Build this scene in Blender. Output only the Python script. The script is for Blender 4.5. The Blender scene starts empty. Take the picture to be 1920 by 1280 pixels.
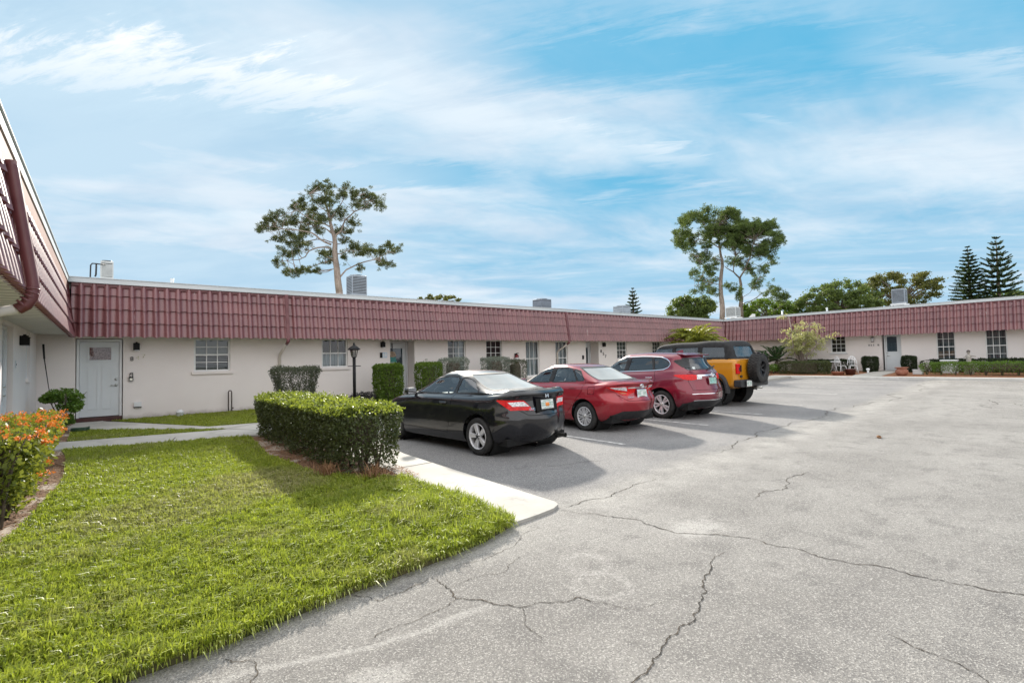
import bpy, bmesh, math, random
import numpy as np
from mathutils import Vector, Matrix, Euler
random.seed(7)
RNG = np.random.default_rng(11)
R = math.radians
scene = bpy.context.scene
COL = scene.collection

# ------------------------------------------------------------------ camera
FPX = 922.1
YAW, PITCH, ROLL = R(39.569), R(2.032), R(-1.341)
CAM = np.array([0, 0, 1.6])
_f = np.array([math.sin(YAW)*math.cos(PITCH), math.cos(YAW)*math.cos(PITCH), math.sin(PITCH)])
_r = np.array([math.cos(YAW), -math.sin(YAW), 0.0])
_u = np.cross(_r, _f)
_r2 = _r*math.cos(ROLL) + _u*math.sin(ROLL)
_u2 = np.cross(_r2, _f)
def ray(px, py): return (px-960)/FPX*_r2 - (py-640)/FPX*_u2 + _f
def at_y(px, py, Y):
    d = ray(px, py); return CAM + d*(Y/d[1])
def at_x(px, py, X):
    d = ray(px, py); return CAM + d*(X/d[0])
cam = bpy.data.cameras.new("camera"); co = bpy.data.objects.new("camera", cam); COL.objects.link(co)
cam.sensor_width = 36; cam.lens = FPX*36/1920; cam.clip_end = 3000; cam.clip_start = 0.05
m = Matrix.Identity(4)
for i in range(3):
    m[i][0] = _r2[i]; m[i][1] = _u2[i]; m[i][2] = -_f[i]; m[i][3] = CAM[i]
co.matrix_world = m
scene.camera = co

# ------------------------------------------------------------------ scene tree helpers
def tag(o, label=None, cat=None, group=None, kind=None):
    if label: o['label'] = label
    if cat: o['category'] = cat
    if group: o['group'] = group
    if kind: o['kind'] = kind
    return o
def thing(name, loc, label, cat, group=None, rz=0.0):
    o = bpy.data.objects.new(name, None); COL.objects.link(o)
    o.empty_display_size = 0.1
    o.location = loc; o.rotation_euler = (0, 0, rz)
    return tag(o, label, cat, group)
KIDS = {}
def link(o, parent=None):
    COL.objects.link(o)
    if parent is not None:
        o.parent = parent; KIDS.setdefault(parent.name, []).append(o)
    return o
def copy_tree(o, parent=None):
    c = o.copy(); link(c, parent)
    for ch in list(KIDS.get(o.name, [])): copy_tree(ch, c)
    return c
def ground_z(x, y):      # parking lot rises a little towards the far wing
    return max(0.0, (x-14)*0.0115)
def lawn_z(x, y): return min(.16, max(.05, .05+(y-3.8)*.0085))

# ------------------------------------------------------------------ mesh builder
class MB:
    def __init__(s): s.v = []; s.f = []; s.mi = []; s.sm = []
    def add(s, vs, fs, mi=0, smooth=False):
        b = len(s.v); s.v.extend([tuple(p) for p in vs])
        for f in fs:
            s.f.append([i+b for i in f]); s.mi.append(mi); s.sm.append(smooth)
        return s
    def box(s, x0, x1, y0, y1, z0, z1, mi=0, bev=0.0, M=None):
        bm = bmesh.new(); bmesh.ops.create_cube(bm, size=1)
        for v in bm.verts:
            v.co = Vector(((x0+x1)/2+v.co.x*(x1-x0), (y0+y1)/2+v.co.y*(y1-y0), (z0+z1)/2+v.co.z*(z1-z0)))
        if bev > 0:
            bmesh.ops.bevel(bm, geom=bm.edges[:], offset=min(bev, .45*min(x1-x0, y1-y0, z1-z0)), segments=2, affect='EDGES', profile=.5)
        return s.bm(bm, mi, False, M)
    def bm(s, bm, mi=0, smooth=False, M=None):
        bm.verts.index_update()
        vs = [(M @ v.co if M else v.co) for v in bm.verts]
        s.add(vs, [[v.index for v in f.verts] for f in bm.faces], mi, smooth); bm.free(); return s
    def tube(s, pts, rad, n=8, mi=0, smooth=True, cap=True):
        P = [Vector(p) for p in pts]; k = len(P)
        rr = rad if hasattr(rad, '__len__') else [rad]*k
        vs = []; ref = None
        for i in range(k):
            t = (P[min(i+1, k-1)]-P[max(i-1, 0)]).normalized()
            if ref is None:
                a = Vector((0, 0, 1)) if abs(t.z) < .9 else Vector((1, 0, 0)); ref = t.cross(a).normalized()
            ref = (ref-t*ref.dot(t)).normalized(); b = t.cross(ref)
            for j in range(n):
                an = 2*math.pi*j/n
                vs.append(P[i]+(ref*math.cos(an)+b*math.sin(an))*rr[i])
        fs = []
        for i in range(k-1):
            for j in range(n):
                j2 = (j+1) % n
                fs.append([i*n+j, i*n+j2, (i+1)*n+j2, (i+1)*n+j])
        if cap: fs += [list(range(n))[::-1], [(k-1)*n+j for j in range(n)]]
        return s.add(vs, fs, mi, smooth)
    def lathe(s, prof, n=24, mi=0, smooth=True, M=None):      # profile (r, z) about Z
        vs = []; fs = []
        for r, z in prof:
            for j in range(n):
                a = 2*math.pi*j/n; p = Vector((r*math.cos(a), r*math.sin(a), z)); vs.append(M @ p if M else p)
        for i in range(len(prof)-1):
            for j in range(n):
                j2 = (j+1) % n; fs.append([i*n+j, i*n+j2, (i+1)*n+j2, (i+1)*n+j])
        return s.add(vs, fs, mi, smooth)
    def prism(s, poly, z0, z1, mi=0, M=None, smooth=False):   # xy polygon extruded in z
        n = len(poly)
        vs = [Vector((p[0], p[1], z0)) for p in poly]+[Vector((p[0], p[1], z1)) for p in poly]
        if M: vs = [M @ v for v in vs]
        fs = [list(range(n))[::-1], [n+i for i in range(n)]]+[[i, (i+1) % n, n+(i+1) % n, n+i] for i in range(n)]
        return s.add(vs, fs, mi, smooth)
    def build(s, name, mats, parent=None):
        me = bpy.data.meshes.new(name)
        me.from_pydata(s.v, [], s.f)
        for mm in (mats if isinstance(mats, (list, tuple)) else [mats]): me.materials.append(mm)
        me.polygons.foreach_set('material_index', s.mi)
        me.polygons.foreach_set('use_smooth', s.sm)
        me.update()
        return link(bpy.data.objects.new(name, me), parent)
def quads_mesh(name, V, mats, parent=None, n=4, mi=None):     # V: (N, n, 3) loose polygons
    V = np.asarray(V, dtype=np.float32); N = V.shape[0]
    me = bpy.data.meshes.new(name)
    me.vertices.add(N*n); me.vertices.foreach_set('co', V.reshape(-1))
    me.loops.add(N*n); me.loops.foreach_set('vertex_index', np.arange(N*n, dtype=np.int32))
    me.polygons.add(N); me.polygons.foreach_set('loop_start', np.arange(0, N*n, n, dtype=np.int32))
    for mm in (mats if isinstance(mats, (list, tuple)) else [mats]): me.materials.append(mm)
    if mi is not None: me.polygons.foreach_set('material_index', np.asarray(mi, dtype=np.int32))
    me.update(calc_edges=True)
    return link(bpy.data.objects.new(name, me), parent)

# ------------------------------------------------------------------ materials
class NT:
    def __init__(s, nt): s.nt = nt; s.L = nt.links
    def n(s, t, **kw):
        nd = s.nt.nodes.new(t)
        for k, v in kw.items():
            if k.startswith('_'): setattr(nd, k[1:], v)
            else:
                key = int(k[1:]) if k[0] == 'i' and k[1:].isdigit() else k.replace('__', ' ')
                if hasattr(v, 'is_output'): s.L.new(v, nd.inputs[key])
                else: nd.inputs[key].default_value = v
        return nd
    def math(s, op, a, b=0.0, c=0.0, clamp=False):
        nd = s.nt.nodes.new('ShaderNodeMath'); nd.operation = op; nd.use_clamp = clamp
        for i, v in enumerate((a, b, c)):
            if hasattr(v, 'is_output'): s.L.new(v, nd.inputs[i])
            else: nd.inputs[i].default_value = v
        return nd.outputs[0]
    def sstep(s, x, lo, hi):
        nd = s.nt.nodes.new('ShaderNodeMapRange'); nd.interpolation_type = 'SMOOTHSTEP'
        s.L.new(x, nd.inputs[0]); nd.inputs[1].default_value = lo; nd.inputs[2].default_value = hi
        return nd.outputs[0]
    def mix(s, fac, a, b):
        nd = s.nt.nodes.new('ShaderNodeMix'); nd.data_type = 'RGBA'
        for i, v in ((0, fac), (6, a), (7, b)):
            if hasattr(v, 'is_output'): s.L.new(v, nd.inputs[i])
            else: nd.inputs[i].default_value = v if i == 0 else (*v, 1)
        return nd.outputs[2]
    def noise(s, vec, scale, detail=4, rough=.55):
        nd = s.n('ShaderNodeTexNoise', Scale=scale, Detail=detail, Roughness=rough)
        if vec is not None: s.L.new(vec, nd.inputs['Vector'])
        return nd.outputs['Fac']
    def pos(s): return s.n('ShaderNodeNewGeometry').outputs['Position']
    def vscale(s, vec, sc):
        nd = s.n('ShaderNodeMapping', Scale=sc); s.L.new(vec, nd.inputs[0]); return nd.outputs[0]
    def bump(s, h, strength, dist=.01):
        return s.n('ShaderNodeBump', Strength=strength, Distance=dist, Height=h).outputs[0]
MATS = {}
def new_mat(name):
    mt = bpy.data.materials.new(name); mt.use_nodes = True
    N = NT(mt.node_tree); b = mt.node_tree.nodes['Principled BSDF']; MATS[name] = mt
    return mt, N, b
def mat(name, col, rough=.6, col2=None, nscale=3.0, lo=.35, hi=.65, metal=0.0, coat=0.0, bump=None, spec=.5, nsc=None):
    """plain surface with optional two-tone noise and bump=(scale, strength)"""
    mt, N, b = new_mat(name)
    b.inputs['Base Color'].default_value = (*col, 1); b.inputs['Roughness'].default_value = rough
    b.inputs['Metallic'].default_value = metal; b.inputs['Coat Weight'].default_value = coat
    b.inputs['Coat Roughness'].default_value = .04; b.inputs['Specular IOR Level'].default_value = spec
    if col2 is not None:
        p = N.pos()
        if nsc: p = N.vscale(p, nsc)
        f = N.sstep(N.noise(p, nscale), lo, hi); N.L.new(N.mix(f, col, col2), b.inputs['Base Color'])
    if bump:
        N.L.new(N.bump(N.noise(N.pos(), bump[0], 3), bump[1]), b.inputs['Normal'])
    return mt
def leaf_mat(name, c1, c2, trans=.35, rough=.5, nscale=6.0, spec=.3):
    mt, N, b = new_mat(name)
    g = N.n('ShaderNodeNewGeometry')
    rnd = g.outputs['Random Per Island']
    f = N.math('MULTIPLY', N.math('ADD', rnd, N.noise(g.outputs['Position'], nscale, 2)), .55, clamp=True)
    col = N.mix(f, c1, c2)
    N.L.new(col, b.inputs['Base Color']); b.inputs['Roughness'].default_value = rough
    b.inputs['Specular IOR Level'].default_value = spec
    tr = N.n('ShaderNodeBsdfTranslucent'); 
    N.L.new(N.mix(.35, col, (min(1, c2[0]*2.2), min(1, c2[1]*1.9), c2[2]*.6)), tr.inputs[0])
    mx = N.n('ShaderNodeMixShader', Fac=trans)
    N.L.new(b.outputs[0], mx.inputs[1]); N.L.new(tr.outputs[0], mx.inputs[2])
    N.L.new(mx.outputs[0], mt.node_tree.nodes['Material Output'].inputs[0])
    return mt

# ------------------------------------------------------------------ sun and sky
SUN_EL, SUN_AZ = R(27), R(29)           # azimuth from +Y towards +X
sun = bpy.data.lights.new("sun", 'SUN'); so = bpy.data.objects.new("sun", sun); COL.objects.link(so)
sun.energy = 3.7; sun.angle = R(2.4); sun.color = (1.0, .93, .82)
sd = Vector((math.sin(SUN_AZ)*math.cos(SUN_EL), math.cos(SUN_AZ)*math.cos(SUN_EL), math.sin(SUN_EL)))
so.rotation_euler = sd.to_track_quat('Z', 'Y').to_euler()
w = bpy.data.worlds.new("World"); scene.world = w; w.use_nodes = True
N = NT(w.node_tree); bg = w.node_tree.nodes['Background']
sky = N.n('ShaderNodeTexSky'); sky.sky_type = 'NISHITA'; sky.sun_disc = False
sky.sun_elevation = SUN_EL; sky.sun_rotation = SUN_AZ
sky.air_density = 1.0; sky.dust_density = .1; sky.ozone_density = 2.2
d = N.n('ShaderNodeTexCoord').outputs['Generated']
sx = N.n('ShaderNodeSeparateXYZ', Vector=d)
zz = N.math('ADD', N.math('MAXIMUM', sx.outputs[2], 0.0), .10)
# the cloud deck seen from below: coordinates on a flat layer, turned so that U runs along the streaks
ca, sa = math.cos(R(39.57)), math.sin(R(39.57))
uu = N.math('DIVIDE', N.math('SUBTRACT', N.math('MULTIPLY', sx.outputs[0], ca), N.math('MULTIPLY', sx.outputs[1], sa)), zz)
vv = N.math('DIVIDE', N.math('ADD', N.math('MULTIPLY', sx.outputs[0], sa), N.math('MULTIPLY', sx.outputs[1], ca)), zz)
def lay(rot, su, sv, ou=0.0, ov=0.0):
    c, s_ = math.cos(R(rot)), math.sin(R(rot))
    a = N.math('ADD', N.math('MULTIPLY', uu, c*su), N.math('MULTIPLY_ADD', vv, s_*su, ou))
    b = N.math('ADD', N.math('MULTIPLY', uu, -s_*sv), N.math('MULTIPLY_ADD', vv, c*sv, ov))
    return N.n('ShaderNodeCombineXYZ', X=a, Y=b).outputs[0]
def warp(vec, amt, scale):
    nz = N.n('ShaderNodeTexNoise', Scale=scale, Detail=3.0); N.L.new(vec, nz.inputs['Vector'])
    q = N.n('ShaderNodeVectorMath'); q.operation = 'MULTIPLY_ADD'
    N.L.new(nz.outputs['Color'], q.inputs[0]); q.inputs[1].default_value = (amt, amt, 0); N.L.new(vec, q.inputs[2])
    return q.outputs[0]
veil = N.sstep(N.noise(warp(lay(25, .55, .9, 3.1, 1.7), .5, 1.2), 1.0, 6, .6), .33, .68)
streak = N.sstep(N.noise(warp(lay(-14, .50, 1.9, 5.2, .3), .40, 1.6), 1.3, 8, .66), .44, .74)
wisps = N.sstep(N.noise(warp(lay(-6, .8, 3.4, 8.2, 2.3), .45, 2.0), 1.7, 8, .68), .48, .78)
fray = N.noise(warp(lay(-16, .9, 4.2, 1.2, 6.1), .35, 2.2), 2.0, 9, .7)
def cirrus(u0, v0, u1, v1, half, amp=1.0):
    """a drawn-out cirrus band between two points of the cloud layer, frayed by noise"""
    ln = math.hypot(u1-u0, v1-v0); tu, tv = (u1-u0)/ln, (v1-v0)/ln
    du, dv = N.math('SUBTRACT', uu, u0), N.math('SUBTRACT', vv, v0)
    al = N.math('ADD', N.math('MULTIPLY', du, tu), N.math('MULTIPLY', dv, tv)); ac = N.math('SUBTRACT', N.math('MULTIPLY', dv, tu), N.math('MULTIPLY', du, tv))
    ac = N.math('ABSOLUTE', N.math('ADD', ac, N.math('MULTIPLY', N.math('SUBTRACT', fray, .5), half*3.0)))
    b_ = N.math('SUBTRACT', 1.0, N.sstep(ac, 0.0, half*1.15))
    b_ = N.math('MULTIPLY', b_, N.math('MULTIPLY', N.sstep(al, -.3, .25), N.math('SUBTRACT', 1.0, N.sstep(al, ln-.3, ln+.35))))
    return N.math('MULTIPLY', N.math('MULTIPLY', b_, N.math('MULTIPLY_ADD', fray, 1.3, .25)), amp, clamp=True)
def mx(*a):
    r = a[0]
    for q in a[1:]: r = N.math('MAXIMUM', r, q)
    return r
band = mx(cirrus(-1.6, 1.14, -.25, 1.56, .30, .95), cirrus(-.75, 1.42, .85, 1.97, .17, .72), cirrus(-.68, 1.97, .35, 2.56, .10, .5), cirrus(-1.8, 2.28, -1.15, 2.38, .09, .5),
          cirrus(-.85, 2.62, -.35, 2.80, .08, .5), cirrus(.95, 1.95, 2.3, 2.05, .30, .55), cirrus(.75, 1.62, 1.3, 1.78, .05, .5), cirrus(1.0, 1.30, 1.9, 1.55, .16, .5))
gaps = (cirrus(.0, 1.33, 1.15, 1.36, .20, 1.3), cirrus(-.95, 2.0, -.1, 2.08, .14, 1.2), cirrus(.25, 2.15, .8, 2.25, .14, 1.1), cirrus(1.2, 1.05, 1.6, 1.2, .14, 1.2))
blue_gap = N.math('SUBTRACT', 1.0, N.math('MULTIPLY', mx(*gaps), .75))
cov = N.math('MULTIPLY', mx(N.math('MULTIPLY_ADD', veil, .66, .16), N.math('MULTIPLY', streak, .70), N.math('MULTIPLY', wisps, .55)), blue_gap)
left = N.math('MULTIPLY', N.sstep(N.math('MULTIPLY', uu, -1.0), -.45, .95), .58)
cov = mx(cov, left, band)
hz = N.math('SUBTRACT', 1.0, N.sstep(sx.outputs[2], .02, .42))
cov = N.math('MAXIMUM', cov, N.math('MULTIPLY', hz, N.math('MULTIPLY_ADD', mx(streak, wisps), .42, .50)), clamp=True)
tint = N.n('ShaderNodeMix'); tint.data_type = 'RGBA'; tint.blend_type = 'MULTIPLY'
tint.inputs[0].default_value = 1.0; N.L.new(sky.outputs[0], tint.inputs[6]); tint.inputs[7].default_value = (.60, 1.42, 1.48, 1)
capv = N.n('ShaderNodeVectorMath'); capv.operation = 'MINIMUM'; N.L.new(tint.outputs[2], capv.inputs[0]); capv.inputs[1].default_value = (.54, 2.60, 4.1)
shade = N.noise(lay(-10, .7, 1.5, 9.0, 4.0), 1.2, 6)
cloudc = N.mix(N.sstep(shade, .36, .62), (3.95, 4.4, 4.95), (4.85, 5.1, 5.4))
cloudc = N.mix(band, cloudc, (5.3, 5.55, 5.75))
skyc = N.mix(cov, capv.outputs[0], cloudc)
# fill light added to the unseen sky: white glow overhead and behind the viewer
over = N.sstep(N.math('ADD', sx.outputs[2], N.math('MULTIPLY', N.math('SUBTRACT', veil, .5), .10)), .64, .80)
skyc = N.mix(over, skyc, (10.0, 10.2, 10.4))
fwd = N.math('ADD', N.math('MULTIPLY', sx.outputs[0], sa), N.math('MULTIPLY', sx.outputs[1], ca))
back = N.math('MULTIPLY', N.sstep(N.math('MULTIPLY', fwd, -1.0), -.05, .35), N.math('MULTIPLY_ADD', veil, .3, .7))
skyc = N.mix(back, skyc, (9.6, 9.5, 9.5))
N.L.new(skyc, bg.inputs[0])
bg.inputs[1].default_value = .10
scene.view_settings.view_transform = 'Standard'; scene.view_settings.look = 'None'
scene.view_settings.exposure = .93; scene.view_settings.gamma = 1
scene.cycles.max_bounces = 8; scene.cycles.transparent_max_bounces = 12
scene.cycles.use_denoising = True
# ------------------------------------------------------------------ ground materials
def mat_asphalt():
    mt, N, b = new_mat('asphalt')
    p = N.pos(); s = N.n('ShaderNodeSeparateXYZ', Vector=p); X, Y = s.outputs[0], s.outputs[1]
    big = N.noise(p, .55, 6, .6); mid = N.noise(p, 3.0, 5, .6)
    # seam between the parking bay and the drive
    d = N.math('ADD', N.math('SUBTRACT', Y, N.math('MULTIPLY_ADD', X, .05, 3.62)), N.math('MULTIPLY', N.math('SUBTRACT', mid, .5), .5))
    bay = N.sstep(d, -.02, .5)
    drive = N.mix(N.sstep(big, .32, .68), (.195, .186, .174), (.280, .269, .252))
    drive = N.mix(N.math('MULTIPLY', N.sstep(mid, .48, .68), .7), drive, (.150, .143, .136))
    bayc = N.mix(N.sstep(big, .35, .65), (.175, .172, .173), (.23, .225, .222))
    bayc = N.mix(N.sstep(mid, .55, .75), bayc, (.165, .162, .165))
    col = N.mix(bay, drive, bayc)
    # pale dried-silt wash on the drive side of the seam
    wash = N.math('MULTIPLY', N.math('SUBTRACT', 1.0, N.sstep(N.math('ABSOLUTE', N.math('ADD', d, .18)), .05, .62)), N.sstep(N.noise(p, 1.3, 6, .65), .32, .70))
    col = N.mix(N.math('MULTIPLY', wash, .62), col, (.43, .415, .385))
    # two chalky rings and pale scuffs
    def dist2(cx, cy, kx=1.0, ky=1.0):
        a = N.math('MULTIPLY', N.math('SUBTRACT', X, cx), kx); c = N.math('MULTIPLY', N.math('SUBTRACT', Y, cy), ky)
        return N.math('SQRT', N.math('ADD', N.math('MULTIPLY', a, a), N.math('MULTIPLY', c, c)))
    fine = N.noise(p, 14, 4, .7)
    for cx, cy, r in ((2.88, 2.66, .17), (2.69, 2.33, .19)):
        ring = N.math('SUBTRACT', 1.0, N.sstep(N.math('ABSOLUTE', N.math('SUBTRACT', dist2(cx, cy), r)), .012, .06))
        col = N.mix(N.math('MULTIPLY', N.math('MULTIPLY', ring, .50), N.sstep(N.noise(p, 22, 5, .8), .40, .62)), col, (.46, .44, .42))
    for cx, cy, kx, ky in ((1.05, 2.42, 3.2, 6.5), (4.25, 2.5, 2.6, 4.5)):
        bl = N.math('SUBTRACT', 1.0, N.sstep(N.math('ADD', dist2(cx, cy, kx, ky), N.math('MULTIPLY', N.math('SUBTRACT', mid, .5), 1.6)), .5, 1.0))
        col = N.mix(N.math('MULTIPLY', bl, .5), col, (.47, .455, .43))
    tr = N.math('SUBTRACT', 1.0, N.sstep(N.math('ABSOLUTE', N.math('ADD', N.math('SUBTRACT', Y, N.math('MULTIPLY_ADD', X, -.18, 2.98)), N.math('MULTIPLY', N.math('SUBTRACT', N.noise(p, 1.1, 2), .5), .5))), .01, .05))
    tr = N.math('MULTIPLY', tr, N.math('SUBTRACT', 1.0, N.sstep(X, 1.7, 2.2)))
    col = N.mix(N.math('MULTIPLY', tr, .45), col, (.47, .455, .43))
    for ty in (.9, 2.35, -.6):
        t2 = N.math('SUBTRACT', 1.0, N.sstep(N.math('ABSOLUTE', N.math('ADD', N.math('SUBTRACT', Y, ty), N.math('MULTIPLY', N.math('SUBTRACT', big, .5), 1.2))), .05, .45))
        col = N.mix(N.math('MULTIPLY', N.math('MULTIPLY', t2, N.sstep(N.noise(N.vscale(p, (.25, 2, 1)), 2.0, 4), .45, .7)), .35), col, (.19, .182, .172))
    # oil drips where cars stand
    for cx, cy in ((5.6, 9.2), (8.9, 9.4), (11.9, 9.3), (17.6, 8.9), (8.9, 5.7)):
        bl = N.math('SUBTRACT', 1.0, N.sstep(N.math('ADD', dist2(cx, cy), N.math('MULTIPLY', N.math('SUBTRACT', mid, .5), .7)), .15, .6))
        col = N.mix(N.math('MULTIPLY', bl, .4), col, (.09, .088, .09))
    # aggregate
    vo = N.n('ShaderNodeTexVoronoi', Scale=140.0); N.L.new(p, vo.inputs['Vector'])
    vo2 = N.n('ShaderNodeTexVoronoi', Scale=110.0); N.L.new(p, vo2.inputs['Vector'])
    vc = N.n('ShaderNodeSeparateXYZ', Vector=vo.outputs['Color']).outputs[0]
    vc2 = N.n('ShaderNodeSeparateXYZ', Vector=vo2.outputs['Color']).outputs[1]
    col = N.mix(N.math('MULTIPLY', N.sstep(vc, .66, .95), .46), col, (.60, .58, .54))
    col = N.mix(N.math('MULTIPLY', N.sstep(vc2, .66, .90), .50), col, (.105, .10, .10))
    gr = N.noise(p, 105, 3, .8)
    col = N.mix(N.math('MULTIPLY', N.sstep(gr, .52, .70), .52), col, (.11, .105, .105))
    N.L.new(col, b.inputs['Base Color']); b.inputs['Roughness'].default_value = .88
    b.inputs['Specular IOR Level'].default_value = .3
    h = N.math('ADD', N.math('MULTIPLY', vo.outputs['Distance'], .6), N.math('ADD', gr, N.math('MULTIPLY', mid, 1.2)))
    N.L.new(N.bump(h, .55, .012), b.inputs['Normal'])
    return mt
M_ASPH = mat_asphalt()
def mat_concrete(name, c1, c2):
    mt, N, b = new_mat(name); p = N.pos()
    col = N.mix(N.sstep(N.noise(p, .9, 6, .6), .35, .68), c1, c2)
    col = N.mix(N.math('MULTIPLY', N.sstep(N.noise(p, 3.2, 6, .7), .50, .72), .65), col, tuple(k*.68 for k in c1))
    col = N.mix(N.math('MULTIPLY', N.sstep(N.noise(p, 70, 2, .7), .58, .72), .25), col, tuple(k*.6 for k in c1))
    N.L.new(col, b.inputs['Base Color']); b.inputs['Roughness'].default_value = .85
    N.L.new(N.bump(N.noise(p, 45, 4, .7), .25, .008), b.inputs['Normal'])
    return mt
M_CONC = mat_concrete('concrete', (.35, .335, .305), (.45, .435, .40))
M_KERB = mat_concrete('pale_kerb', (.56, .545, .51), (.66, .645, .61))
M_CRACK = mat('crack_filler', (.022, .02, .018), .95, (.07, .055, .04), 6)
M_LINE = mat('worn_line_paint', (.55, .54, .52), .8, (.30, .29, .28), 9, .42, .62, bump=(60, .3))
M_SOIL = mat('lawn_soil', (.035, .045, .012), .95, (.10, .085, .04), 2.2, bump=(30, .5))
def mat_bed():
    mt, N, b = new_mat('mulch'); p = N.pos()
    col = N.mix(N.sstep(N.noise(p, 28, 5, .7), .40, .62), (.11, .055, .03), (.26, .15, .085))
    sand = N.sstep(N.noise(N.vscale(p, (1, .8, 1)), 1.9, 5, .6), .50, .60)
    col = N.mix(N.math('MULTIPLY', sand, .85), col, (.50, .43, .36))
    N.L.new(col, b.inputs['Base Color']); b.inputs['Roughness'].default_value = .95
    N.L.new(N.bump(N.noise(p, 40, 5, .75), .8, .02), b.inputs['Normal'])
    return mt
M_BED = mat_bed()
M_MULCH2 = mat('pine_straw', (.20, .085, .04), .95, (.30, .14, .065), 9, bump=(40, .7))
M_EARTH = mat('far_ground', (.07, .09, .03), .95, (.12, .11, .06), .2)

# ------------------------------------------------------------------ ground, lot, paths
gm = MB(); gm.add([(-500, -500, -.12), (700, -500, -.12), (700, 700, -.12), (-500, 700, -.12)], [[0, 1, 2, 3]])
tag(gm.build('ground', M_EARTH), kind='structure')
def zpoly(poly, zf, name, m, thick=0.0, off=0.0, grid=None):
    """a flat sheet or slab over a polygon, its top following zf"""
    bm = bmesh.new()
    vs = [bm.verts.new((x, y, zf(x, y)+off)) for x, y in poly]
    f = bm.faces.new(vs)
    if f.normal.z < 0 or sum((poly[i][0]-poly[i-1][0])*(poly[i][1]+poly[i-1][1]) for i in range(len(poly))) > 0:
        bmesh.ops.reverse_faces(bm, faces=[f])
    for c0, no in (((0, 3.8, 0), (0, 1, 0)), ((0, 16.74, 0), (0, 1, 0)), ((14, 0, 0), (1, 0, 0))):
        bmesh.ops.bisect_plane(bm, geom=bm.faces[:]+bm.edges[:]+bm.verts[:], dist=1e-6, plane_co=c0, plane_no=no)
    for v in bm.verts: v.co.z = zf(v.co.x, v.co.y)+off
    bmesh.ops.triangulate(bm, faces=bm.faces[:])
    if thick:
        r = bmesh.ops.extrude_face_region(bm, geom=bm.faces[:])
        top = [v for v in r['geom'] if isinstance(v, bmesh.types.BMVert)]
        for v in bm.verts:
            if v not in top: v.co.z -= thick
        bmesh.ops.recalc_face_normals(bm, faces=bm.faces[:])
    mb = MB().bm(bm)
    return mb.build(name, m)
lm = MB(); xs = [-25, -8, 0, 5, 10, 14, 18, 22, 26, 30, 34]; ys = [-30, -12, -4, 0, 4, 8, 12]
vs = [(x, y, ground_z(x, y)) for y in ys for x in xs]
fs = [[j*len(xs)+i, j*len(xs)+i+1, (j+1)*len(xs)+i+1, (j+1)*len(xs)+i] for j in range(len(ys)-1) for i in range(len(xs)-1)]
lm.add(vs, fs, 0, True)
# cracks are cut into the lot's own surface: thin jagged dark strips
def crack(mb, pts, w0=.012, seed=1, z=.004):
    rg = random.Random(seed); P = [Vector((x, y)) for x, y in pts]
    for it in range(4):
        Q = []
        for a, b2 in zip(P, P[1:]):
            dd = b2-a; nn = Vector((-dd.y, dd.x)); Q += [a, (a+b2)/2+nn*rg.uniform(-.16, .16)]
        P = Q+[P[-1]]
    n = len(P); vs = []
    for i in range(n):
        t = (P[min(i+1, n-1)]-P[max(i-1, 0)]); t = t.normalized() if t.length else Vector((1, 0)); nn = Vector((-t.y, t.x))
        k = .68*w0*rg.uniform(.25, 1.3)*(1 if .06 < i/n < .94 else .4)
        for s_ in (-.5, .5):
            q = P[i]+nn*k*s_; vs.append((q.x, q.y, ground_z(q.x, q.y)+z))
    mb.add(vs, [[2*i, 2*i+1, 2*i+3, 2*i+2] for i in range(n-1)], 1)
CR = [([(3.71, 3.72), (3.88, 3.32), (4.02, 2.97), (3.96, 2.53), (4.14, 2.32), (4.32, 1.98), (4.35, 1.66), (4.34, 1.36), (4.43, .98), (4.48, .71), (4.58, .41), (4.7, -.3)], .015),
      ([(3.87, 2.04), (3.41, 1.92), (3.13, 1.79), (2.89, 1.71), (2.73, 1.65), (2.52, 1.65), (2.33, 1.61), (2.24, 1.6), (2.08, 1.56), (1.6, 1.4)], .014),
      ([(1.86, 3.25), (1.86, 3.05), (1.82, 2.86), (1.88, 2.79), (1.96, 2.63), (2.08, 2.47), (2.24, 2.4), (2.43, 2.33), (2.49, 2.17)], .013),
      ([(1.30, 3.40), (1.43, 3.17), (1.62, 3.19), (1.86, 3.25)], .009),
      ([(3.42, .87), (3.36, .65), (3.35, .55), (3.28, .44), (3.1, -.2)], .009),
      ([(7.26, 2.62), (6.48, 2.56), (5.96, 2.56), (5.51, 2.54)], .018),
      ([(5.53, 3.82), (4.91, 3.77), (4.33, 3.70), (3.8, 3.75)], .016),
      ([(1.82, 2.86), (1.69, 2.81), (1.52, 2.79), (1.31, 2.81), (1.17, 2.78)], .008),
      ([(5.0, 5.45), (5.2, 5.25), (5.5, 5.2), (5.9, 5.0)], .014), ([(4.4, 5.6), (4.8, 5.55), (5.0, 5.45)], .011),
      ([(7.2, 4.2), (9.2, 4.35), (10.8, 4.55), (13.5, 4.5), (16.2, 4.62), (20.5, 4.85), (25.7, 5.04), (30, 5.3)], .030),
      ([(10.6, 4.14), (10.8, 3.2), (10.9, 2.74), (11.1, 2.2), (11.31, 1.68), (11.4, .2)], .014),
      ([(17.5, 1.9), (18.4, 2.2), (19.5, 2.1), (20.2, 2.3)], .035), ([(19.5, 2.1), (19.2, 1.7), (18.6, 1.5)], .035),
      ([(7.35, .25), (7.9, .15), (8.3, .22)], .016), ([(2.5, 2.2), (2.62, 1.95), (2.8, 1.9)], .006), ([(2.08, 2.47), (1.95, 2.3), (1.9, 2.1)], .006),
      ([(1.9, 3.0), (2.3, 2.95), (2.6, 3.1)], .006), ([(2.1, 3.3), (2.6, 3.3), (3.2, 3.5)], .006), ([(.5, 3.15), (.62, 2.9), (.55, 2.6)], .010)]
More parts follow.
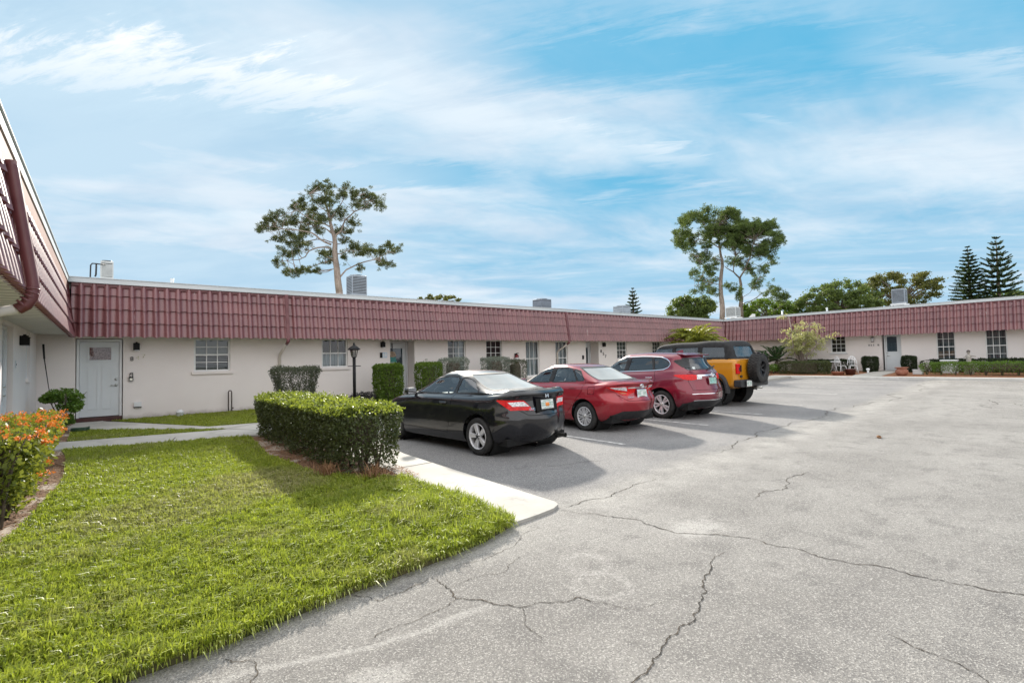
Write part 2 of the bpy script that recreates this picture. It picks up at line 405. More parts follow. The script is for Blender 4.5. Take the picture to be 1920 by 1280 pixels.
for i, (pts, w0) in enumerate(CR): crack(lm, pts, w0, i+3)
tag(lm.build('parking_lot', [M_ASPH, M_CRACK]), kind='structure')
# painted bay lines
LX = [(7.27, 5.66), (10.48, 5.82), (13.2, 5.8), (15.95, 5.85), (20.1, 6.2), (23.0, 6.2), (25.9, 6.2)]
pm = MB()
for x, y0 in LX:
    for k in range(10):
        ya, yb = y0+k*.5, y0+k*.5+.5
        pm.add([(x-.05, ya, ground_z(x, 0)+.005), (x+.05, ya, ground_z(x, 0)+.005), (x+.05, yb, ground_z(x, 0)+.005), (x-.05, yb, ground_z(x, 0)+.005)], [[0, 1, 2, 3]])
tag(pm.build('bay_marking', M_LINE), kind='structure')
kerbp = [(3.00, 3.70), (3.35, 3.72), (3.62, 3.76), (3.755, 3.83), (3.80, 3.93), (3.80, 4.6), (3.83, 7.5), (3.98, 8.6), (4.02, 11.25), (3.12, 11.3), (3.1, 6.5)]
zk = lambda x, y: .032+max(0, y-3.9)*.011
tag(zpoly(kerbp, zk, 'kerb_strip', M_CONC, .3), kind='structure')
zp = lambda x, y: lawn_z(x, y)+.018
tag(zpoly([(-.75, 12.27), (2.33, 11.44), (3.05, 11.31), (4.02, 11.26), (7.5, 11.25), (7.5, 12.85), (4.2, 12.85), (3.07, 13.62), (1.9, 13.8+.0), (-.05, 17.38), (-.05, 17.5), (-.62, 17.5), (-.75, 15.85), (2.2, 12.98), (1.88, 12.95), (-.75, 13.42)], zp, 'path', M_CONC, .25), kind='structure')
swz = lambda x, y: max(lawn_z(x, y), ground_z(x, y)+.10)
tag(zpoly([(7.508, 11.25), (14, 11.25), (22, 11.25), (29.6, 11.25), (29.6, 12.85), (22, 12.85), (14, 12.85), (7.508, 12.85)], swz, 'pavement', M_CONC, .25), kind='structure')
# path joints
jm = MB()
def joint(a, b, z, w0=.018):
    a, b = Vector(a), Vector(b); t = (b-a).normalized(); nn = Vector((-t.y, t.x))*w0/2
    jm.add([(*(a+nn), z), (*(a-nn), z), (*(b-nn), z), (*(b+nn), z)], [[0, 1, 2, 3]])
joint((2.2, 12.98), (3.05, 11.31), .148); joint((1.0, 11.8), (1.25, 13.02), .141); joint((2.05, 12.97), (3.07, 13.62), .154)
joint((3.06, 9.0), (3.99, 9.0), .094); joint((3.09, 6.6), (3.82, 6.6), .067)
tag(jm.build('path_joint', M_CRACK), kind='structure')
LAWN_A = [(-4.2, 2.9), (-.05, 3.25), (.48, 3.28), (1.29, 3.41), (2.05, 3.47), (2.6, 3.56), (3.01, 3.71), (3.08, 6.05), (2.92, 6.12), (2.27, 6.9), (2.1, 9), (2.32, 11.42), (.9, 11.83), (-.62, 12.22), (-.52, 11.4), (-.43, 9.1), (-.58, 7.2), (-.72, 6.2), (-1.5, 5.4), (-4.2, 5.0)]
LAWN_B = [(-.60, 13.41), (1.86, 12.965), (2.17, 12.985), (-.62, 15.72)]
LAWN_C = [(.55, 17.52), (.1, 17.42), (1.95, 13.82), (3.1, 13.64), (4.22, 12.87), (14, 12.87), (22, 12.87), (29.6, 12.87), (32.7, 13.5), (32.7, 17.52), (22, 17.52), (14, 17.52)]
lz2 = lambda x, y: max(lawn_z(x, y), ground_z(x, y)+.09 if x > 14.01 else 0)
for nm, pl in (('lawn', LAWN_A), ('lawn', LAWN_B), ('lawn', LAWN_C)):
    tag(zpoly(pl, lz2, nm, M_SOIL, .22), kind='structure')
tag(zpoly([(-.43, 9.1), (-.52, 11.4), (-.62, 12.24), (-.62, 15.7), (-.62, 17.55), (-1.4, 17.55), (-1.4, 5.42), (-.72, 6.2), (-.58, 7.2)], lambda x, y: lawn_z(x, y)-.012, 'planting_bed', M_BED, .2), kind='structure')
tag(zpoly([(3.08, 6.05), (3.1, 6.5), (3.12, 11.3), (2.32, 11.42), (2.1, 9), (2.27, 6.9), (2.92, 6.12)], lambda x, y: lawn_z(x, y)-.012, 'planting_bed', M_BED, .2), kind='structure')
# far kerb and planting strip in front of the right wing
zr = lambda x, y: .30+(x-30.1)*.04
tag(zpoly([(29.35, -12), (30.1, -12), (30.1, 12.4), (29.35, 12.4)], lambda x, y: .29, 'kerb', M_KERB, .4), kind='structure')
tag(zpoly([(30.1, -12), (33.75, -12), (33.75, 7.3), (30.1, 7.3)], zr, 'planting_bed', M_MULCH2, .4), kind='structure')
tag(zpoly([(30.1, 8.55), (33.75, 8.15), (33.75, 16.0), (30.1, 16.0)], zr, 'planting_bed', M_MULCH2, .4), kind='structure')
tag(zpoly([(30.1, 7.302), (33.75, 7.302), (33.75, 8.148), (30.1, 8.548)], lambda x, y: zr(x, y)+.03, 'path', M_CONC, .4), kind='structure')
# ------------------------------------------------------------------ building
def mat_stucco():
    mt, N, b = new_mat('stucco'); p = N.pos()
    s = N.n('ShaderNodeSeparateXYZ', Vector=p)
    col = N.mix(N.sstep(N.noise(p, .7, 5, .6), .3, .7), (.79, .725, .695), (.83, .77, .74))
    col = N.mix(N.math('MULTIPLY', N.sstep(N.noise(p, 7, 6, .75), .6, .8), .22), col, (.45, .40, .37))
    # splash dirt along the foot of the wall
    foot = N.math('SUBTRACT', 1.0, N.sstep(N.math('ADD', s.outputs[2], N.math('MULTIPLY', N.noise(p, 4, 5, .7), .25)), .24, .46))
    col = N.mix(N.math('MULTIPLY', foot, .75), col, (.36, .31, .27))
    N.L.new(col, b.inputs['Base Color']); b.inputs['Roughness'].default_value = .85
    # faint block courses under the paint
    zc = N.math('ABSOLUTE', N.math('SUBTRACT', N.math('FRACT', N.math('DIVIDE', s.outputs[2], .203)), .5))
    h = N.math('ADD', N.math('MULTIPLY', N.sstep(zc, .44, .5), -.5), N.noise(p, 55, 4, .7))
    N.L.new(N.bump(h, .35, .006), b.inputs['Normal'])
    return mt
M_STUC = mat_stucco()
def mat_tile():
    mt, N, b = new_mat('roof_tile'); p = N.pos()
    col = N.mix(N.sstep(N.noise(p, 1.1, 5, .6), .3, .7), (.175, .058, .062), (.235, .086, .088))
    s_ = N.n('ShaderNodeSeparateXYZ', Vector=p)
    cell = N.n('ShaderNodeCombineXYZ', X=N.math('FLOOR', N.math('DIVIDE', N.math('ADD', s_.outputs[0], s_.outputs[1]), .262)), Y=N.math('FLOOR', N.math('DIVIDE', N.math('SUBTRACT', s_.outputs[2], 2.44), .37))).outputs[0]
    wn = N.n('ShaderNodeTexWhiteNoise'); N.L.new(cell, wn.inputs[0])
    col = N.mix(N.math('MULTIPLY', wn.outputs[0], .42), col, (.13, .046, .05))
    col = N.mix(N.math('MULTIPLY', N.sstep(N.noise(N.vscale(p, (5, 5, .6)), 3.0, 4, .7), .62, .8), .30), col, (.40, .27, .26))
    drip = N.sstep(N.noise(N.vscale(p, (4, 4, .12)), 3.4, 2, .4), .735, .765)
    col = N.mix(N.math('MULTIPLY', drip, .55), col, (.50, .42, .41))
    N.L.new(col, b.inputs['Base Color']); b.inputs['Roughness'].default_value = .46; b.inputs['Coat Weight'].default_value = .58; b.inputs['Coat Roughness'].default_value = .24
    b.inputs['Specular IOR Level'].default_value = .7
    N.L.new(N.bump(N.noise(p, 30, 3, .6), .12, .01), b.inputs['Normal'])
    return mt
M_TILE = mat_tile()
M_TRIMR = mat('maroon_metal', (.125, .034, .038), .4, (.16, .055, .058), 2.5)
M_FASC = mat('galvanised_fascia', (.50, .54, .56), .42, (.62, .65, .66), 1.2, metal=.15, nsc=(.3, .3, 3))
M_ROOF = mat('roof_membrane', (.62, .62, .6), .8, (.5, .5, .49), 1.5)
M_WHITE = mat('white_paint', (.74, .75, .76), .45, (.66, .67, .68), 2)
M_FRAME = mat('window_frame_white', (.78, .78, .77), .35, (.70, .70, .69), 4)
M_DOOR = mat('door_white', (.66, .69, .71), .4, (.62, .65, .67), 1.5)
M_CREAM = mat('cream_pipe', (.62, .56, .50), .5, (.56, .50, .45), 3)
M_BLACK = mat('black_metal', (.007, .007, .008), .5, (.012, .012, .013), 20, spec=.2)
M_TILER = mat('threshold_tile', (.06, .018, .018), .3, (.085, .03, .027), 8)
M_CHROME = mat('satin_metal', (.55, .54, .5), .28, metal=1.0)
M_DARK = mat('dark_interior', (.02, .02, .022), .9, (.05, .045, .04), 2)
def mat_soffit():
    mt, N, b = new_mat('soffit_board'); p = N.pos(); s = N.n('ShaderNodeSeparateXYZ', Vector=p)
    fr = N.math('FRACT', N.math('DIVIDE', s.outputs[1], .305))
    gr = N.math('SUBTRACT', 1.0, N.sstep(N.math('ABSOLUTE', N.math('SUBTRACT', fr, .5)), .05, .14))
    col = N.mix(N.math('MULTIPLY', gr, .9), (.64, .63, .57), (.24, .235, .20))
    col = N.mix(N.math('MULTIPLY', N.sstep(N.noise(N.vscale(p, (3, .8, 1)), 2.5, 5), .5, .7), .35), col, (.42, .43, .36))
    N.L.new(col, b.inputs['Base Color']); b.inputs['Roughness'].default_value = .7
    return mt
M_SOFF = mat_soffit()
def mat_glass(name, tint, back=1.0):
    """window pane: mirrors the sky at a glance, lets a dimmed room through"""
    mt, N, b = new_mat(name)
    tr = N.n('ShaderNodeBsdfTransparent', Color=(*tint, 1)); gl = N.n('ShaderNodeBsdfGlossy', Color=(.95, .97, 1, 1), Roughness=.015)
    fr = N.n('ShaderNodeFresnel', IOR=1.55).outputs[0]
    mx = N.n('ShaderNodeMixShader', Fac=N.math('MULTIPLY_ADD', fr, .95 if back > .6 else .6, .06 if back > .6 else .02, clamp=True))
    N.L.new(tr.outputs[0], mx.inputs[1]); N.L.new(gl.outputs[0], mx.inputs[2])
    N.L.new(mx.outputs[0], mt.node_tree.nodes['Material Output'].inputs[0])
    return mt
M_PANE = mat_glass('window_pane', (.72, .78, .80), .55)
def mat_blind():
    mt, N, b = new_mat('slatted_blind'); s = N.n('ShaderNodeSeparateXYZ', Vector=N.pos())
    fr = N.math('FRACT', N.math('DIVIDE', s.outputs[2], .05))
    g = N.sstep(fr, .55, .7)
    N.L.new(N.mix(g, (.26, .27, .25), (.13, .135, .125)), b.inputs['Base Color']); b.inputs['Roughness'].default_value = .6
    return mt
M_BLIND = mat_blind(); M_SLAT = mat('blind_slat', (.36, .37, .36), .6)
def mat_curtain():
    mt, N, b = new_mat('curtain'); p = N.pos()
    n = N.noise(N.vscale(p, (14, 14, .5)), 1.6, 3)
    N.L.new(N.mix(N.sstep(n, .35, .65), (.34, .35, .36), (.66, .67, .68)), b.inputs['Base Color']); b.inputs['Roughness'].default_value = .9
    return mt
M_CURT = mat_curtain()
M_SHADE = mat('grey_curtain', (.07, .075, .08), .9, (.19, .195, .20), 2.2, nsc=(9, 9, .4))
M_LACE = mat('lace_curtain', (.42, .25, .22), .9, (.16, .07, .06), 26, .42, .58)

M_FRIEZE = mat('tan_frieze', (.26, .135, .105), .6, (.32, .18, .14), 2)
BLD = thing('apartment_building', (16, 20, .14), 'low U-shaped apartment building with dusty pink walls under maroon tiled mansard roof', 'building')
BLD_INV = Matrix.Translation((-16, -20, -.14))
def bpart(mb, name, mats, parent=None):
    mb.v = [tuple(Vector(p)-Vector((16, 20, .14))) for p in mb.v]
    return mb.build(name, mats, parent or BLD)
# frames: s along the wall, d outwards from the wall, z up
def frame_B(s, d, z): return (s, 17.6-d, z)
def frame_L(s, d, z): return (-1.38+d, s, z)
def frame_R(s, d, z): return (33.8-d, s, z)
def fbox(mb, F, s0, s1, d0, d1, z0, z1, mi=0):
    vs = [F(s, d, z) for z in (z0, z1) for d in (d0, d1) for s in (s0, s1)]
    mb.add(vs, [[0, 1, 3, 2], [4, 6, 7, 5], [0, 4, 5, 1], [2, 3, 7, 6], [0, 2, 6, 4], [1, 5, 7, 3]], mi)
def fix_normals(o):
    bm = bmesh.new(); bm.from_mesh(o.data); bmesh.ops.recalc_face_normals(bm, faces=bm.faces[:]); bm.to_mesh(o.data); bm.free()
def wall_panel(F, s0, s1, z0, z1, ops):
    """wall sheet with rectangular openings (s0, s1, z0, z1, depth) and their reveals"""
    S = sorted({s0, s1, *[o[0] for o in ops], *[o[1] for o in ops]}); Z = sorted({z0, z1, *[o[2] for o in ops], *[o[3] for o in ops]})
    mb = MB()
    for a, b in zip(S, S[1:]):
        for c, e in zip(Z, Z[1:]):
            if any(o[0] <= a+1e-6 and b-1e-6 <= o[1] and o[2] <= c+1e-6 and e-1e-6 <= o[3] for o in ops): continue
            mb.add([F(a, 0, c), F(b, 0, c), F(b, 0, e), F(a, 0, e)], [[0, 1, 2, 3]])
    for a, b, c, e, dp in ops:
        for q in ((a, c, a, e), (b, c, b, e), (a, c, b, c), (a, e, b, e)):
            mb.add([F(q[0], 0, q[1]), F(q[2], 0, q[3]), F(q[2], -dp, q[3]), F(q[0], -dp, q[1])], [[0, 1, 2, 3]])
    # hollow back so that windows look into a dim room
    return mb
def window(F, a, b, c, e, dp=.09, cols=3, rows=4, inner='blind', sill=True, split=.5, label=None):
    fr = MB(); t = .05
    for q in ((a, a+t, c, e), (b-t, b, c, e), (a+t, b-t, c, c+t), (a+t, b-t, e-t, e)): fbox(fr, F, q[0], q[1], -dp-.02, -dp+.04, q[2], q[3])
    zm = c+(e-c)*split
    fbox(fr, F, a+t, b-t, -dp-.015, -dp+.035, zm-.022, zm+.022)
    for i in range(1, cols):
        s = a+t+(b-a-2*t)*i/cols; fbox(fr, F, s-.011, s+.011, -dp-.01, -dp+.02, c+t, zm-.022); fbox(fr, F, s-.011, s+.011, -dp-.01, -dp+.02, zm+.022, e-t)
    hr = rows//2
    for j in range(1, hr):
        z = c+t+(zm-c-t)*j/hr
        for i in range(cols):
            sa, sb = a+t+(b-a-2*t)*i/cols+.011, a+t+(b-a-2*t)*(i+1)/cols-.011
            fbox(fr, F, sa, sb, -dp-.01, -dp+.02, z-.011, z+.011)
            z2 = zm+.022+(e-t-zm-.022)*j/hr; fbox(fr, F, sa, sb, -dp-.01, -dp+.02, z2-.011, z2+.011)
    wf = bpart(fr, 'window', M_FRAME); fix_normals(wf)
    if label: wf['label'] = label
    pn = MB(); pn.add([F(a+.02, -dp, c+.02), F(b-.02, -dp, c+.02), F(b-.02, -dp, e-.02), F(a+.02, -dp, e-.02)], [[0, 1, 2, 3]])
    bpart(pn, 'pane', M_PANE, wf)
    bk = MB()
    if inner == 'blind':
        bk.add([F(a, -dp-.07, zm), F(b, -dp-.07, zm), F(b, -dp-.07, e), F(a, -dp-.07, e)], [[0, 1, 2, 3]], 0)
        nb = int((zm-c)/.05)
        for i in range(nb):
            z_ = c+(i+.3)*.05; bk.add([F(a, -dp-.05, z_), F(b, -dp-.05, z_), F(b, -dp-.09, z_+.022), F(a, -dp-.09, z_+.022)], [[0, 1, 2, 3]], 1)
        bpart(bk, 'blind', [M_BLIND, M_SLAT], wf)
    elif inner == 'shade':
        bk.add([F(a, -dp-.12, c), F(b, -dp-.12, c), F(b, -dp-.12, e), F(a, -dp-.12, e)], [[0, 1, 2, 3]], 0); bpart(bk, 'curtain', M_SHADE, wf)
    elif inner in ('curtain', 'part', 'half'):
        n = 24; x0 = a if inner != 'part' else a+(b-a)*.52; e_ = e if inner != 'half' else zm
        for i in range(n):
            s, s2 = x0+(b-x0)*i/n, x0+(b-x0)*(i+1)/n
            dq, dq2 = -dp-.1+.03*math.sin(i*1.3), -dp-.1+.03*math.sin((i+1)*1.3)
            bk.add([F(s, dq, c), F(s2, dq2, c), F(s2, dq2, e_), F(s, dq, e_)], [[0, 1, 2, 3]], 0, True)
        bpart(bk, 'curtain', M_CURT, wf)
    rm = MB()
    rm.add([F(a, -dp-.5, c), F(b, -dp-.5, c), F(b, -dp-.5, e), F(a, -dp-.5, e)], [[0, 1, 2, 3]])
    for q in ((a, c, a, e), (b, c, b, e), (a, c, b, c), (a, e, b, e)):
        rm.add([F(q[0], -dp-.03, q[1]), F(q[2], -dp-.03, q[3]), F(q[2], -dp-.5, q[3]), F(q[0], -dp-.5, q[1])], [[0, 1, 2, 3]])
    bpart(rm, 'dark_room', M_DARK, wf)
    if sill:
        sm = MB(); fbox(sm, F, a-.06, b+.06, -dp+.04, .055, c-.085, c-.002); s_ = bpart(sm, 'sill', M_STUC if F is not frame_R else M_WHITE, wf); fix_normals(s_)
    return wf
def door(F, a, b, c, e, dp, style, hinge=1, label=None):
    """leaf in a frame; style: 'craft' two panels under a light, 'light' half glass, 'cross' half glass over crossbuck"""
    fr = MB(); t = .055
    for q in ((a, a+t, c, e), (b-t, b, c, e), (a+t, b-t, e-t, e)): fbox(fr, F, q[0], q[1], -dp-.02, -dp+.05, q[2], q[3])
    lf = MB(); a2, b2, e2 = a+t+.006, b-t-.006, e-t-.008; c2 = c+.012
    fbox(lf, F, a2, b2, -dp-.03, -dp+.008, c2, e2)
    W, Hh = b2-a2, e2-c2
    def rim(s0, s1, z0, z1, w0=.022, h=.016, dd=0.0):
        for q in ((s0, s1, z0, z0+w0), (s0, s1, z1-w0, z1), (s0, s0+w0, z0+w0, z1-w0), (s1-w0, s1, z0+w0, z1-w0)):
            fbox(lf, F, q[0], q[1], -dp+.008+dd, -dp+.008+h, q[2], q[3])
    gl = None
    if style == 'craft':
        rim(a2+W*.12, b2-W*.13, c2+.05*Hh, c2+.61*Hh, .001, .001)
        for s0, s1 in ((a2+W*.20, a2+W*.46), (a2+W*.56, a2+W*.82)): rim(s0, s1, c2+.10*Hh, c2+.66*Hh)
        gl = (a2+W*.24, a2+W*.79, c2+.755*Hh, c2+.925*Hh)
    elif style == 'light':
        gl = (a2+W*.13, a2+W*.82, c2+.36*Hh, c2+.90*Hh)
    elif style == 'cross':
        gl = (a2+W*.22, b2-W*.10, c2+.53*Hh, c2+.955*Hh)
        rim(a2+W*.2, b2-W*.08, c2+.06*Hh, c2+.46*Hh)
        for sg in (0, 1):
            p0 = (a2+W*.23, c2+.08*Hh if sg else c2+.44*Hh); p1 = (b2-W*.11, c2+.44*Hh if sg else c2+.08*Hh)
            vs = []
            for (s, z) in (p0, p1):
                for dz in (-.022, .022): vs += [F(s, -dp+.008, z+dz), F(s, -dp+.022+.002*sg, z+dz)]
            lf.add(vs, [[1, 3, 7, 5], [0, 1, 5, 4], [2, 6, 7, 3]])
    if gl: rim(gl[0]-.04, gl[1]+.04, gl[2]-.04, gl[3]+.04, .04, .024)
    d_ = bpart(lf, 'door', M_DOOR); fix_normals(d_)
    if label: d_['label'] = label
    f_ = bpart(fr, 'door_frame', M_WHITE, d_); fix_normals(f_)
    if gl:
        pb = MB(); pb.add([F(gl[0], -dp+.0095, gl[2]), F(gl[1], -dp+.0095, gl[2]), F(gl[1], -dp+.0095, gl[3]), F(gl[0], -dp+.0095, gl[3])], [[0, 1, 2, 3]])
        bpart(pb, 'backing', M_LACE if style == 'craft' else M_BLUEB, d_)
        pb = MB(); pb.add([F(gl[0], -dp+.014, gl[2]), F(gl[1], -dp+.014, gl[2]), F(gl[1], -dp+.014, gl[3]), F(gl[0], -dp+.014, gl[3])], [[0, 1, 2, 3]])
        bpart(pb, 'pane', M_PANE, d_)
    hs = b2-.07 if hinge > 0 else a2+.07
    for zf, nm in ((.49, 'deadbolt'), (.41, 'handle')):
        hb = MB(); zc = c2+zf*Hh
        o0 = Vector(F(hs, -dp+.008, zc)); o1 = Vector(F(hs, -dp+.05, zc))
        hb.tube([o0, o0.lerp(o1, .3), o1], [.034, .034, .02], 12)
        if nm == 'handle': hb.tube([o1, Vector(F(hs-.12*hinge, -dp+.055, zc-.005))], [.012, .009], 8)
        bpart(hb, nm, M_CHROME, d_)
    th = MB(); fbox(th, F, a+.002, b-.002, -dp-.02, min(.02, -dp+.16), c-.13, c-.004)
    t_ = bpart(th, 'threshold', M_TILER, d_); fix_normals(t_)
    return d_
def mat_blueb():
    mt, N, b = new_mat('dim_blue_shade'); s = N.n('ShaderNodeSeparateXYZ', Vector=N.pos())
    fr = N.math('FRACT', N.math('DIVIDE', s.outputs[2], .11)); g = N.sstep(fr, .8, .95)
    N.L.new(N.mix(g, (.045, .065, .085), (.09, .11, .13)), b.inputs['Base Color']); return mt
M_BLUEB = mat_blueb()
Z = .14
B_OPS = [(-.63, .37, Z-.02, 2.42, .12), (2.05, 3.02, 1.44, 2.45, .10), (5.85, 6.78, 1.45, 2.46, .10), (8.44, 9.49, Z-.02, 2.42, .62),
         (11.04, 11.95, .75, 2.46, .10), (13.04, 13.95, .75, 2.46, .10), (15.38, 16.25, .75, 2.44, .10), (17.36, 18.22, .75, 2.44, .10),
         (19.60, 20.63, Z-.02, 2.42, .62), (22.2, 23.1, 1.45, 2.45, .10), (25.6, 26.5, 1.45, 2.45, .1)]
wb = wall_panel(frame_B, -1.38, 33.8, -.1, 2.62, B_OPS)
o = bpart(wb, 'wall', M_STUC); fix_normals(o)
L_OPS = [(12.1, 13.45, Z, 2.45, .14), (15.42, 16.12, 1.42, 2.52, .10)]
o = bpart(wall_panel(frame_L, -8, 17.6, -.1, 2.62, L_OPS), 'wall', M_STUC); fix_normals(o)
R_OPS = [(7.24, 8.12, .30, 2.53, .22), (5.0, 5.76, .85, 2.56, .08), (3.10, 3.88, .85, 2.56, .08), (9.87, 10.66, 1.52, 2.55, .08), (.9, 1.7, .85, 2.56, .08)]
o = bpart(wall_panel(frame_R, -12, 17.6, -.1, 2.64, R_OPS), 'wall', M_STUC)
fix_normals(o)
window(frame_B, *B_OPS[1][:4], cols=3, rows=4, inner='blind', label='small sash window with closed blind at top, beside the lace door')
window(frame_B, *B_OPS[2][:4], cols=3, rows=2, inner='half', label='small sash window mirroring the roof opposite, behind the lamp post')
for k, inn in ((4, 'part'), (5, 'none'), (6, 'curtain'), (7, 'curtain')):
    window(frame_B, *B_OPS[k][:4], cols=3, rows=6 if k < 6 else 2, inner=inn, sill=k > 5)
window(frame_B, *B_OPS[9][:4], cols=3, rows=4, inner='blind'); window(frame_B, *B_OPS[10][:4], cols=3, rows=4, inner='blind')
window(frame_L, *L_OPS[1][:4], cols=2, rows=2, inner='curtain')
for k in (1, 2, 4): window(frame_R, *R_OPS[k][:4], cols=3, rows=4, inner='shade', sill=False)
window(frame_R, *R_OPS[3][:4], cols=3, rows=4, inner='none')
door(frame_B, -.61, .35, .28, 2.40, .10, 'craft', 1, 'white door with a lace-curtained light over two tall panels')
door(frame_B, 8.46, 9.47, .28, 2.40, .60, 'light', -1)
door(frame_B, 19.62, 20.61, .28, 2.40, .60, 'light', -1)
door(frame_L, 12.15, 13.40, .28, 2.43, .13, 'light', 1)
door(frame_R, 7.26, 8.05, .46, 2.51, .20, 'cross', 1, 'pale blue-white door with crossbuck lower half and dark glass above')
# --- mansard tiles: pan-and-roll courses
def mansard(F, s0, s1, d_bot, d_top, z_bot, z_top, course=.37, pitch=.262):
    mb = MB(); n = int((s1-s0)/pitch); pitch = (s1-s0)/n
    prof = [(0, -.004), (.04, -.014), (.22, -.020), (.40, -.014), (.46, .000), (.52, .022), (.59, .047), (.66, .064), (.73, .070), (.80, .064), (.87, .047), (.94, .022)]
    ss = [s0+(i+q[0])*pitch for i in range(n) for q in prof]+[s1]
    oo = [q[1] for i in range(n) for q in prof]+[0.0]
    K = len(ss); z = z_bot; rg = random.Random(5)
    while z < z_top-.02:
        z2 = min(z+course+.03, z_top)
        def dd(zz): return d_bot+(d_top-d_bot)*(zz-z_bot)/(z_top-z_bot)
        rows = [(z, dd(z)-.012, -.03), (z, dd(z)+.045, 0.0), ((z+z2)/2, dd((z+z2)/2)+.024, 0.0), (z2, dd(z2)+.0, 0.0)]
        vs = []
        for zi, di, ex in rows:
            for j in range(K): vs.append(F(ss[j], di+oo[j]*(1.0 if ex == 0 else 1.0), zi+(-.45*max(0, oo[j]) if zi == z else 0)))
        fs = [[r*K+j, r*K+j+1, (r+1)*K+j+1, (r+1)*K+j] for r in range(3) for j in range(K-1)]
        mb.add(vs[:2*K], [f for f in fs[:K-1]], 0, False)
        mb.add(vs[K:], [[r*K+j, r*K+j+1, (r+1)*K+j+1, (r+1)*K+j] for r in range(2) for j in range(K-1)], 0, True)
        z += course
    return mb
ZB, ZT = 2.44, 3.84
for F, s0, s1 in ((frame_B, -.70, 33.3), (frame_L, -8, 17.08), (frame_R, -12, 17.08)):
    db, dt = (.66, .49) if F is frame_L else (.76, .54)
    o = bpart(mansard(F, s0, s1, db, dt, ZB, ZT), 'mansard_roof', M_TILE); fix_normals(o)
    fm = MB()
    fbox(fm, F, s0-.2 if F is frame_B else s0, s1+(0.0 if F is not frame_B else .1), .30, .625, ZT+.02, ZT+.145)
    fbox(fm, F, s0-.2 if F is frame_B else s0, s1+(0.0 if F is not frame_B else .1), .28, .645, ZT+.147, ZT+.165)
    fbox(fm, F, s0, s1, .30, .585, ZT-.06, ZT+.018, 1)
    o = bpart(fm, 'fascia', [M_FASC, M_TRIMR]); fix_normals(o)
    if F is frame_L:
        fm = MB(); fbox(fm, F, s0, s1-.2, .32, .608, ZT-.20, ZT+.0185); o = bpart(fm, 'frieze_board', M_FRIEZE); fix_normals(o)
    sm = MB(); fbox(sm, F, s0, s1, -.02 if F is not frame_L else .002, db-.02, ZB+.06, ZB+.085); o = bpart(sm, 'soffit', M_SOFF); fix_normals(o)
rf = MB()
rf.box(-12, 46, 17.25, 30, 3.70, 3.93); rf.box(-12, -1.02, -8, 17.248, 3.70, 3.93); rf.box(33.48, 46, -12, 17.248, 3.70, 3.93)
bpart(rf, 'flat_roof', M_ROOF)
# outer walls that close the wings
ow = MB(); ow.box(-12, -1.75, -8, -7.8, -.1, 3.69); ow.box(-12, 46, 29.7, 29.9, -.1, 3.69); ow.box(34.4, 46, -12, -11.8, -.1, 3.69); ow.box(-11.9, -11.7, -7.7, 29.6, -.1, 3.69); ow.box(45.6, 45.8, -11.7, 29.6, -.1, 3.69)
bpart(ow, 'outer_wall', M_STUC)
# dark backing so that nothing shows through the recesses
# valley flashing at the inner corners
vf = MB()
vf.add([(-.74, 16.90, ZB-.01), (-.60, 16.82, ZB-.01), (-.76, 17.0, ZT+.01), (-.90, 17.1, ZT+.01)], [[0, 1, 2, 3]]); bpart(vf, 'valley_flashing', M_TRIMR); vf = MB()
vf.add([(33.10, 16.90, ZB-.01), (32.80, 16.80, ZB-.01), (33.1, 17.0, ZT+.01), (33.3, 17.1, ZT+.01)], [[0, 1, 2, 3]])
bpart(vf, 'valley_flashing', M_TRIMR)
# downspouts
def downspout(F, s, big=False):
    d0 = .80; mb = MB(); mb.add([F(s+a, d, z) for z, dq in ((ZB-.05, .815), (ZT+.02, .60)) for d in (dq, dq+.075) for a in (-.05, .05)], [[0, 1, 3, 2], [4, 6, 7, 5], [0, 4, 5, 1], [2, 3, 7, 6], [0, 2, 6, 4], [1, 5, 7, 3]])
    P = [F(s, d0+.035, ZB-.03), F(s, d0+.03, ZB-.11), F(s-.02, d0-.08, ZB-.19)]
    mb.tube(P, [.055, .055, .05], 8)
    o = bpart(mb, 'downspout', M_TRIMR); fix_normals(o)
    mb = MB(); mb.tube([F(s-.02, d0-.07, ZB-.18), F(s-.06, .12, ZB-.50), F(s-.06, .055, ZB-.60), F(s-.06, .05, .18)], .045, 8)
    bpart(mb, 'lower_pipe', M_CREAM, o)
for F, s in ((frame_B, 4.52), (frame_B, 17.48), (frame_R, 12.4)): downspout(F, s)
# the big curved downspout of the left wing
mb = MB(); X0 = -.54
mb.tube([(-.735, 6.8, 3.66), (-.728, 6.8, 3.6), (-.66, 6.8, 3.1), (-.575, 6.8, 2.50), (-.565, 6.8, 2.40), (-.58, 6.8, 2.31), (-.615, 6.8, 2.245), (-.675, 6.8, 2.20)], .055, 12)
for k in range(5): mb.tube([(-.567-.008*k*k*.5, 6.8, 2.42-.04*k), (-.569-.008*(k+.4)*(k+.4)*.5, 6.8, 2.42-.04*(k+.4))], .059, 12)
o = bpart(mb, 'downspout', M_TRIMR)
mb = MB(); mb.tube([(-.665, 6.8, 2.205), (-1.2, 6.8, 2.07), (-1.33, 6.8, 1.98), (-1.335, 6.8, .1)], .048, 10); bpart(mb, 'lower_pipe', M_CREAM, o)
# roof vents
for x, y, h in ((1.75, 20.5, .72), (24.0, 21.0, .55), (37.0, 14.6, .6), (36.4, 11.6, .55)):
    mb = MB(); mb.tube([(x, y, 3.92), (x, y, 3.93+h)], .055, 10); mb.tube([(x, y, 3.92), (x, y, 4.0)], .11, 10); bpart(mb, 'vent_pipe', M_FASC)
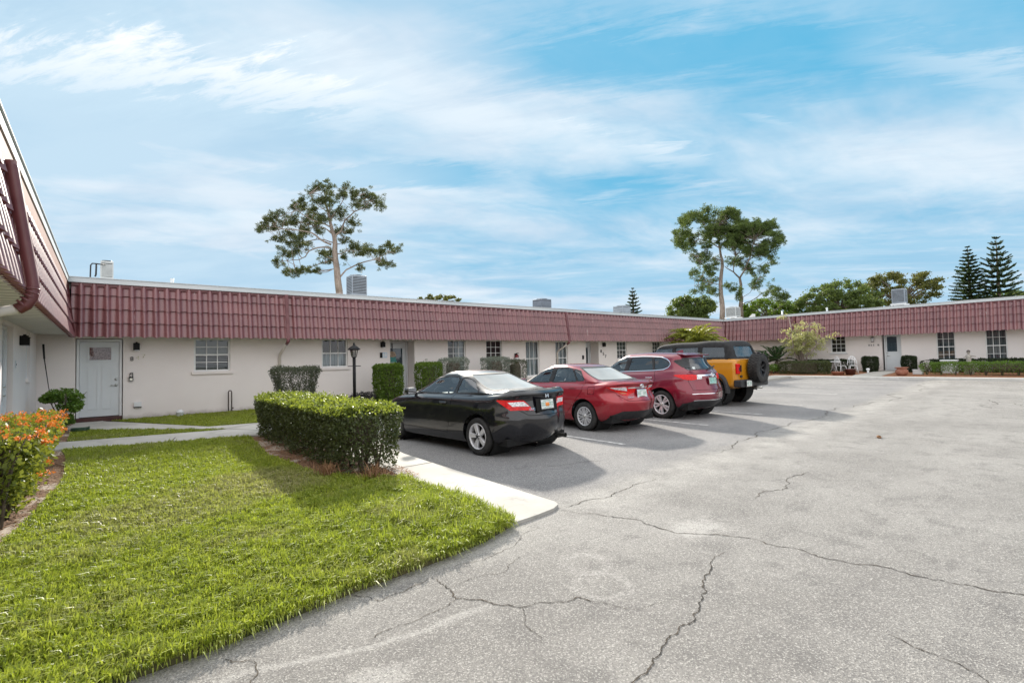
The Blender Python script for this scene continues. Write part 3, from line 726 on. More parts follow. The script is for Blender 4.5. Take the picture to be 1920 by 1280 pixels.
# ------------------------------------------------------------------ vehicles
def paint(name, col, rough=.32, coat=1.0, metal=0.0, col2=None):
    mt, N, b = new_mat(name); p = N.pos()
    dust = N.sstep(N.noise(p, 5, 5, .65), .45, .75)
    b.inputs['Base Color'].default_value = (*col, 1)
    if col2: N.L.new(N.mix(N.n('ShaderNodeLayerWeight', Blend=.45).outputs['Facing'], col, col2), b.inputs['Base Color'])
    b.inputs['Metallic'].default_value = metal; b.inputs['Coat Weight'].default_value = coat; b.inputs['Coat IOR'].default_value = 1.6
    b.inputs['Roughness'].default_value = rough; b.inputs['Specular IOR Level'].default_value = .12
    N.L.new(N.math('MULTIPLY_ADD', dust, .06, .02), b.inputs['Coat Roughness'])
    return mt
P_BLACK = paint('black_car_paint', (.006, .006, .009), .35)
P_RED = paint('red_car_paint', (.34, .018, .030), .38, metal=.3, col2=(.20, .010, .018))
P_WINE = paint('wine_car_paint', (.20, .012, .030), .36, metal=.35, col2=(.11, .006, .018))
P_GOLD = paint('gold_car_paint', (.56, .235, .012), .36, metal=.1)
M_CLOTH = mat('soft_top_cloth', (.011, .011, .012), .85, (.02, .02, .021), 12, bump=(90, .2))
M_PLAST = mat('black_plastic', (.016, .016, .018), .55, (.026, .026, .028), 15, bump=(60, .1))
M_RUBBER = mat('tyre_rubber', (.013, .013, .013), .8, (.03, .029, .028), 9, bump=(40, .25))
M_ALLOY = mat('alloy_rim', (.66, .66, .68), .32, metal=.45)
M_DRIM = mat('dark_rim', (.02, .021, .024), .4, metal=.3)
M_WELL = mat('wheel_well', (.006, .006, .006), .95)
M_REDL = mat('red_lamp', (.72, .010, .012), .25, (.50, .006, .008), 30, coat=.35, spec=.2)
M_CLRL = mat('clear_lamp', (.80, .80, .82), .2, (.50, .49, .51), 34, .4, .6, coat=.6)
M_AMBL = mat('amber_lamp', (.50, .09, .02), .15, coat=1.0)
M_PLATE = mat('plate_white', (.72, .74, .72), .4, (.60, .64, .62), 40)
M_PORAN = mat('plate_orange', (.75, .25, .05), .5)
M_PGRN = mat('plate_green', (.10, .30, .20), .5, (.40, .52, .48), 60)
M_PTEAL = mat('plate_teal', (.16, .44, .40), .4, (.45, .62, .6), 30)
M_CHR = mat('chrome', (.80, .80, .82), .08, metal=1.0)
M_SEAT = mat('seat_cloth', (.075, .072, .068), .9, (.05, .048, .046), 8)
M_SEATT = mat('seat_tan', (.24, .21, .17), .8, (.18, .16, .13), 8)
M_GLASS_CAR = mat_glass('car_glass', (.82, .88, .89))
M_GLASS_TINT = mat_glass('privacy_glass', (.16, .18, .20))
def dusty(name, k):  # car glass with the bright sky's glare painted in as a whitish diffuse film
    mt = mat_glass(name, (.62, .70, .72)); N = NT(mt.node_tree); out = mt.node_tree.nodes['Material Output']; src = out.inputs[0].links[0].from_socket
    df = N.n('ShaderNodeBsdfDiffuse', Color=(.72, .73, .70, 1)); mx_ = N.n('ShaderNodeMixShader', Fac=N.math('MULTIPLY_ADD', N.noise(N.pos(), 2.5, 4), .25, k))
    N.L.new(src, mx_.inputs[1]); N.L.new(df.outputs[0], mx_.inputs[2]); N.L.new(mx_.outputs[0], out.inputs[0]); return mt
M_GLASS_GLARE = dusty('glare_glass', .36)

AX, AY, AZ = Vector((1, 0, 0)), Vector((0, 1, 0)), Vector((0, 0, 1))
def hull2(pts):
    pts = sorted(set(map(tuple, pts)))
    def half(p):
        h = []
        for q in p:
            while len(h) > 1 and (h[-1][0]-h[-2][0])*(q[1]-h[-2][1])-(h[-1][1]-h[-2][1])*(q[0]-h[-2][0]) <= 1e-9: h.pop()
            h.append(q)
        return h[:-1]
    return half(pts)+half(pts[::-1])
def rounded(pts, r, seg=4):
    P = hull2(pts); out = []; n = len(P)
    for i in range(n):
        a, b, c = Vector(P[i-1]), Vector(P[i]), Vector(P[(i+1) % n])
        ra = min(r, (a-b).length*.45, (c-b).length*.45)
        p0, p1 = b+(a-b).normalized()*ra, b+(c-b).normalized()*ra
        for k in range(seg+1):
            t = k/seg; out.append(tuple(p0*(1-t)**2+b*2*t*(1-t)+p1*t*t))
    return hull2(out)
def shrink(poly, d):
    c = Vector((sum(p[0] for p in poly)/len(poly), sum(p[1] for p in poly)/len(poly))); out = []
    n = len(poly); off = []
    for i in range(n):
        a, b = Vector(poly[i]), Vector(poly[(i+1) % n]); t = (b-a).normalized(); nn = Vector((-t.y, t.x)); off.append((a+nn*d, t))
    for i in range(n):
        (p, t), (q, s) = off[i-1], off[i]
        den = t.x*s.y-t.y*s.x
        if abs(den) < 1e-4: out.append(tuple(q)); continue
        k = ((q.x-p.x)*s.y-(q.y-p.y)*s.x)/den; out.append(tuple(p+t*k))
    return hull2(out)
def edge_planes(poly, A, B):
    n = len(poly)
    for i in range(n):
        a, b = poly[i], poly[(i+1) % n]
        t = Vector((b[0]-a[0], b[1]-a[1])).normalized(); nn = (t.y, -t.x)      # outward for CCW
        no = A*nn[0]+B*nn[1]
        yield A*a[0]/A.dot(A)+B*a[1]/B.dot(B), no
def clip(src, poly, A, B, filt):
    bm = src.copy(); bm.normal_update()
    bmesh.ops.delete(bm, geom=[f for f in bm.faces if not filt(f)], context='FACES')
    for c0, no in edge_planes(poly, A, B):
        if not bm.faces: break
        bmesh.ops.bisect_plane(bm, geom=bm.faces[:]+bm.edges[:]+bm.verts[:], dist=1e-6, plane_co=c0, plane_no=no, clear_outer=True)
    return bm
def hole(bm, poly, A, B, filt):
    bm.normal_update()
    a0, a1 = min(p[0] for p in poly), max(p[0] for p in poly); b0, b1 = min(p[1] for p in poly), max(p[1] for p in poly)
    la, lb = A.dot(A), B.dot(B)
    def near(f):
        aa = [v.co.dot(A) for v in f.verts]; bb = [v.co.dot(B) for v in f.verts]
        return max(aa) > a0-.005 and min(aa) < a1+.005 and max(bb) > b0-.005 and min(bb) < b1+.005
    fs = [f for f in bm.faces if filt(f) and near(f)]
    geom = list(fs)+list({e for f in fs for e in f.edges})+list({v for f in fs for v in f.verts})
    for c0, no in edge_planes(poly, A, B):
        geom = bmesh.ops.bisect_plane(bm, geom=[g for g in geom if g.is_valid], dist=1e-6, plane_co=c0, plane_no=no)['geom']
    def inside(p):
        q = (p.dot(A), p.dot(B)); n = len(poly)
        return all((poly[(i+1) % n][0]-poly[i][0])*(q[1]-poly[i][1])-(poly[(i+1) % n][1]-poly[i][1])*(q[0]-poly[i][0]) > -1e-7 for i in range(n))
    bm.normal_update()
    bmesh.ops.delete(bm, geom=[f for f in bm.faces if near(f) and filt(f) and inside(f.calc_center_median())], context='FACES')
def offset(bm, d):
    bm.normal_update()
    for v in bm.verts: v.co += v.normal*d
    return bm
def to_obj(bm, name, mats, parent, solid=0.0, smooth=True, inner=None, off=-1):
    bm.normal_update()
    for f in bm.faces: f.smooth = smooth
    for e in bm.edges:
        if len(e.link_faces) < 2: e.smooth = False
    me = bpy.data.meshes.new(name); bm.to_mesh(me); bm.free()
    for mm in (mats if isinstance(mats, list) else [mats]): me.materials.append(mm)
    if inner: me.materials.append(inner)
    o = link(bpy.data.objects.new(name, me), parent)
    if solid:
        md = o.modifiers.new('thickness', 'SOLIDIFY'); md.thickness = solid; md.offset = off
        if inner: md.material_offset = 1; md.material_offset_rim = 1
    return o
NR, NC, NS = 9, 9, 46
CRK = BWK = 1.0
def plan_row(yr, yf, w, cr, cf, z, bow=.05, bowf=.10, crown=0.0, tap=None, crl=None):
    """one closed waterline of the body (right half), from the rear centre round to the front centre"""
    P = []
    if w > .62 and yr < .4: cr, bow = min(cr*CRK, w*.6), bow*BWK
    cl = crl or cr
    def bw(x, b): return b*min(1, x/max(w-cr, .01))**2
    for i in range(NR): x = (w-cr)*i/NR; P.append((x, yr+bw(x, bow)))
    for i in range(NC):
        a = -math.pi/2+math.pi/2*i/NC; P.append((w-cr+cr*math.cos(a), yr+bow+cl+cl*math.sin(a)))
    ya, yb = yr+bow+cl, yf-bowf-cf
    for i in range(NS): P.append((w, ya+(yb-ya)*i/NS))
    for i in range(NC):
        a = math.pi/2*i/NC; P.append((w-cf+cf*math.cos(a), yf-bowf-cf+cf*math.sin(a)))
    for i in range(NR+1): x = (w-cf)*(1-i/NR); P.append((x, yf-bowf*min(1, x/max(w-cf, .01))**2))
    P = np.array(P); zz = np.interp(P[:, 1], [q[0] for q in z], [q[1] for q in z]) if hasattr(z, '__len__') else np.full(len(P), z)
    # soften the height profile
    for _ in range(2): zz[1:-1] = (zz[:-2]+2*zz[1:-1]+zz[2:])/4
    if crown: zz = zz+crown*(1-(P[:, 0]/max(w, .01))**2)
    X = P[:, 0].copy()
    if tap: X *= np.interp(P[:, 1], [q[0] for q in tap], [q[1] for q in tap])
    return np.stack([X, P[:, 1], zz], 1)
def loft_body(rows, sub=5, bulges=()):
    G = np.stack(rows); K, n, _ = G.shape
    h = np.maximum(np.linalg.norm(G[1:]-G[:-1], axis=2), 1e-4)[..., None]
    mt = np.zeros_like(G); dl = (G[1:]-G[:-1])/h
    mt[1:-1] = (h[1:]*dl[:-1]+h[:-1]*dl[1:])/(h[1:]+h[:-1]); mt[0] = dl[0]; mt[-1] = dl[-1]
    out = []
    for k in range(K-1):
        for j in range(sub):
            t = j/sub
            out.append((2*t**3-3*t**2+1)*G[k]+(t**3-2*t**2+t)*h[k]*mt[k]+(-2*t**3+3*t**2)*G[k+1]+(t**3-t**2)*h[k]*mt[k+1])
    out.append(G[-1]); V = np.stack(out); V[..., 0] = np.maximum(V[..., 0], 0)
    V[:, 0, 0] = 0; V[:, -1, 0] = 0
    for yc, zc, ry, rz, amt in bulges:       # swollen wheel arches
        g = np.exp(-((V[..., 1]-yc)/ry)**2-((V[..., 2]-zc)/rz)**2)*(V[..., 0] > .5)
        V[..., 0] += amt*g
    m_, n_, _ = V.shape
    bm = bmesh.new()
    Rv = [[bm.verts.new(V[i, j]) for j in range(n_)] for i in range(m_)]
    Lv = [[Rv[i][j] if V[i, j, 0] < 1e-6 else bm.verts.new((-V[i, j, 0], V[i, j, 1], V[i, j, 2])) for j in range(n_)] for i in range(m_)]
    for i in range(m_-1):
        for j in range(n_-1):
            for T, fl in ((Rv, False), (Lv, True)):
                q = [T[i][j], T[i][j+1], T[i+1][j+1], T[i+1][j]]
                q = list(dict.fromkeys(q))
                if len(q) < 3: continue
                try: bm.faces.new(q[::-1] if fl else q)
                except ValueError: pass
    bmesh.ops.remove_doubles(bm, verts=bm.verts[:], dist=2e-4)
    bmesh.ops.dissolve_degenerate(bm, edges=bm.edges[:], dist=1e-5)
    bmesh.ops.recalc_face_normals(bm, faces=bm.faces[:])
    return bm
def side_f(sg, zmin=-9): return lambda f: f.calc_center_median().x*sg > .30 and f.normal.x*sg > .30 and f.calc_center_median().z > zmin
def rear_f(y1): return lambda f: f.normal.y < -.10 and f.calc_center_median().y < y1
def front_f(y0): return lambda f: f.normal.y > .10 and f.calc_center_median().y > y0
def wheel(root, x, y, r, wd, sg, rim_mat, style, rr=.66, knobby=False, label=None, name='wheel', axis=None):
    """wheel > tyre, rim, hub; x, y the hub centre, sg the outer side"""
    M = (axis or Matrix.Translation((x, y, r))) @ Matrix.Rotation(math.pi/2*sg, 4, 'Y')
    h = wd/2; ri = r*rr
    t = MB()
    t.lathe([(ri*.98, -h*.86), (ri+.012, -h), (r*.90, -h*1.02), (r*.965, -h*.90), (r*.993, -h*.68), (r, -h*.3), (r, h*.3), (r*.993, h*.68), (r*.965, h*.90), (r*.90, h*1.02), (ri+.012, h), (ri*.98, h*.86)], 44, 0, True, M)
    if knobby:
        nb = 30
        for k in range(nb):
            a = 2*math.pi*k/nb
            for zc, da, sz in ((-h*.72, 0, .50), (h*.72, .5, .50), (-h*.2, .5, .32), (h*.22, 0, .32)):
                a2 = a+da*2*math.pi/nb
                Mb = M @ Matrix.Rotation(a2, 4, 'Z') @ Matrix.Translation((r*1.0, 0, zc))
                t.box(-.02, .013, -r*.072, r*.072, -h*sz*.55, h*sz*.55, 0, .006, Mb)
    o = t.build(name, M_RUBBER, root)
    if label: o['label'] = label
    g = MB()
    zo = h*.80
    g.lathe([(ri*.99, h*.9), (ri*.995, h*.99), (ri*.95, h*1.0), (ri*.905, h*.90), (ri*.90, h*.35), (ri*.86, -h*.8), (ri*.99, -h*.86)], 44, 0, True, M)
    g.lathe([(0.0, h*.10), (ri*.9, h*.02)], 24, 1, True, M)          # dark drum behind
    def spoke(a, w0, w1, r0, r1, z0, z1):
        Ms = M @ Matrix.Rotation(a, 4, 'Z'); th = .028
        vs = []
        for rr_, ww, zz in ((r0, w0, z0), ((r0+r1)/2, (w0+w1)/2, (z0+z1)/2+.006), (r1, w1, z1)):
            for s_, dz in ((-1, -.018), (-.8, 0), (.8, 0), (1, -.018), (1, -th-.018), (-1, -th-.018)): vs.append(Ms @ Vector((rr_, s_*ww/2, zz+dz)))
        fs = []
        for k in range(2):
            for j in range(6): fs.append([k*6+j, k*6+(j+1) % 6, (k+1)*6+(j+1) % 6, (k+1)*6+j])
        g.add(vs, fs, 0, False)
    if style == 'five':
        for k in range(5): spoke(2*math.pi*k/5+.31, ri*.26, ri*.40, ri*.12, ri*.93, zo, h*.93)
    elif style == 'twin10':
        for k in range(8):
            a = 2*math.pi*k/8+.2
            spoke(a-.16, ri*.10, ri*.13, ri*.2, ri*.95, zo, h*.95); spoke(a+.16, ri*.10, ri*.13, ri*.2, ri*.95, zo, h*.95)
    elif style == 'ten':
        for k in range(5):
            a = 2*math.pi*k/5+.45
            spoke(a-.20, ri*.16, ri*.22, ri*.15, ri*.95, zo, h*.94); spoke(a+.20, ri*.16, ri*.22, ri*.15, ri*.95, zo, h*.94)
    else:
        for k in range(6): spoke(2*math.pi*k/6, ri*.24, ri*.30, ri*.15, ri*.93, h*.35, h*.7)
    g.lathe([(ri*.24, zo*.80 if style != 'six' else h*.3), (ri*.235, zo+.004 if style != 'six' else h*.45), (ri*.14, zo+.012 if style != 'six' else h*.5), (0.0005, zo+.014 if style != 'six' else h*.5)], 24, 0, True, M)
    g.build('rim', [rim_mat, M_WELL], o)
    c = MB(); zc = zo+.014 if style != 'six' else h*.5
    c.lathe([(ri*.115, zc-.004), (ri*.11, zc+.008), (.0005, zc+.010)], 18, 0, True, M)
    for k in range(5):
        a = 2*math.pi*k/5; Mk = M @ Matrix.Translation((ri*.185*math.cos(a), ri*.185*math.sin(a), zc-.012)); c.lathe([(.011, 0), (.010, .014), (.0005, .016)], 8, 0, False, Mk)
    c.build('hub_cap', M_DRIM if style in ('five', 'six') else M_CHROME, o)
    return o
def seat(root, x, y, z, mt, w=.46):
    s = MB(); s.box(x-w/2, x+w/2, y-.25, y+.25, z, z+.16, 0, .05)
    Mb = Matrix.Translation((x, y-.25, z+.12)) @ Matrix.Rotation(R(16), 4, 'X')
    s.box(-w/2, w/2, -.07, .07, 0, .55, 0, .06, Mb); s.box(-.13, .13, -.05, .05, .58, .76, 0, .045, Mb); s.box(-.05, .05, -.012, .012, .5, .6, 0, 0, Mb)
    return s.build('seat', mt, root)
def plate(root, y, z, M, style, tilt=10, x=0.0):
    Mp = Matrix.Translation((x, y, z)) @ Matrix.Rotation(R(-tilt), 4, 'X')
    p = MB(); p.box(-.152, .152, -.004, .004, -.076, .076, 0, .003, Mp)
    if style == 'orange':
        for dx in (-.035, .035): p.lathe([(.034, 0), (.03, .006), (.0005, .008)], 10, 1, True, Mp @ Matrix.Translation((dx*.55, -.0045, -.005)) @ Matrix.Rotation(math.pi/2, 4, 'X'))
        ink = 2
    else: ink = 2
    rg = random.Random(3)
    for k in range(3):
        for sx_ in (-1, 1):
            xx = sx_*(.052+k*.036)
            p.box(xx-.012, xx+.012, -.0065, -.0045, -.028, .034, ink, 0, Mp)
            p.box(xx-.006, xx+.006, -.0075, -.0068, -.014+.01*rg.random(), .010, 0, 0, Mp)
    p.box(-.09, .09, -.0062, -.0045, .050, .062, ink, 0, Mp); p.box(-.10, .10, -.0062, -.0045, -.062, -.052, ink, 0, Mp)
    o = p.build('number_plate', [M_PTEAL if style == 'teal' else M_PLATE, M_PORAN, M_PGRN], root)
    fr = MB()
    for q in ((-.165, .165, -.09, -.076), (-.165, .165, .076, .09), (-.165, -.152, -.076, .076), (.152, .165, -.076, .076)): fr.box(q[0], q[1], -.007, .004, q[2], q[3], 0, 0, Mp)
    fr.build('plate_frame', M_CHR if style != 'orange' else M_PLAST, o)
    return o
def text_mesh(name, body, size, M, mt, parent, ext=.003, align='CENTER'):
    cu = bpy.data.curves.new(name, 'FONT'); cu.body = body; cu.size = size; cu.extrude = ext; cu.align_x = align; cu.align_y = 'CENTER'
    t = bpy.data.objects.new(name, cu); COL.objects.link(t); dg = bpy.context.evaluated_depsgraph_get()
    me = bpy.data.meshes.new_from_object(t.evaluated_get(dg)); bpy.data.objects.remove(t); bpy.data.curves.remove(cu)
    me.transform(M); me.materials.clear(); me.materials.append(mt)
    return link(bpy.data.objects.new(name, me), parent)
def mirror(root, x, y, z, sg, mt):
    m_ = MB(); m_.box(-.11, .11, -.075, .075, -.07, .07, 0, .05, Matrix.Translation((x+sg*.12, y, z+.02)))
    m_.box(-.06, .06, -.03, .03, -.02, .02, 0, .01, Matrix.Translation((x+sg*.02, y+.02, z-.03)))
    o = m_.build('mirror', mt, root)
    g = MB(); g.box(-.09, .09, -.002, .002, -.052, .052, 0, 0, Matrix.Translation((x+sg*.12, y-.0765, z+.02))); g.build('mirror_glass', M_CHR, o)
def finish_car(root, base, cfg):
    """cut a lofted shell into body, doors, lids, windows, lamps and trim"""
    body = base.copy(); pt = cfg['paint']; rw = cfg['r']
    for sg in (-1, 1):
        for yw in cfg['axles']:
            R_ = cfg['arch']; poly = [(yw+R_*math.cos(2*math.pi*k/28), rw+.02+R_*math.sin(2*math.pi*k/28)) for k in range(28)]
            hole(body, hull2(poly), AY, AZ, lambda f, s=sg: f.calc_center_median().x*s > .45 and abs(f.normal.x) > .2)
    shell = body.copy()
    jobs = []
    for i, win in enumerate(cfg['side_windows']):
        poly = rounded(win['p'], win.get('r', .05))
        for sg in (-1, 1): jobs.append((poly, AY, AZ, side_f(sg), win.get('g', M_GLASS_CAR), 'side_window', win.get('trim', M_PLAST), win.get('tw', .018)))
    rw_ = cfg['rear_window']; jobs.append((rounded(rw_['p'], rw_.get('r', .07)), AX, AZ, rear_f(rw_['y']), rw_.get('g', M_GLASS_CAR), 'rear_window', M_PLAST, .02))
    wi = cfg['windshield']; jobs.append((rounded(wi['p'], .07), AX, AZ, front_f(wi['y']), M_GLASS_CAR, 'windshield', M_PLAST, .02))
    for poly, A, B, fl, gm_, nm, tm, tw in jobs:
        hole(body, poly, A, B, fl); hole(shell, shrink(poly, -.0005), A, B, fl)
        g = offset(clip(base, poly, A, B, fl), -.006)
        go = to_obj(g, nm, gm_, root)
        outer = shrink(poly, -tw); t = clip(base, outer, A, B, fl); hole(t, shrink(poly, .006), A, B, fl)
        to_obj(offset(t, .0015), 'window_trim', tm, go, .008)
    for nm, pts, mt_, sides in cfg['panels']:
        poly = hull2(pts)
        for sg in sides:
            if nm == 'door' or nm == 'fuel_flap':
                A, B, fl = AY, AZ, side_f(sg, .15)
            else: A, B, fl = AX, AZ, rear_f(cfg['lid_y'])
            d_ = clip(shell, shrink(poly, .008), A, B, fl)
            hole(body, poly, A, B, fl)
            d_o = to_obj(d_, nm, pt, root, .018, True, M_WELL)
            if nm == 'door':
                for hy, hz in cfg['handles']:
                    if min(p[0] for p in pts) < hy < max(p[0] for p in pts):
                        # place on the skin
                        xs_ = [v.co.x*sg for v in base.verts if abs(v.co.y-hy) < .08 and abs(v.co.z-hz) < .06 and v.co.x*sg > .3]
                        xx = sum(xs_)/max(1, len(xs_))*sg
                        hb = MB(); hb.box(-.10, .10, -.014, .014, -.016, .016, 0, .012, Matrix.Translation((xx+sg*.022, hy, hz)) @ Matrix.Rotation(math.pi/2, 4, 'Z'))
                        hb.box(-.06, .06, -.006, .006, -.03, .03, 1, .005, Matrix.Translation((xx+sg*.003, hy, hz-.012)) @ Matrix.Rotation(math.pi/2, 4, 'Z'))
                        hb.build('door_handle', [cfg.get('handle_mat', pt), M_WELL], d_o)
    for nm, pts, A, B, fl, mt_, off in cfg['patches']:
        p_ = clip(base, hull2(pts), A, B, fl)
        if len(p_.faces): to_obj(offset(p_, off), nm, mt_, root, .006)
        else: p_.free()
    bo = to_obj(body, 'body', pt, root, .016, True, M_WELL)
    # wheel wells, floor and cabin
    L0, L1 = cfg['floor']; W = cfg['w']
    u = MB(); u.box(-W+.16, W-.16, L0, L1, cfg['floor_z'], cfg['floor_z']+.12)
    for yw in cfg['axles']:
        for sg in (-1, 1):
            Mw = Matrix.Translation((sg*(W-.30), yw, rw+.02)) @ Matrix.Rotation(math.pi/2, 4, 'Y')
            R_ = cfg['arch']+.012; u.lathe([(R_, .27), (R_, -.22)], 28, 0, True, Mw)
    for yw in cfg['axles']: u.tube([(-W+.2, yw, rw), (W-.2, yw, rw)], .06, 8)
    u.build('underbody', M_WELL, root)
    cb = MB(); y0, y1, zt = cfg['cabin']
    cb.box(-W+.14, W-.14, y0, y1, cfg['floor_z']+.12, cfg['floor_z']+.20)
    cb.box(-W+.14, W-.14, y1-.30, y1, cfg['floor_z']+.2, zt, 0, .05); cb.box(-W+.16, W-.16, y0-.25, y0, cfg['floor_z']+.2, zt-.06, 0, .03)
    cb.build('dashboard', M_PLAST, root)
    st = MB(); Ms = Matrix.Translation((-.36, y1-.50, zt-.02)) @ Matrix.Rotation(R(65), 4, 'X')
    ring = [(.185*math.cos(2*math.pi*k/20), .185*math.sin(2*math.pi*k/20), 0) for k in range(21)]
    st.tube([Ms @ Vector(p) for p in ring], .017, 8, cap=False); st.box(-.18, .18, -.02, .02, -.012, .012, 0, 0, Ms); st.tube([Ms @ Vector((0, 0, 0)), Ms @ Vector((0, 0, -.28))], .03, 8)
    st.build('steering_wheel', M_PLAST, root)
    for sx_, sy in cfg['seats']: seat(root, sx_, sy, cfg['floor_z']+.22, cfg.get('seat_mat', M_SEAT))
    for sg in (-1, 1):
        for yw in cfg['axles']: wheel(root, sg*(W-cfg['ww']/2-cfg.get('inset', .02)), yw, rw, cfg['ww'], sg, cfg['rim_mat'], cfg['rim'], cfg.get('rr', .66), cfg.get('knobby', False))
        mx, my, mz = cfg['mirror']; mirror(root, sg*mx, my, mz, sg, pt)
    base.free(); shell.free()
    return bo
DIAGL, DIAGR = Vector((-.7071, .7071, 0)), Vector((.7071, .7071, 0))
def corner_f(sg, y1, zmin=0): return lambda f: f.calc_center_median().x*sg > .15 and f.calc_center_median().y < y1 and (f.normal.y < -.12 or f.normal.x*sg > .3) and f.calc_center_median().z > zmin
def lamp(nm, pts, sg, y1, mt_, off): return (nm, pts, DIAGL if sg < 0 else DIAGR, AZ, corner_f(sg, y1, .4), mt_, off)

# ---- black two-door coupe
def tapers(L, a=.93, b=.92): return [(0, a), (L*.07, a+.03), (L*.2, .99), (L*.4, 1), (L*.7, .995), (L*.86, .97), (L*.96, b+.02), (L, b)]
def coupe():
    L = 4.44; T = tapers(L)
    rows = [plan_row(.6, 3.9, .30, .1, .1, .19), plan_row(.30, 4.2, .70, .2, .25, .19, tap=T),
            plan_row(.14, 4.36, .80, .26, .3, [(0, .29), (.5, .24), (1, .19), (3.5, .18), (4.4, .22)], .10, .2, tap=T),
            plan_row(.05, 4.42, .850, .28, .34, [(0, .36), (.6, .32), (1, .28), (3.5, .27), (4.4, .34)], .12, .22, tap=T),
            plan_row(.0, 4.44, .872, .28, .36, [(0, .52), (1, .48), (3.5, .46), (4.4, .50)], .13, .24, tap=T),
            plan_row(.01, 4.43, .875, .27, .36, [(0, .66), (1, .64), (3.5, .60), (4.4, .60)], .13, .26, tap=T),
            plan_row(.045, 4.40, .868, .26, .38, [(0, .715), (1, .74), (3.5, .69), (4.4, .66)], .12, .3, tap=T),
            plan_row(.075, 4.34, .856, .24, .40, [(0, .80), (.5, .82), (1, .84), (3.2, .80), (4.3, .70)], .11, .3, tap=T),
            plan_row(.10, 4.25, .838, .22, .42, [(0, .93), (.5, .925), (1, .925), (2.8, .90), (3.4, .855), (4.3, .74)], .10, .3, tap=T),
            plan_row(.085, 4.12, .80, .20, .45, [(0, 1.015), (.5, .99), (1, .965), (2.8, .935), (3.4, .90), (4.2, .77)], .07, .3, crown=.015, tap=T),
            plan_row(.13, 4.02, .765, .16, .45, [(0, 1.045), (.5, 1.01), (1, .985), (2.8, .955), (3.4, .92), (4.1, .79)], .05, .3, crown=.02, tap=T),
            plan_row(.52, 3.50, .735, .25, .5, [(0, 1.05), (.7, 1.045), (1.2, 1.01), (2.6, .985), (3.0, .98), (3.5, .96)], .12, .25, crown=.02),
            plan_row(.95, 3.05, .672, .25, .45, [(.9, 1.175), (1.4, 1.16), (2.2, 1.15), (2.7, 1.13), (3.05, 1.12)], .12, .2, crown=.015),
            plan_row(1.36, 2.62, .590, .22, .38, [(1.3, 1.305), (1.7, 1.325), (2.1, 1.32), (2.62, 1.265)], .10, .16, crown=.03),
            plan_row(1.55, 2.44, .50, .2, .3, [(1.5, 1.355), (1.8, 1.375), (2.1, 1.37), (2.44, 1.325)], .08, .12, crown=.02),
            plan_row(1.75, 2.25, .24, .1, .1, [(1.7, 1.388), (1.9, 1.398), (2.25, 1.378)], .04, .05, crown=.004),
            plan_row(1.85, 2.15, .002, .0005, .0005, 1.40, 0, 0)]
    base = loft_body(rows, 5, [(.89, .55, .42, .28, .012), (3.54, .52, .42, .26, .012)])
    root = thing('parked_car', (5.72, 5.97, 0), 'shiny black two-door coupe parked nearest the hedge, dusty roof', 'car', 'cars parked in a row', R(4.2))
    sw = [{'p': [(2.98, .995), (1.72, 1.0), (1.665, 1.02), (1.60, 1.25), (1.66, 1.295), (1.95, 1.305), (2.30, 1.27), (2.62, 1.185), (2.88, 1.06)], 'r': .04},
          {'p': [(1.60, 1.01), (.98, 1.035), (.99, 1.07), (1.20, 1.20), (1.38, 1.275), (1.52, 1.285)], 'r': .05}]
    cfg = dict(paint=P_BLACK, r=.315, arch=.365, axles=(.89, 3.54), w=.865, ww=.205, rim='five', rim_mat=M_ALLOY, rr=.70, mirror=(.78, 2.86, 1.0), inset=.015,
        side_windows=sw, rear_window={'p': [(-.60, 1.075), (.60, 1.075), (.475, 1.335), (-.475, 1.335)], 'y': 1.75, 'r': .06, 'g': M_GLASS_GLARE},
        windshield={'p': [(-.66, 1.0), (.66, 1.0), (.5, 1.30), (-.5, 1.30)], 'y': 2.3},
        panels=[('door', [(3.16, .34), (3.18, .80), (3.02, .99), (2.66, 1.20), (2.32, 1.305), (1.95, 1.335), (1.66, 1.325), (1.58, 1.26), (1.63, 1.0), (1.62, .60), (1.70, .32)], P_BLACK, (-1, 1)),
                ('boot_lid', [(-.60, .995), (-.56, .80), (-.36, .665), (.36, .665), (.56, .80), (.60, .995)], P_BLACK, (1,))],
        lid_y=.4, handles=[(1.82, .845)], handle_mat=P_BLACK,
        patches=[lamp('tail_light', [(.27, .745), (.66, .765), (.88, .925), (.86, .94), (.43, .915)], s_, .75, M_REDL, .004) for s_ in (-1, 1)] +
                [lamp('reverse_light', [(.345, .815), (.62, .825), (.70, .895), (.44, .895)], s_, .75, M_CLRL, .008) for s_ in (-1, 1)],
        floor=(.3, 4.15), floor_z=.18, cabin=(.95, 3.05, .93), seats=((-.36, 2.05), (.36, 2.05)), seat_mat=M_SEATT)
    finish_car(root, base, cfg)
    plate(root, .058, .835, None, 'orange', 8)
    r_ = MB(); r_.box(-.25, .25, -.006, .010, -.115, .10, 0, .004, Matrix.Translation((0, .073, .835)) @ Matrix.Rotation(R(-8), 4, 'X')); r_.build('plate_recess', M_WELL, root)
    text_mesh('badge', 'CIVIC', .055, Matrix.Translation((-.36, .060, .775)) @ Matrix.Rotation(R(82), 4, 'X'), M_CHR, root)
    e = MB(); Me = Matrix.Translation((0, .062, .972)) @ Matrix.Rotation(R(-5), 4, 'X')
    for q in ((-.036, -.022, -.03, .03), (.022, .036, -.03, .03), (-.022, .022, -.006, .008)): e.box(q[0], q[1], -.008, .012, q[2], q[3], 0, .003, Me)
    e.build('emblem', M_CHR, root)
    x_ = MB(); x_.tube([(.50, .40, .25), (.50, .10, .25)], [.038, .042], 12, cap=False); x_.tube([(.50, .40, .25), (.50, .13, .25)], .032, 12, 1); x_.build('exhaust_pipe', [M_CHROME, M_WELL], root)
    return root
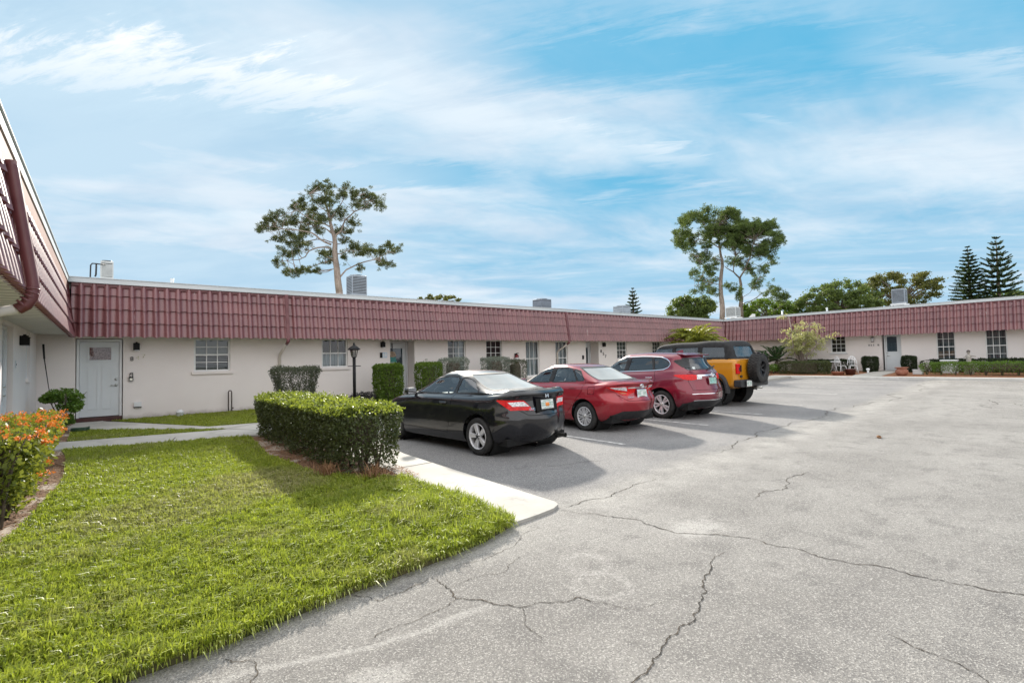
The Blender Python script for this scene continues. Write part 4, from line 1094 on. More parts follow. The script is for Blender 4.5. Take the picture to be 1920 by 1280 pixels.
# ---- red four-door sedan
def sedan():
    L = 4.64; T = tapers(L, .92)
    rows = [plan_row(.7, 4.0, .30, .1, .1, .20), plan_row(.36, 4.35, .70, .2, .25, .20, tap=T),
            plan_row(.16, 4.54, .80, .28, .3, [(0, .32), (.5, .27), (1.1, .20), (3.7, .19), (4.6, .22)], .12, .2, tap=T),
            plan_row(.07, 4.60, .858, .30, .34, [(0, .40), (.6, .36), (1.1, .30), (3.7, .28), (4.6, .34)], .14, .22, tap=T),
            plan_row(.01, 4.64, .880, .30, .36, [(0, .54), (1.1, .50), (3.7, .47), (4.6, .50)], .15, .24, tap=T),
            plan_row(.0, 4.62, .888, .29, .36, [(0, .64), (1.1, .66), (3.7, .62), (4.6, .62)], .15, .26, tap=T),
            plan_row(.05, 4.58, .880, .28, .38, [(0, .70), (1.1, .77), (3.7, .71), (4.6, .68)], .14, .3, tap=T),
            plan_row(.13, 4.50, .868, .26, .40, [(0, .79), (.5, .84), (1.1, .86), (3.4, .82), (4.5, .74)], .14, .3, tap=T),
            plan_row(.11, 4.42, .850, .24, .42, [(0, .93), (.5, .945), (1.1, .94), (3.0, .905), (3.6, .87), (4.5, .78)], .12, .3, tap=T),
            plan_row(.09, 4.30, .812, .22, .45, [(0, 1.02), (.5, 1.01), (1.1, .985), (3.0, .945), (3.6, .915), (4.4, .80)], .09, .3, crown=.015, tap=T),
            plan_row(.14, 4.20, .775, .18, .45, [(0, 1.045), (.5, 1.03), (1.1, 1.005), (3.0, .965), (3.6, .94), (4.3, .82)], .07, .3, crown=.02, tap=T),
            plan_row(.50, 3.72, .742, .25, .5, [(0, 1.06), (.7, 1.065), (1.3, 1.035), (2.8, 1.0), (3.2, .99), (3.7, .98)], .12, .25, crown=.02),
            plan_row(.88, 3.24, .685, .25, .45, [(.8, 1.19), (1.4, 1.20), (2.2, 1.18), (2.8, 1.16), (3.25, 1.14)], .12, .2, crown=.015),
            plan_row(1.22, 2.78, .610, .22, .38, [(1.2, 1.32), (1.7, 1.365), (2.2, 1.37), (2.78, 1.31)], .10, .16, crown=.03),
            plan_row(1.42, 2.58, .52, .2, .3, [(1.4, 1.385), (1.8, 1.42), (2.2, 1.425), (2.6, 1.375)], .08, .12, crown=.02),
            plan_row(1.7, 2.4, .24, .1, .1, [(1.7, 1.435), (2.0, 1.447), (2.4, 1.425)], .04, .05, crown=.004),
            plan_row(1.9, 2.2, .002, .0005, .0005, 1.45, 0, 0)]
    base = loft_body(rows, 5, [(1.0, .55, .42, .28, .014), (3.70, .52, .42, .26, .012)])
    root = thing('parked_car', (8.89, 6.32, 0), 'red four-door sedan parked between the black coupe and the wine-red crossover', 'car', 'cars parked in a row', R(-1))
    sw = [{'p': [(3.02, 1.02), (2.22, 1.035), (2.17, 1.06), (2.10, 1.33), (2.14, 1.345), (2.40, 1.335), (2.70, 1.25), (2.94, 1.10)], 'r': .04},
          {'p': [(2.11, 1.035), (1.33, 1.065), (1.33, 1.09), (1.53, 1.335), (1.75, 1.355), (2.03, 1.35)], 'r': .035},
          {'p': [(1.28, 1.075), (1.10, 1.09), (1.11, 1.12), (1.30, 1.28), (1.45, 1.32), (1.47, 1.305)], 'r': .025}]
    cfg = dict(paint=P_RED, r=.315, arch=.368, axles=(1.0, 3.70), w=.878, ww=.205, rim='twin10', rim_mat=M_ALLOY, rr=.66, mirror=(.80, 3.0, 1.02),
        side_windows=sw, rear_window={'p': [(-.61, 1.095), (.61, 1.095), (.50, 1.36), (-.50, 1.36)], 'y': 1.65, 'r': .06, 'g': M_GLASS_GLARE},
        windshield={'p': [(-.66, 1.02), (.66, 1.02), (.5, 1.35), (-.5, 1.35)], 'y': 2.5},
        panels=[('door', [(3.36, .33), (3.38, .85), (3.05, 1.01), (2.74, 1.265), (2.42, 1.365), (2.14, 1.375), (2.07, 1.35), (2.14, 1.03), (2.14, .34)], P_RED, (-1, 1)),
                ('door', [(2.12, .34), (2.12, 1.03), (2.05, 1.375), (1.72, 1.38), (1.48, 1.345), (1.18, 1.20), (1.02, 1.07), (1.06, .84), (1.42, .60), (1.50, .36)], P_RED, (-1, 1)),
                ('boot_lid', [(-.62, 1.0), (-.58, .80), (-.40, .655), (.40, .655), (.58, .80), (.62, 1.0)], P_RED, (1,)),
                ('fuel_flap', [(.88, .80), (.70, .80), (.70, .96), (.88, .96)], P_RED, (-1,))],
        lid_y=.45, handles=[(2.32, .90), (1.34, .925)], handle_mat=P_RED,
        patches=[lamp('tail_light', [(.16, .86), (.40, .765), (.50, .775), (.86, .955), (.80, .965), (.42, .955), (.17, .92)], s_, .85, M_REDL, .004) for s_ in (-1, 1)] +
                [lamp('reverse_light', [(.40, .862), (.66, .905), (.78, .948), (.42, .95)], s_, .85, M_CLRL, .008) for s_ in (-1, 1)] +
                [lamp('indicator_light', [(.42, .80), (.52, .80), (.60, .85), (.42, .83)], s_, .85, M_AMBL, .008) for s_ in (-1, 1)] +
                [('pillar_cover', [(2.235, 1.035), (2.105, 1.035), (2.02, 1.365), (2.15, 1.365)], AY, AZ, side_f(s_, .9), M_PLAST, .0045) for s_ in (-1, 1)] +
                [('rear_skirt', [(-.70, .25), (.70, .25), (.72, .36), (.5, .44), (-.5, .44), (-.72, .36)], AX, AZ, rear_f(.5), M_PLAST, .004),
                 ('boot_trim', [(-.36, .915), (.36, .915), (.36, .94), (-.36, .94)], AX, AZ, rear_f(.5), M_CHR, .006)],
        floor=(.35, 4.35), floor_z=.19, cabin=(1.0, 3.2, .97), seats=((-.37, 2.2), (.37, 2.2)), seat_mat=M_SEAT)
    finish_car(root, base, cfg)
    plate(root, .095, .80, None, 'white', 6)
    e = MB(); Me = Matrix.Translation((0, .088, .955)) @ Matrix.Rotation(math.pi/2, 4, 'X')
    for a_, b_, cx, cy in ((.058, .040, 0, 0), (.020, .036, 0, 0), (.038, .015, 0, .016)):
        e.tube([Me @ Vector((cx+a_*math.cos(2*math.pi*k/24), cy+b_*math.sin(2*math.pi*k/24), 0)) for k in range(25)], .0065, 6, cap=False)
    e.build('emblem', M_CHR, root)
    text_mesh('badge', 'COROLLA', .042, Matrix.Translation((-.36, .108, .735)) @ Matrix.Rotation(R(84), 4, 'X'), M_CHR, root)
    text_mesh('badge', 'LE', .042, Matrix.Translation((.40, .105, .79)) @ Matrix.Rotation(R(84), 4, 'X'), M_CHR, root)
    return root
# ---- wine-red crossover
def crossover():
    L = 4.66; T = tapers(L, .93)
    rows = [plan_row(.7, 4.0, .30, .1, .1, .24), plan_row(.30, 4.40, .72, .2, .25, .24, tap=T),
            plan_row(.12, 4.56, .83, .28, .3, [(0, .36), (.5, .32), (1.1, .25), (3.7, .24), (4.6, .26)], .10, .2, tap=T),
            plan_row(.03, 4.63, .890, .30, .34, [(0, .44), (.6, .42), (1.1, .36), (3.7, .34), (4.6, .38)], .12, .22, tap=T),
            plan_row(.0, 4.66, .914, .30, .36, [(0, .58), (1.1, .56), (3.7, .53), (4.6, .54)], .13, .24, tap=T),
            plan_row(.02, 4.65, .920, .29, .36, [(0, .70), (1.1, .73), (3.7, .69), (4.6, .68)], .13, .26, tap=T),
            plan_row(.06, 4.61, .912, .28, .38, [(0, .80), (1.1, .85), (3.7, .80), (4.6, .77)], .13, .3, tap=T),
            plan_row(.10, 4.54, .900, .27, .40, [(0, .90), (.5, .94), (1.1, .95), (3.4, .92), (4.5, .85)], .13, .3, tap=T),
            plan_row(.12, 4.46, .885, .26, .42, [(0, 1.0), (.5, 1.03), (1.1, 1.03), (3.0, 1.0), (3.6, .97), (4.5, .90)], .12, .3, tap=T),
            plan_row(.15, 4.35, .850, .25, .45, [(0, 1.075), (.5, 1.10), (1.1, 1.115), (3.0, 1.07), (3.6, 1.04), (4.4, .94)], .10, .3, tap=T),
            plan_row(.19, 4.22, .810, .24, .45, [(0, 1.13), (.5, 1.19), (1.1, 1.165), (3.0, 1.10), (3.6, 1.07), (4.3, .96)], .10, .3, tap=[(0, .97), (1, 1), (4, 1)]),
            plan_row(.24, 3.75, .775, .22, .5, [(0, 1.21), (.6, 1.235), (1.3, 1.215), (2.8, 1.155), (3.2, 1.13), (3.7, 1.09)], .10, .25, crown=.01, tap=[(0, .96), (1, 1), (4, 1)]),
            plan_row(.38, 3.32, .712, .20, .45, [(.3, 1.38), (1.4, 1.38), (2.2, 1.36), (2.8, 1.31), (3.3, 1.27)], .10, .2, crown=.005, tap=[(0, .95), (1, 1), (4, 1)]),
            plan_row(.50, 2.84, .645, .18, .38, [(.4, 1.55), (1.5, 1.58), (2.2, 1.57), (2.84, 1.48)], .09, .16, crown=.02, tap=[(0, .95), (1.2, 1), (4, 1)]),
            plan_row(.55, 2.66, .57, .16, .3, [(.5, 1.60), (1.6, 1.645), (2.2, 1.635), (2.66, 1.555)], .08, .12, crown=.02, tap=[(0, .95), (1.2, 1), (4, 1)]),
            plan_row(.85, 2.45, .26, .1, .1, [(.8, 1.655), (1.7, 1.685), (2.45, 1.63)], .05, .05, crown=.004),
            plan_row(1.1, 2.3, .002, .0005, .0005, [(1.1, 1.67), (1.7, 1.69), (2.3, 1.65)], 0, 0)]
    base = loft_body(rows, 5, [(.98, .62, .46, .32, .018), (3.72, .58, .46, .30, .014)])
    root = thing('parked_car', (11.74, 6.27, 0), 'wine-red crossover with chrome window surround, beside the gold off-roader', 'car', 'cars parked in a row', R(-3.5))
    SR = [(3.22, 1.150), (2.2, 1.188), (1.25, 1.222), (.97, 1.247), (.85, 1.295), (.805, 1.345), (.805, 1.39), (.84, 1.44), (.92, 1.492), (1.09, 1.550), (1.4, 1.568), (1.7, 1.574), (2.2, 1.562), (2.52, 1.523), (2.86, 1.416), (3.12, 1.285)]
    SRo = [(x+(.0 if i < 3 else -.02*max(0, 1-abs(x-.9)*2)), z+(-.018 if i < 4 else (-.012 if i == 4 else (0 if i in (5, 6) else (.010 if i == 7 else .016))))) for i, (x, z) in enumerate(SR)]
    G2 = M_GLASS_TINT
    sw = [{'p': [(3.20, 1.17), (2.28, 1.20), (2.23, 1.23), (2.15, 1.52), (2.20, 1.54), (2.50, 1.505), (2.84, 1.40), (3.09, 1.27)], 'r': .04, 'trim': M_PLAST},
          {'p': [(2.15, 1.205), (1.30, 1.235), (1.30, 1.26), (1.38, 1.54), (1.65, 1.555), (2.06, 1.545)], 'r': .035, 'g': G2},
          {'p': [(1.25, 1.24), (.98, 1.265), (.83, 1.345), (.83, 1.385), (.93, 1.475), (1.10, 1.53), (1.32, 1.545)], 'r': .04, 'g': G2}]
    cfg = dict(paint=P_WINE, r=.355, arch=.415, axles=(.98, 3.72), w=.908, ww=.225, rim='ten', rim_mat=M_ALLOY, rr=.70, mirror=(.82, 3.08, 1.14),
        side_windows=sw, rear_window={'p': [(-.60, 1.235), (.60, 1.235), (.585, 1.28), (.53, 1.51), (-.53, 1.51), (-.585, 1.28)], 'y': .9, 'g': G2, 'r': .06},
        windshield={'p': [(-.68, 1.13), (.68, 1.13), (.53, 1.52), (-.53, 1.52)], 'y': 2.5},
        panels=[('door', [(3.44, .42), (3.46, .98), (3.22, 1.16), (2.88, 1.41), (2.50, 1.53), (2.16, 1.565), (2.10, 1.54), (2.19, 1.18), (2.20, .42)], P_WINE, (-1, 1)),
                ('door', [(2.18, .42), (2.17, 1.18), (2.08, 1.565), (1.65, 1.575), (1.36, 1.56), (1.27, 1.26), (1.14, 1.0), (1.18, .86), (1.46, .60), (1.54, .44)], P_WINE, (-1, 1)),
                ('tailgate', [(-.70, 1.09), (-.62, .72), (.62, .72), (.70, 1.09), (.66, 1.13), (-.66, 1.13)], P_WINE, (1,))],
        lid_y=.5, handles=[(2.34, 1.0), (1.34, 1.03)], handle_mat=M_CHR,
        patches=[lamp('tail_light', [(.47, .985), (.62, .965), (.78, .985), (1.04, 1.085), (.98, 1.11), (.62, 1.115), (.47, 1.09)], s_, .85, M_REDL, .008) for s_ in (-1, 1)] +
                [lamp('reverse_light', [(.34, .995), (.47, .985), (.47, 1.09), (.34, 1.07)], s_, .85, M_CLRL, .009) for s_ in (-1, 1)] +
                [('rear_skirt', [(-.78, .27), (.78, .27), (.80, .40), (.62, .46), (-.62, .46), (-.80, .40)], AX, AZ, rear_f(.6), M_PLAST, .005),
                 ('skirt_trim', [(-.62, .462), (.62, .462), (.62, .482), (-.62, .482)], AX, AZ, rear_f(.6), M_CHR, .006),
                 ('chrome_bar', [(-.40, 1.06), (.40, 1.06), (.40, 1.095), (-.40, 1.095)], AX, AZ, rear_f(.5), M_CHR, .014),
                 ('bumper_crease', [(-.66, .625), (.66, .625), (.66, .640), (-.66, .640)], AX, AZ, rear_f(.5), M_CHR, .003)] +
                [('pillar_cover', q, AY, AZ, side_f(s_, .9), M_PLAST, .0045) for s_ in (-1, 1) for q in
                 ([(2.285, 1.205), (2.145, 1.21), (2.05, 1.545), (2.19, 1.54)], [(1.31, 1.24), (1.245, 1.245), (1.31, 1.545), (1.385, 1.54)])] +
                [('quarter_cover', [(.58, 1.26), (.80, 1.29), (.99, 1.44), (.95, 1.475), (.60, 1.505)], DIAGL if s_ < 0 else DIAGR, AZ, corner_f(s_, .95, 1.2), M_PLAST, .004) for s_ in (-1, 1)] +
                [('window_surround', [SR[i], SR[i+1], SRo[i+1], SRo[i]], AY, AZ, side_f(s_, .9), M_CHR, .006) for s_ in (-1, 1) for i in range(len(SR)-1)],
        floor=(.3, 4.4), floor_z=.24, cabin=(.9, 3.3, 1.10), seats=((-.38, 2.3), (.38, 2.3), (-.38, 1.55), (.38, 1.55)), seat_mat=M_SEAT)
    finish_car(root, base, cfg)
    sp = MB(); sp.box(-.52, .52, -.05, .20, -.016, .016, 0, .015, Matrix.Translation((0, .53, 1.598)) @ Matrix.Rotation(R(9), 4, 'X')); sp.build('roof_spoiler', P_WINE, root)
    wp = MB(); wp.tube([(.0, .19, 1.21), (.02, .20, 1.235), (.36, .25, 1.285)], [.014, .012, .008], 6); wp.tube([(.05, .23, 1.25), (.46, .29, 1.305)], .008, 6); wp.build('wiper', M_PLAST, root)
    plate(root, .075, .945, None, 'teal', 6)
    fin = MB(); fin.add([(-.02, .9, 1.655), (.02, .9, 1.655), (.025, 1.12, 1.68), (-.025, 1.12, 1.68), (0, .90, 1.735), (0, .95, 1.735)], [[0, 1, 4], [1, 2, 5, 4], [2, 3, 5], [3, 0, 4, 5]]); fin.build('aerial_fin', P_WINE, root)
    e = MB(); Me = Matrix.Translation((0, .085, 1.08)) @ Matrix.Rotation(math.pi/2, 4, 'X')
    e.tube([Me @ Vector((.055*math.cos(2*math.pi*k/24), .055*math.sin(2*math.pi*k/24), 0)) for k in range(25)], .007, 6, cap=False)
    for dx in (-.024, 0, .024): e.box(dx-.008, dx+.008, -.028, .028, -.004, .008, 0, .003, Me @ Matrix.Rotation(R(-25), 4, 'Z'))
    e.build('emblem', M_CHR, root)
    st = MB(); st.box(-.05, .05, -.002, .002, -.03, .03, 0, 0, Matrix.Translation((-.48, .28, 1.27)) @ Matrix.Rotation(R(-24), 4, 'X')); st.build('window_sticker', M_PLATE, root)
    return root
# ---- gold off-roader with a soft top
def offroader():
    T = [(0, .985), (.3, 1), (4.0, 1), (4.6, .96)]
    rows = [plan_row(.5, 4.1, .30, .1, .1, .56), plan_row(.12, 4.5, .80, .12, .15, .56, .02, .05, tap=T), plan_row(.05, 4.58, .885, .14, .2, .62, .03, .06, tap=T),
            plan_row(.015, 4.62, .905, .14, .2, .72, .03, .06, tap=T), plan_row(.0, 4.62, .912, .13, .2, .98, .03, .06, tap=T), plan_row(.0, 4.61, .912, .13, .2, 1.22, .03, .06, tap=T),
            plan_row(.015, 4.58, .902, .12, .2, [(0, 1.375), (3, 1.365), (4.6, 1.30)], .03, .06, tap=T), plan_row(.03, 4.54, .885, .11, .2, [(0, 1.415), (3, 1.405), (4.6, 1.33)], .03, .06, tap=T),
            plan_row(.07, 3.30, .865, .11, .2, [(0, 1.43), (2.8, 1.42), (3.3, 1.42)], .03, .06), plan_row(.10, 3.20, .850, .11, .2, [(0, 1.48), (2.8, 1.48), (3.2, 1.49)], .03, .06),
            plan_row(.19, 2.98, .795, .12, .2, [(0, 1.74), (3, 1.73)], .03, .06), plan_row(.25, 2.86, .75, .13, .2, [(0, 1.885), (1, 1.895), (2.86, 1.87)], .04, .06),
            plan_row(.30, 2.78, .69, .14, .2, [(0, 1.94), (1, 1.955), (2.78, 1.915)], .05, .06, crown=.006), plan_row(.5, 2.55, .35, .14, .2, [(0, 1.965), (1.2, 1.98), (2.6, 1.945)], .05, .06, crown=.004),
            plan_row(.8, 2.2, .002, .0005, .0005, [(0, 1.975), (1.2, 1.985), (2.6, 1.96)], 0, 0)]
    base = loft_body(rows, 5)
    root = thing('parked_car', (15.36, 7.06, .015), 'golden-yellow boxy off-roader with black soft top and spare tyre, last in the row', 'car', 'cars parked in a row')
    G2 = M_GLASS_TINT
    sw = [{'p': [(3.05, 1.48), (2.18, 1.48), (2.18, 1.81), (2.84, 1.80)], 'r': .03}, {'p': [(2.06, 1.48), (1.26, 1.48), (1.26, 1.81), (2.06, 1.81)], 'r': .03, 'g': G2},
          {'p': [(1.12, 1.485), (.36, 1.485), (.40, 1.79), (1.12, 1.81)], 'r': .04, 'g': G2}]
    cloth = [('soft_top', [(-.5, 1.425), (3.06, 1.425), (2.86, 2.05), (-.5, 2.05)])]
    cfg = dict(paint=P_GOLD, r=.44, arch=.50, axles=(.84, 3.79), w=.93, ww=.27, rim='six', rim_mat=M_DRIM, rr=.56, knobby=True, inset=-.01, mirror=(.86, 3.02, 1.50),
        side_windows=sw, rear_window={'p': [(-.62, 1.48), (.62, 1.48), (.58, 1.82), (-.58, 1.82)], 'y': .45, 'g': M_GLASS_CAR, 'r': .05},
        windshield={'p': [(-.70, 1.49), (.70, 1.49), (.64, 1.83), (-.64, 1.83)], 'y': 2.5},
        panels=[('door', [(3.14, .72), (3.14, 1.40), (2.14, 1.40), (2.14, .72)], P_GOLD, (-1, 1)), ('door', [(2.12, .72), (2.12, 1.40), (1.16, 1.40), (1.16, 1.12), (1.34, .76)], P_GOLD, (-1, 1)),
                ('tailgate', [(-.56, .74), (.56, .74), (.56, 1.395), (-.56, 1.395)], P_GOLD, (1,))],
        lid_y=.3, handles=[(2.26, 1.27), (1.30, 1.27)], handle_mat=M_PLAST, patches=[],
        floor=(.1, 4.5), floor_z=.60, cabin=(.5, 3.1, 1.42), seats=((-.40, 2.25), (.40, 2.25), (-.38, 1.35), (.38, 1.35)), seat_mat=M_SEAT)
    # the cloth cap is a skin over the upper shell, with the window openings left out
    top = clip(base, hull2(cloth[0][1]), AY, AZ, lambda f: f.calc_center_median().z > 1.41)
    for w_ in sw:
        for sg in (-1, 1): hole(top, shrink(rounded(w_['p'], .04), -.002), AY, AZ, side_f(sg))
    hole(top, rounded(cfg['rear_window']['p'], .05), AX, AZ, rear_f(.5))
    for v in top.verts:      # a little sag and wrinkle in the cloth
        if v.co.z > 1.85: v.co.z += .012*math.sin(v.co.y*5.2)*math.sin(v.co.x*3+1)
    to_obj(offset(top, .012), 'soft_top', M_CLOTH, root, .02)
    finish_car(root, base, cfg)
    for yw in (.84, 3.79):
        for sg in (-1, 1):
            fl = MB()
            arc = [R(a) for a in range(-12, 193, 11)]
            vs = []; 
            for a in arc:
                for rr_, xx in ((.505, .86), (.505, .985), (.535, 1.0), (.60, .96), (.615, .86)):
                    c_, s_ = math.cos(a), math.sin(a); k = 1/max(abs(c_), abs(s_))**.35
                    vs.append((sg*xx, yw+rr_*c_*k, (.46+rr_*s_*k*.97)))
            fl.add(vs, [[i*5+j, i*5+j+1, (i+1)*5+j+1, (i+1)*5+j] for i in range(len(arc)-1) for j in range(4)], 0, True); fl.build('fender_flare', M_PLAST, root)
    bp = MB(); bp.box(-.90, .90, -.14, .10, .58, .80, 0, .035); bp.box(-.62, .62, -.17, -.10, .60, .73, 0, .02); bp.build('rear_bumper', M_PLAST, root)
    for sg in (-1, 1):
        tl = MB(); tl.box(-.07, .07, -.035, .05, -.155, .155, 0, .02, Matrix.Translation((sg*.79, -.002, 1.13))); o = tl.build('tail_light', M_REDL, root)
        t2 = MB(); t2.box(-.03, .03, -.041, -.0, -.07, .05, 0, .008, Matrix.Translation((sg*.79, -.002, 1.13))); t2.build('reverse_light', M_DRIM, o)
        vt = MB(); vt.box(-.035, .035, -.012, .03, -.10, .10, 0, .01, Matrix.Translation((sg*.60, .004, 1.14))); vt.build('vent_slot', M_WELL, root)
    lk = MB(); lk.box(-.05, .05, -.02, .03, -.03, .03, 0, .01, Matrix.Translation((-.60, .0, .90))); lk.build('latch', M_PLAST, root)
    wheel(root, 0, 0, .435, .28, -1, M_DRIM, 'six', .56, True, 'knobby spare tyre on the tailgate', 'spare_wheel', Matrix.Translation((.12, -.20, 1.13)) @ Matrix.Rotation(math.pi/2, 4, 'Z'))
    cr = MB(); cr.box(-.14, .38, -.08, .02, .96, 1.24, 0, .03); cr.tube([(.12, -.03, 1.42), (.12, -.10, 1.60), (.12, -.22, 1.62)], .022, 8); cr.box(.05, .19, -.26, -.2, 1.57, 1.63, 0, .02); cr.build('spare_carrier', M_PLAST, root)
    plate(root, -.185, .69, None, 'white', 0, -.50)
    h = MB(); h.tube([(.08, .0, .56), (.08, -.30, .54)], .035, 8); h.tube([(.55, .2, .52), (.60, -.05, .51)], .04, 10); h.build('tow_hitch', M_CHROME, root)
    s = MB()
    for sg in (-1, 1): s.tube([(sg*.90, 1.4, .56), (sg*.93, 1.6, .54), (sg*.93, 3.1, .54), (sg*.90, 3.3, .56)], .035, 8)
    s.build('side_step', M_PLAST, root)
    return root
CRK, BWK = 1.4, 1.45
coupe()
CRK, BWK = 1.3, 1.3
sedan()
CRK, BWK = 1.35, 1.35
crossover()
CRK, BWK = 1.0, 1.0
offroader()
# ------------------------------------------------------------------ vegetation
def rand_dirs(n):
    v = RNG.normal(size=(n, 3)); return v/np.linalg.norm(v, axis=1, keepdims=True)
def leaves(C, L, W, dirs=None, bias=None, curl=.25):
    """rhombic leaves at centres C; L, W scalars or arrays"""
    n = len(C); C = np.asarray(C, float)
    d = rand_dirs(n) if dirs is None else dirs
    if bias is not None: d = d+np.asarray(bias); d /= np.linalg.norm(d, axis=1, keepdims=True)
    s = np.cross(d, rand_dirs(n)); s /= np.maximum(np.linalg.norm(s, axis=1, keepdims=True), 1e-6)
    nn = np.cross(d, s)
    L = np.broadcast_to(np.asarray(L, float), n)[:, None]*RNG.uniform(.7, 1.25, (n, 1)); W = np.broadcast_to(np.asarray(W, float), n)[:, None]*RNG.uniform(.75, 1.2, (n, 1))
    return np.stack([C-d*L/2, C+s*W/2+nn*L*curl*.3, C+d*L/2-nn*L*curl*.2, C-s*W/2+nn*L*curl*.3], 1)
def lump(P, amp, f=1.0):
    return amp*(np.sin(P[:, 0]*7.1*f+1)+np.sin(P[:, 1]*6.3*f+2.2)+np.sin(P[:, 2]*8.7*f+.7)+.7*np.sin(P[:, 1]*17*f+P[:, 2]*9*f)+.7*np.sin(P[:, 0]*19*f-P[:, 2]*11*f))/3
def box_shell(n, x0, x1, y0, y1, z0, z1, taper=.1, depth=.12, rough=.03, rnd=.12, f=1.0):
    """points on (and a little under) the clipped surface of a hedge; it narrows by taper towards its foot"""
    hx, hy, hz = (x1-x0)/2, (y1-y0)/2, (z1-z0)
    A = [2*hx*2*hy*1.15, 2*hx*hz, 2*hx*hz, 2*hy*hz, 2*hy*hz]; A = np.array(A)/sum(A)
    k = RNG.choice(5, n, p=A); u = RNG.uniform(-1, 1, n); v = RNG.uniform(0, 1, n); 
    P = np.zeros((n, 3)); Nn = np.zeros((n, 3))
    for i, (cx, cy, cz, nx) in enumerate(((u, v*2-1, 1, (0, 0, 1)), (u, -1, v, (0, -1, 0)), (u, 1, v, (0, 1, 0)), (-1, u, v, (-1, 0, 0)), (1, u, v, (1, 0, 0)))):
        m_ = k == i
        for ax, c in enumerate((cx, cy, cz)): P[m_, ax] = (c[m_] if hasattr(c, '__len__') else c)
        Nn[m_] = nx
    # round the corners
    q = P.copy(); q[:, 2] = q[:, 2]*2-1
    r4 = (np.abs(q[:, 0])**8+np.abs(q[:, 1])**8+np.abs(np.maximum(q[:, 2], 0))**8)**(1/8)
    P[:, 0] /= r4; P[:, 1] /= r4; P[:, 2] = np.where(q[:, 2] > 0, ((q[:, 2]/r4)+1)/2, P[:, 2])
    t = 1-taper*(1-P[:, 2])
    W = np.stack([(x0+x1)/2+P[:, 0]*hx*t, (y0+y1)/2+P[:, 1]*hy*(1-(1-t)*min(1, hx/hy)), z0+P[:, 2]*hz], 1)
    dp = RNG.exponential(depth*.45, n).clip(0, depth*2.2)
    W += Nn*(lump(W, rough, f)[:, None]-dp[:, None]+RNG.normal(0, rough*.5, (n, 1)))
    return W, Nn
def ell_shell(n, c, r, depth=.25, rough=.06, low=-.7, f=1.0):
    d = rand_dirs(n); d = d[d[:, 2] > low]
    P = np.array(c)+d*np.array(r)*(1-np.abs(RNG.normal(0, depth, (len(d), 1)))).clip(.15, 1)
    P += d*lump(P, rough, f)[:, None]
    return P, d
M_BARK = mat('bark', (.11, .085, .065), .95, (.20, .165, .135), 7, bump=(14, .8), nsc=(1, 1, .35))
M_BARK2 = mat('pale_bark', (.24, .19, .165), .95, (.36, .30, .26), 6, bump=(12, .9), nsc=(1, 1, .35))
M_TWIG = mat('twig', (.075, .06, .045), .95, (.13, .105, .08), 12)
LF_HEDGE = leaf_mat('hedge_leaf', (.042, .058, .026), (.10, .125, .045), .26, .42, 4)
LF_HTOP = leaf_mat('sunlit_hedge_leaf', (.13, .20, .034), (.27, .33, .06), .42, .42, 5)  # sunlight on the hedge top put into a lighter leaf colour; shoots share it
LF_IXORA = leaf_mat('ixora_leaf', (.05, .085, .018), (.24, .28, .05), .36, .35, 7)
LF_FLOW = leaf_mat('orange_petal', (.70, .10, .025), (.76, .28, .06), .25, .6, 9)
LF_SHRUB = leaf_mat('shrub_leaf', (.06, .13, .022), (.17, .28, .055), .38, .32, 6)
LF_GREY = leaf_mat('grey_leaf', (.055, .068, .045), (.125, .14, .095), .22, .6, 8)
LF_SILV = leaf_mat('silver_leaf', (.12, .15, .125), (.25, .28, .24), .2, .6, 8)
LF_CONE = leaf_mat('juniper_leaf', (.045, .10, .015), (.15, .23, .03), .3, .55, 6)
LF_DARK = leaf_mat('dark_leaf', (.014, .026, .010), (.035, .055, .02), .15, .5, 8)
LF_PURP = leaf_mat('purple_leaf', (.03, .032, .03), (.06, .055, .055), .15, .5, 9)
LF_PINE = leaf_mat('pine_needle', (.032, .05, .018), (.105, .125, .045), .3, .6, 2.0)
LF_PINE2 = leaf_mat('bright_pine_needle', (.038, .068, .020), (.12, .17, .05), .34, .6, 1.5)
LF_BROAD = leaf_mat('broad_leaf', (.05, .085, .025), (.145, .20, .06), .36, .55, 1.2)
LF_BROADG = leaf_mat('fresh_broad_leaf', (.05, .10, .015), (.14, .22, .03), .36, .5, 1.0)
LF_BROADY = leaf_mat('yellowing_leaf', (.055, .07, .02), (.16, .17, .05), .32, .55, 1.2)
LF_NORF = leaf_mat('araucaria_needle', (.026, .055, .022), (.08, .125, .05), .26, .6, 1.2)
LF_PALM = leaf_mat('palm_leaflet', (.10, .16, .03), (.34, .36, .07), .42, .4, 2.5)
LF_CYC = leaf_mat('cycad_leaflet', (.02, .055, .02), (.06, .12, .04), .25, .4, 3)
LF_PALE = leaf_mat('pale_leaf', (.30, .33, .13), (.52, .52, .27), .38, .5, 4)
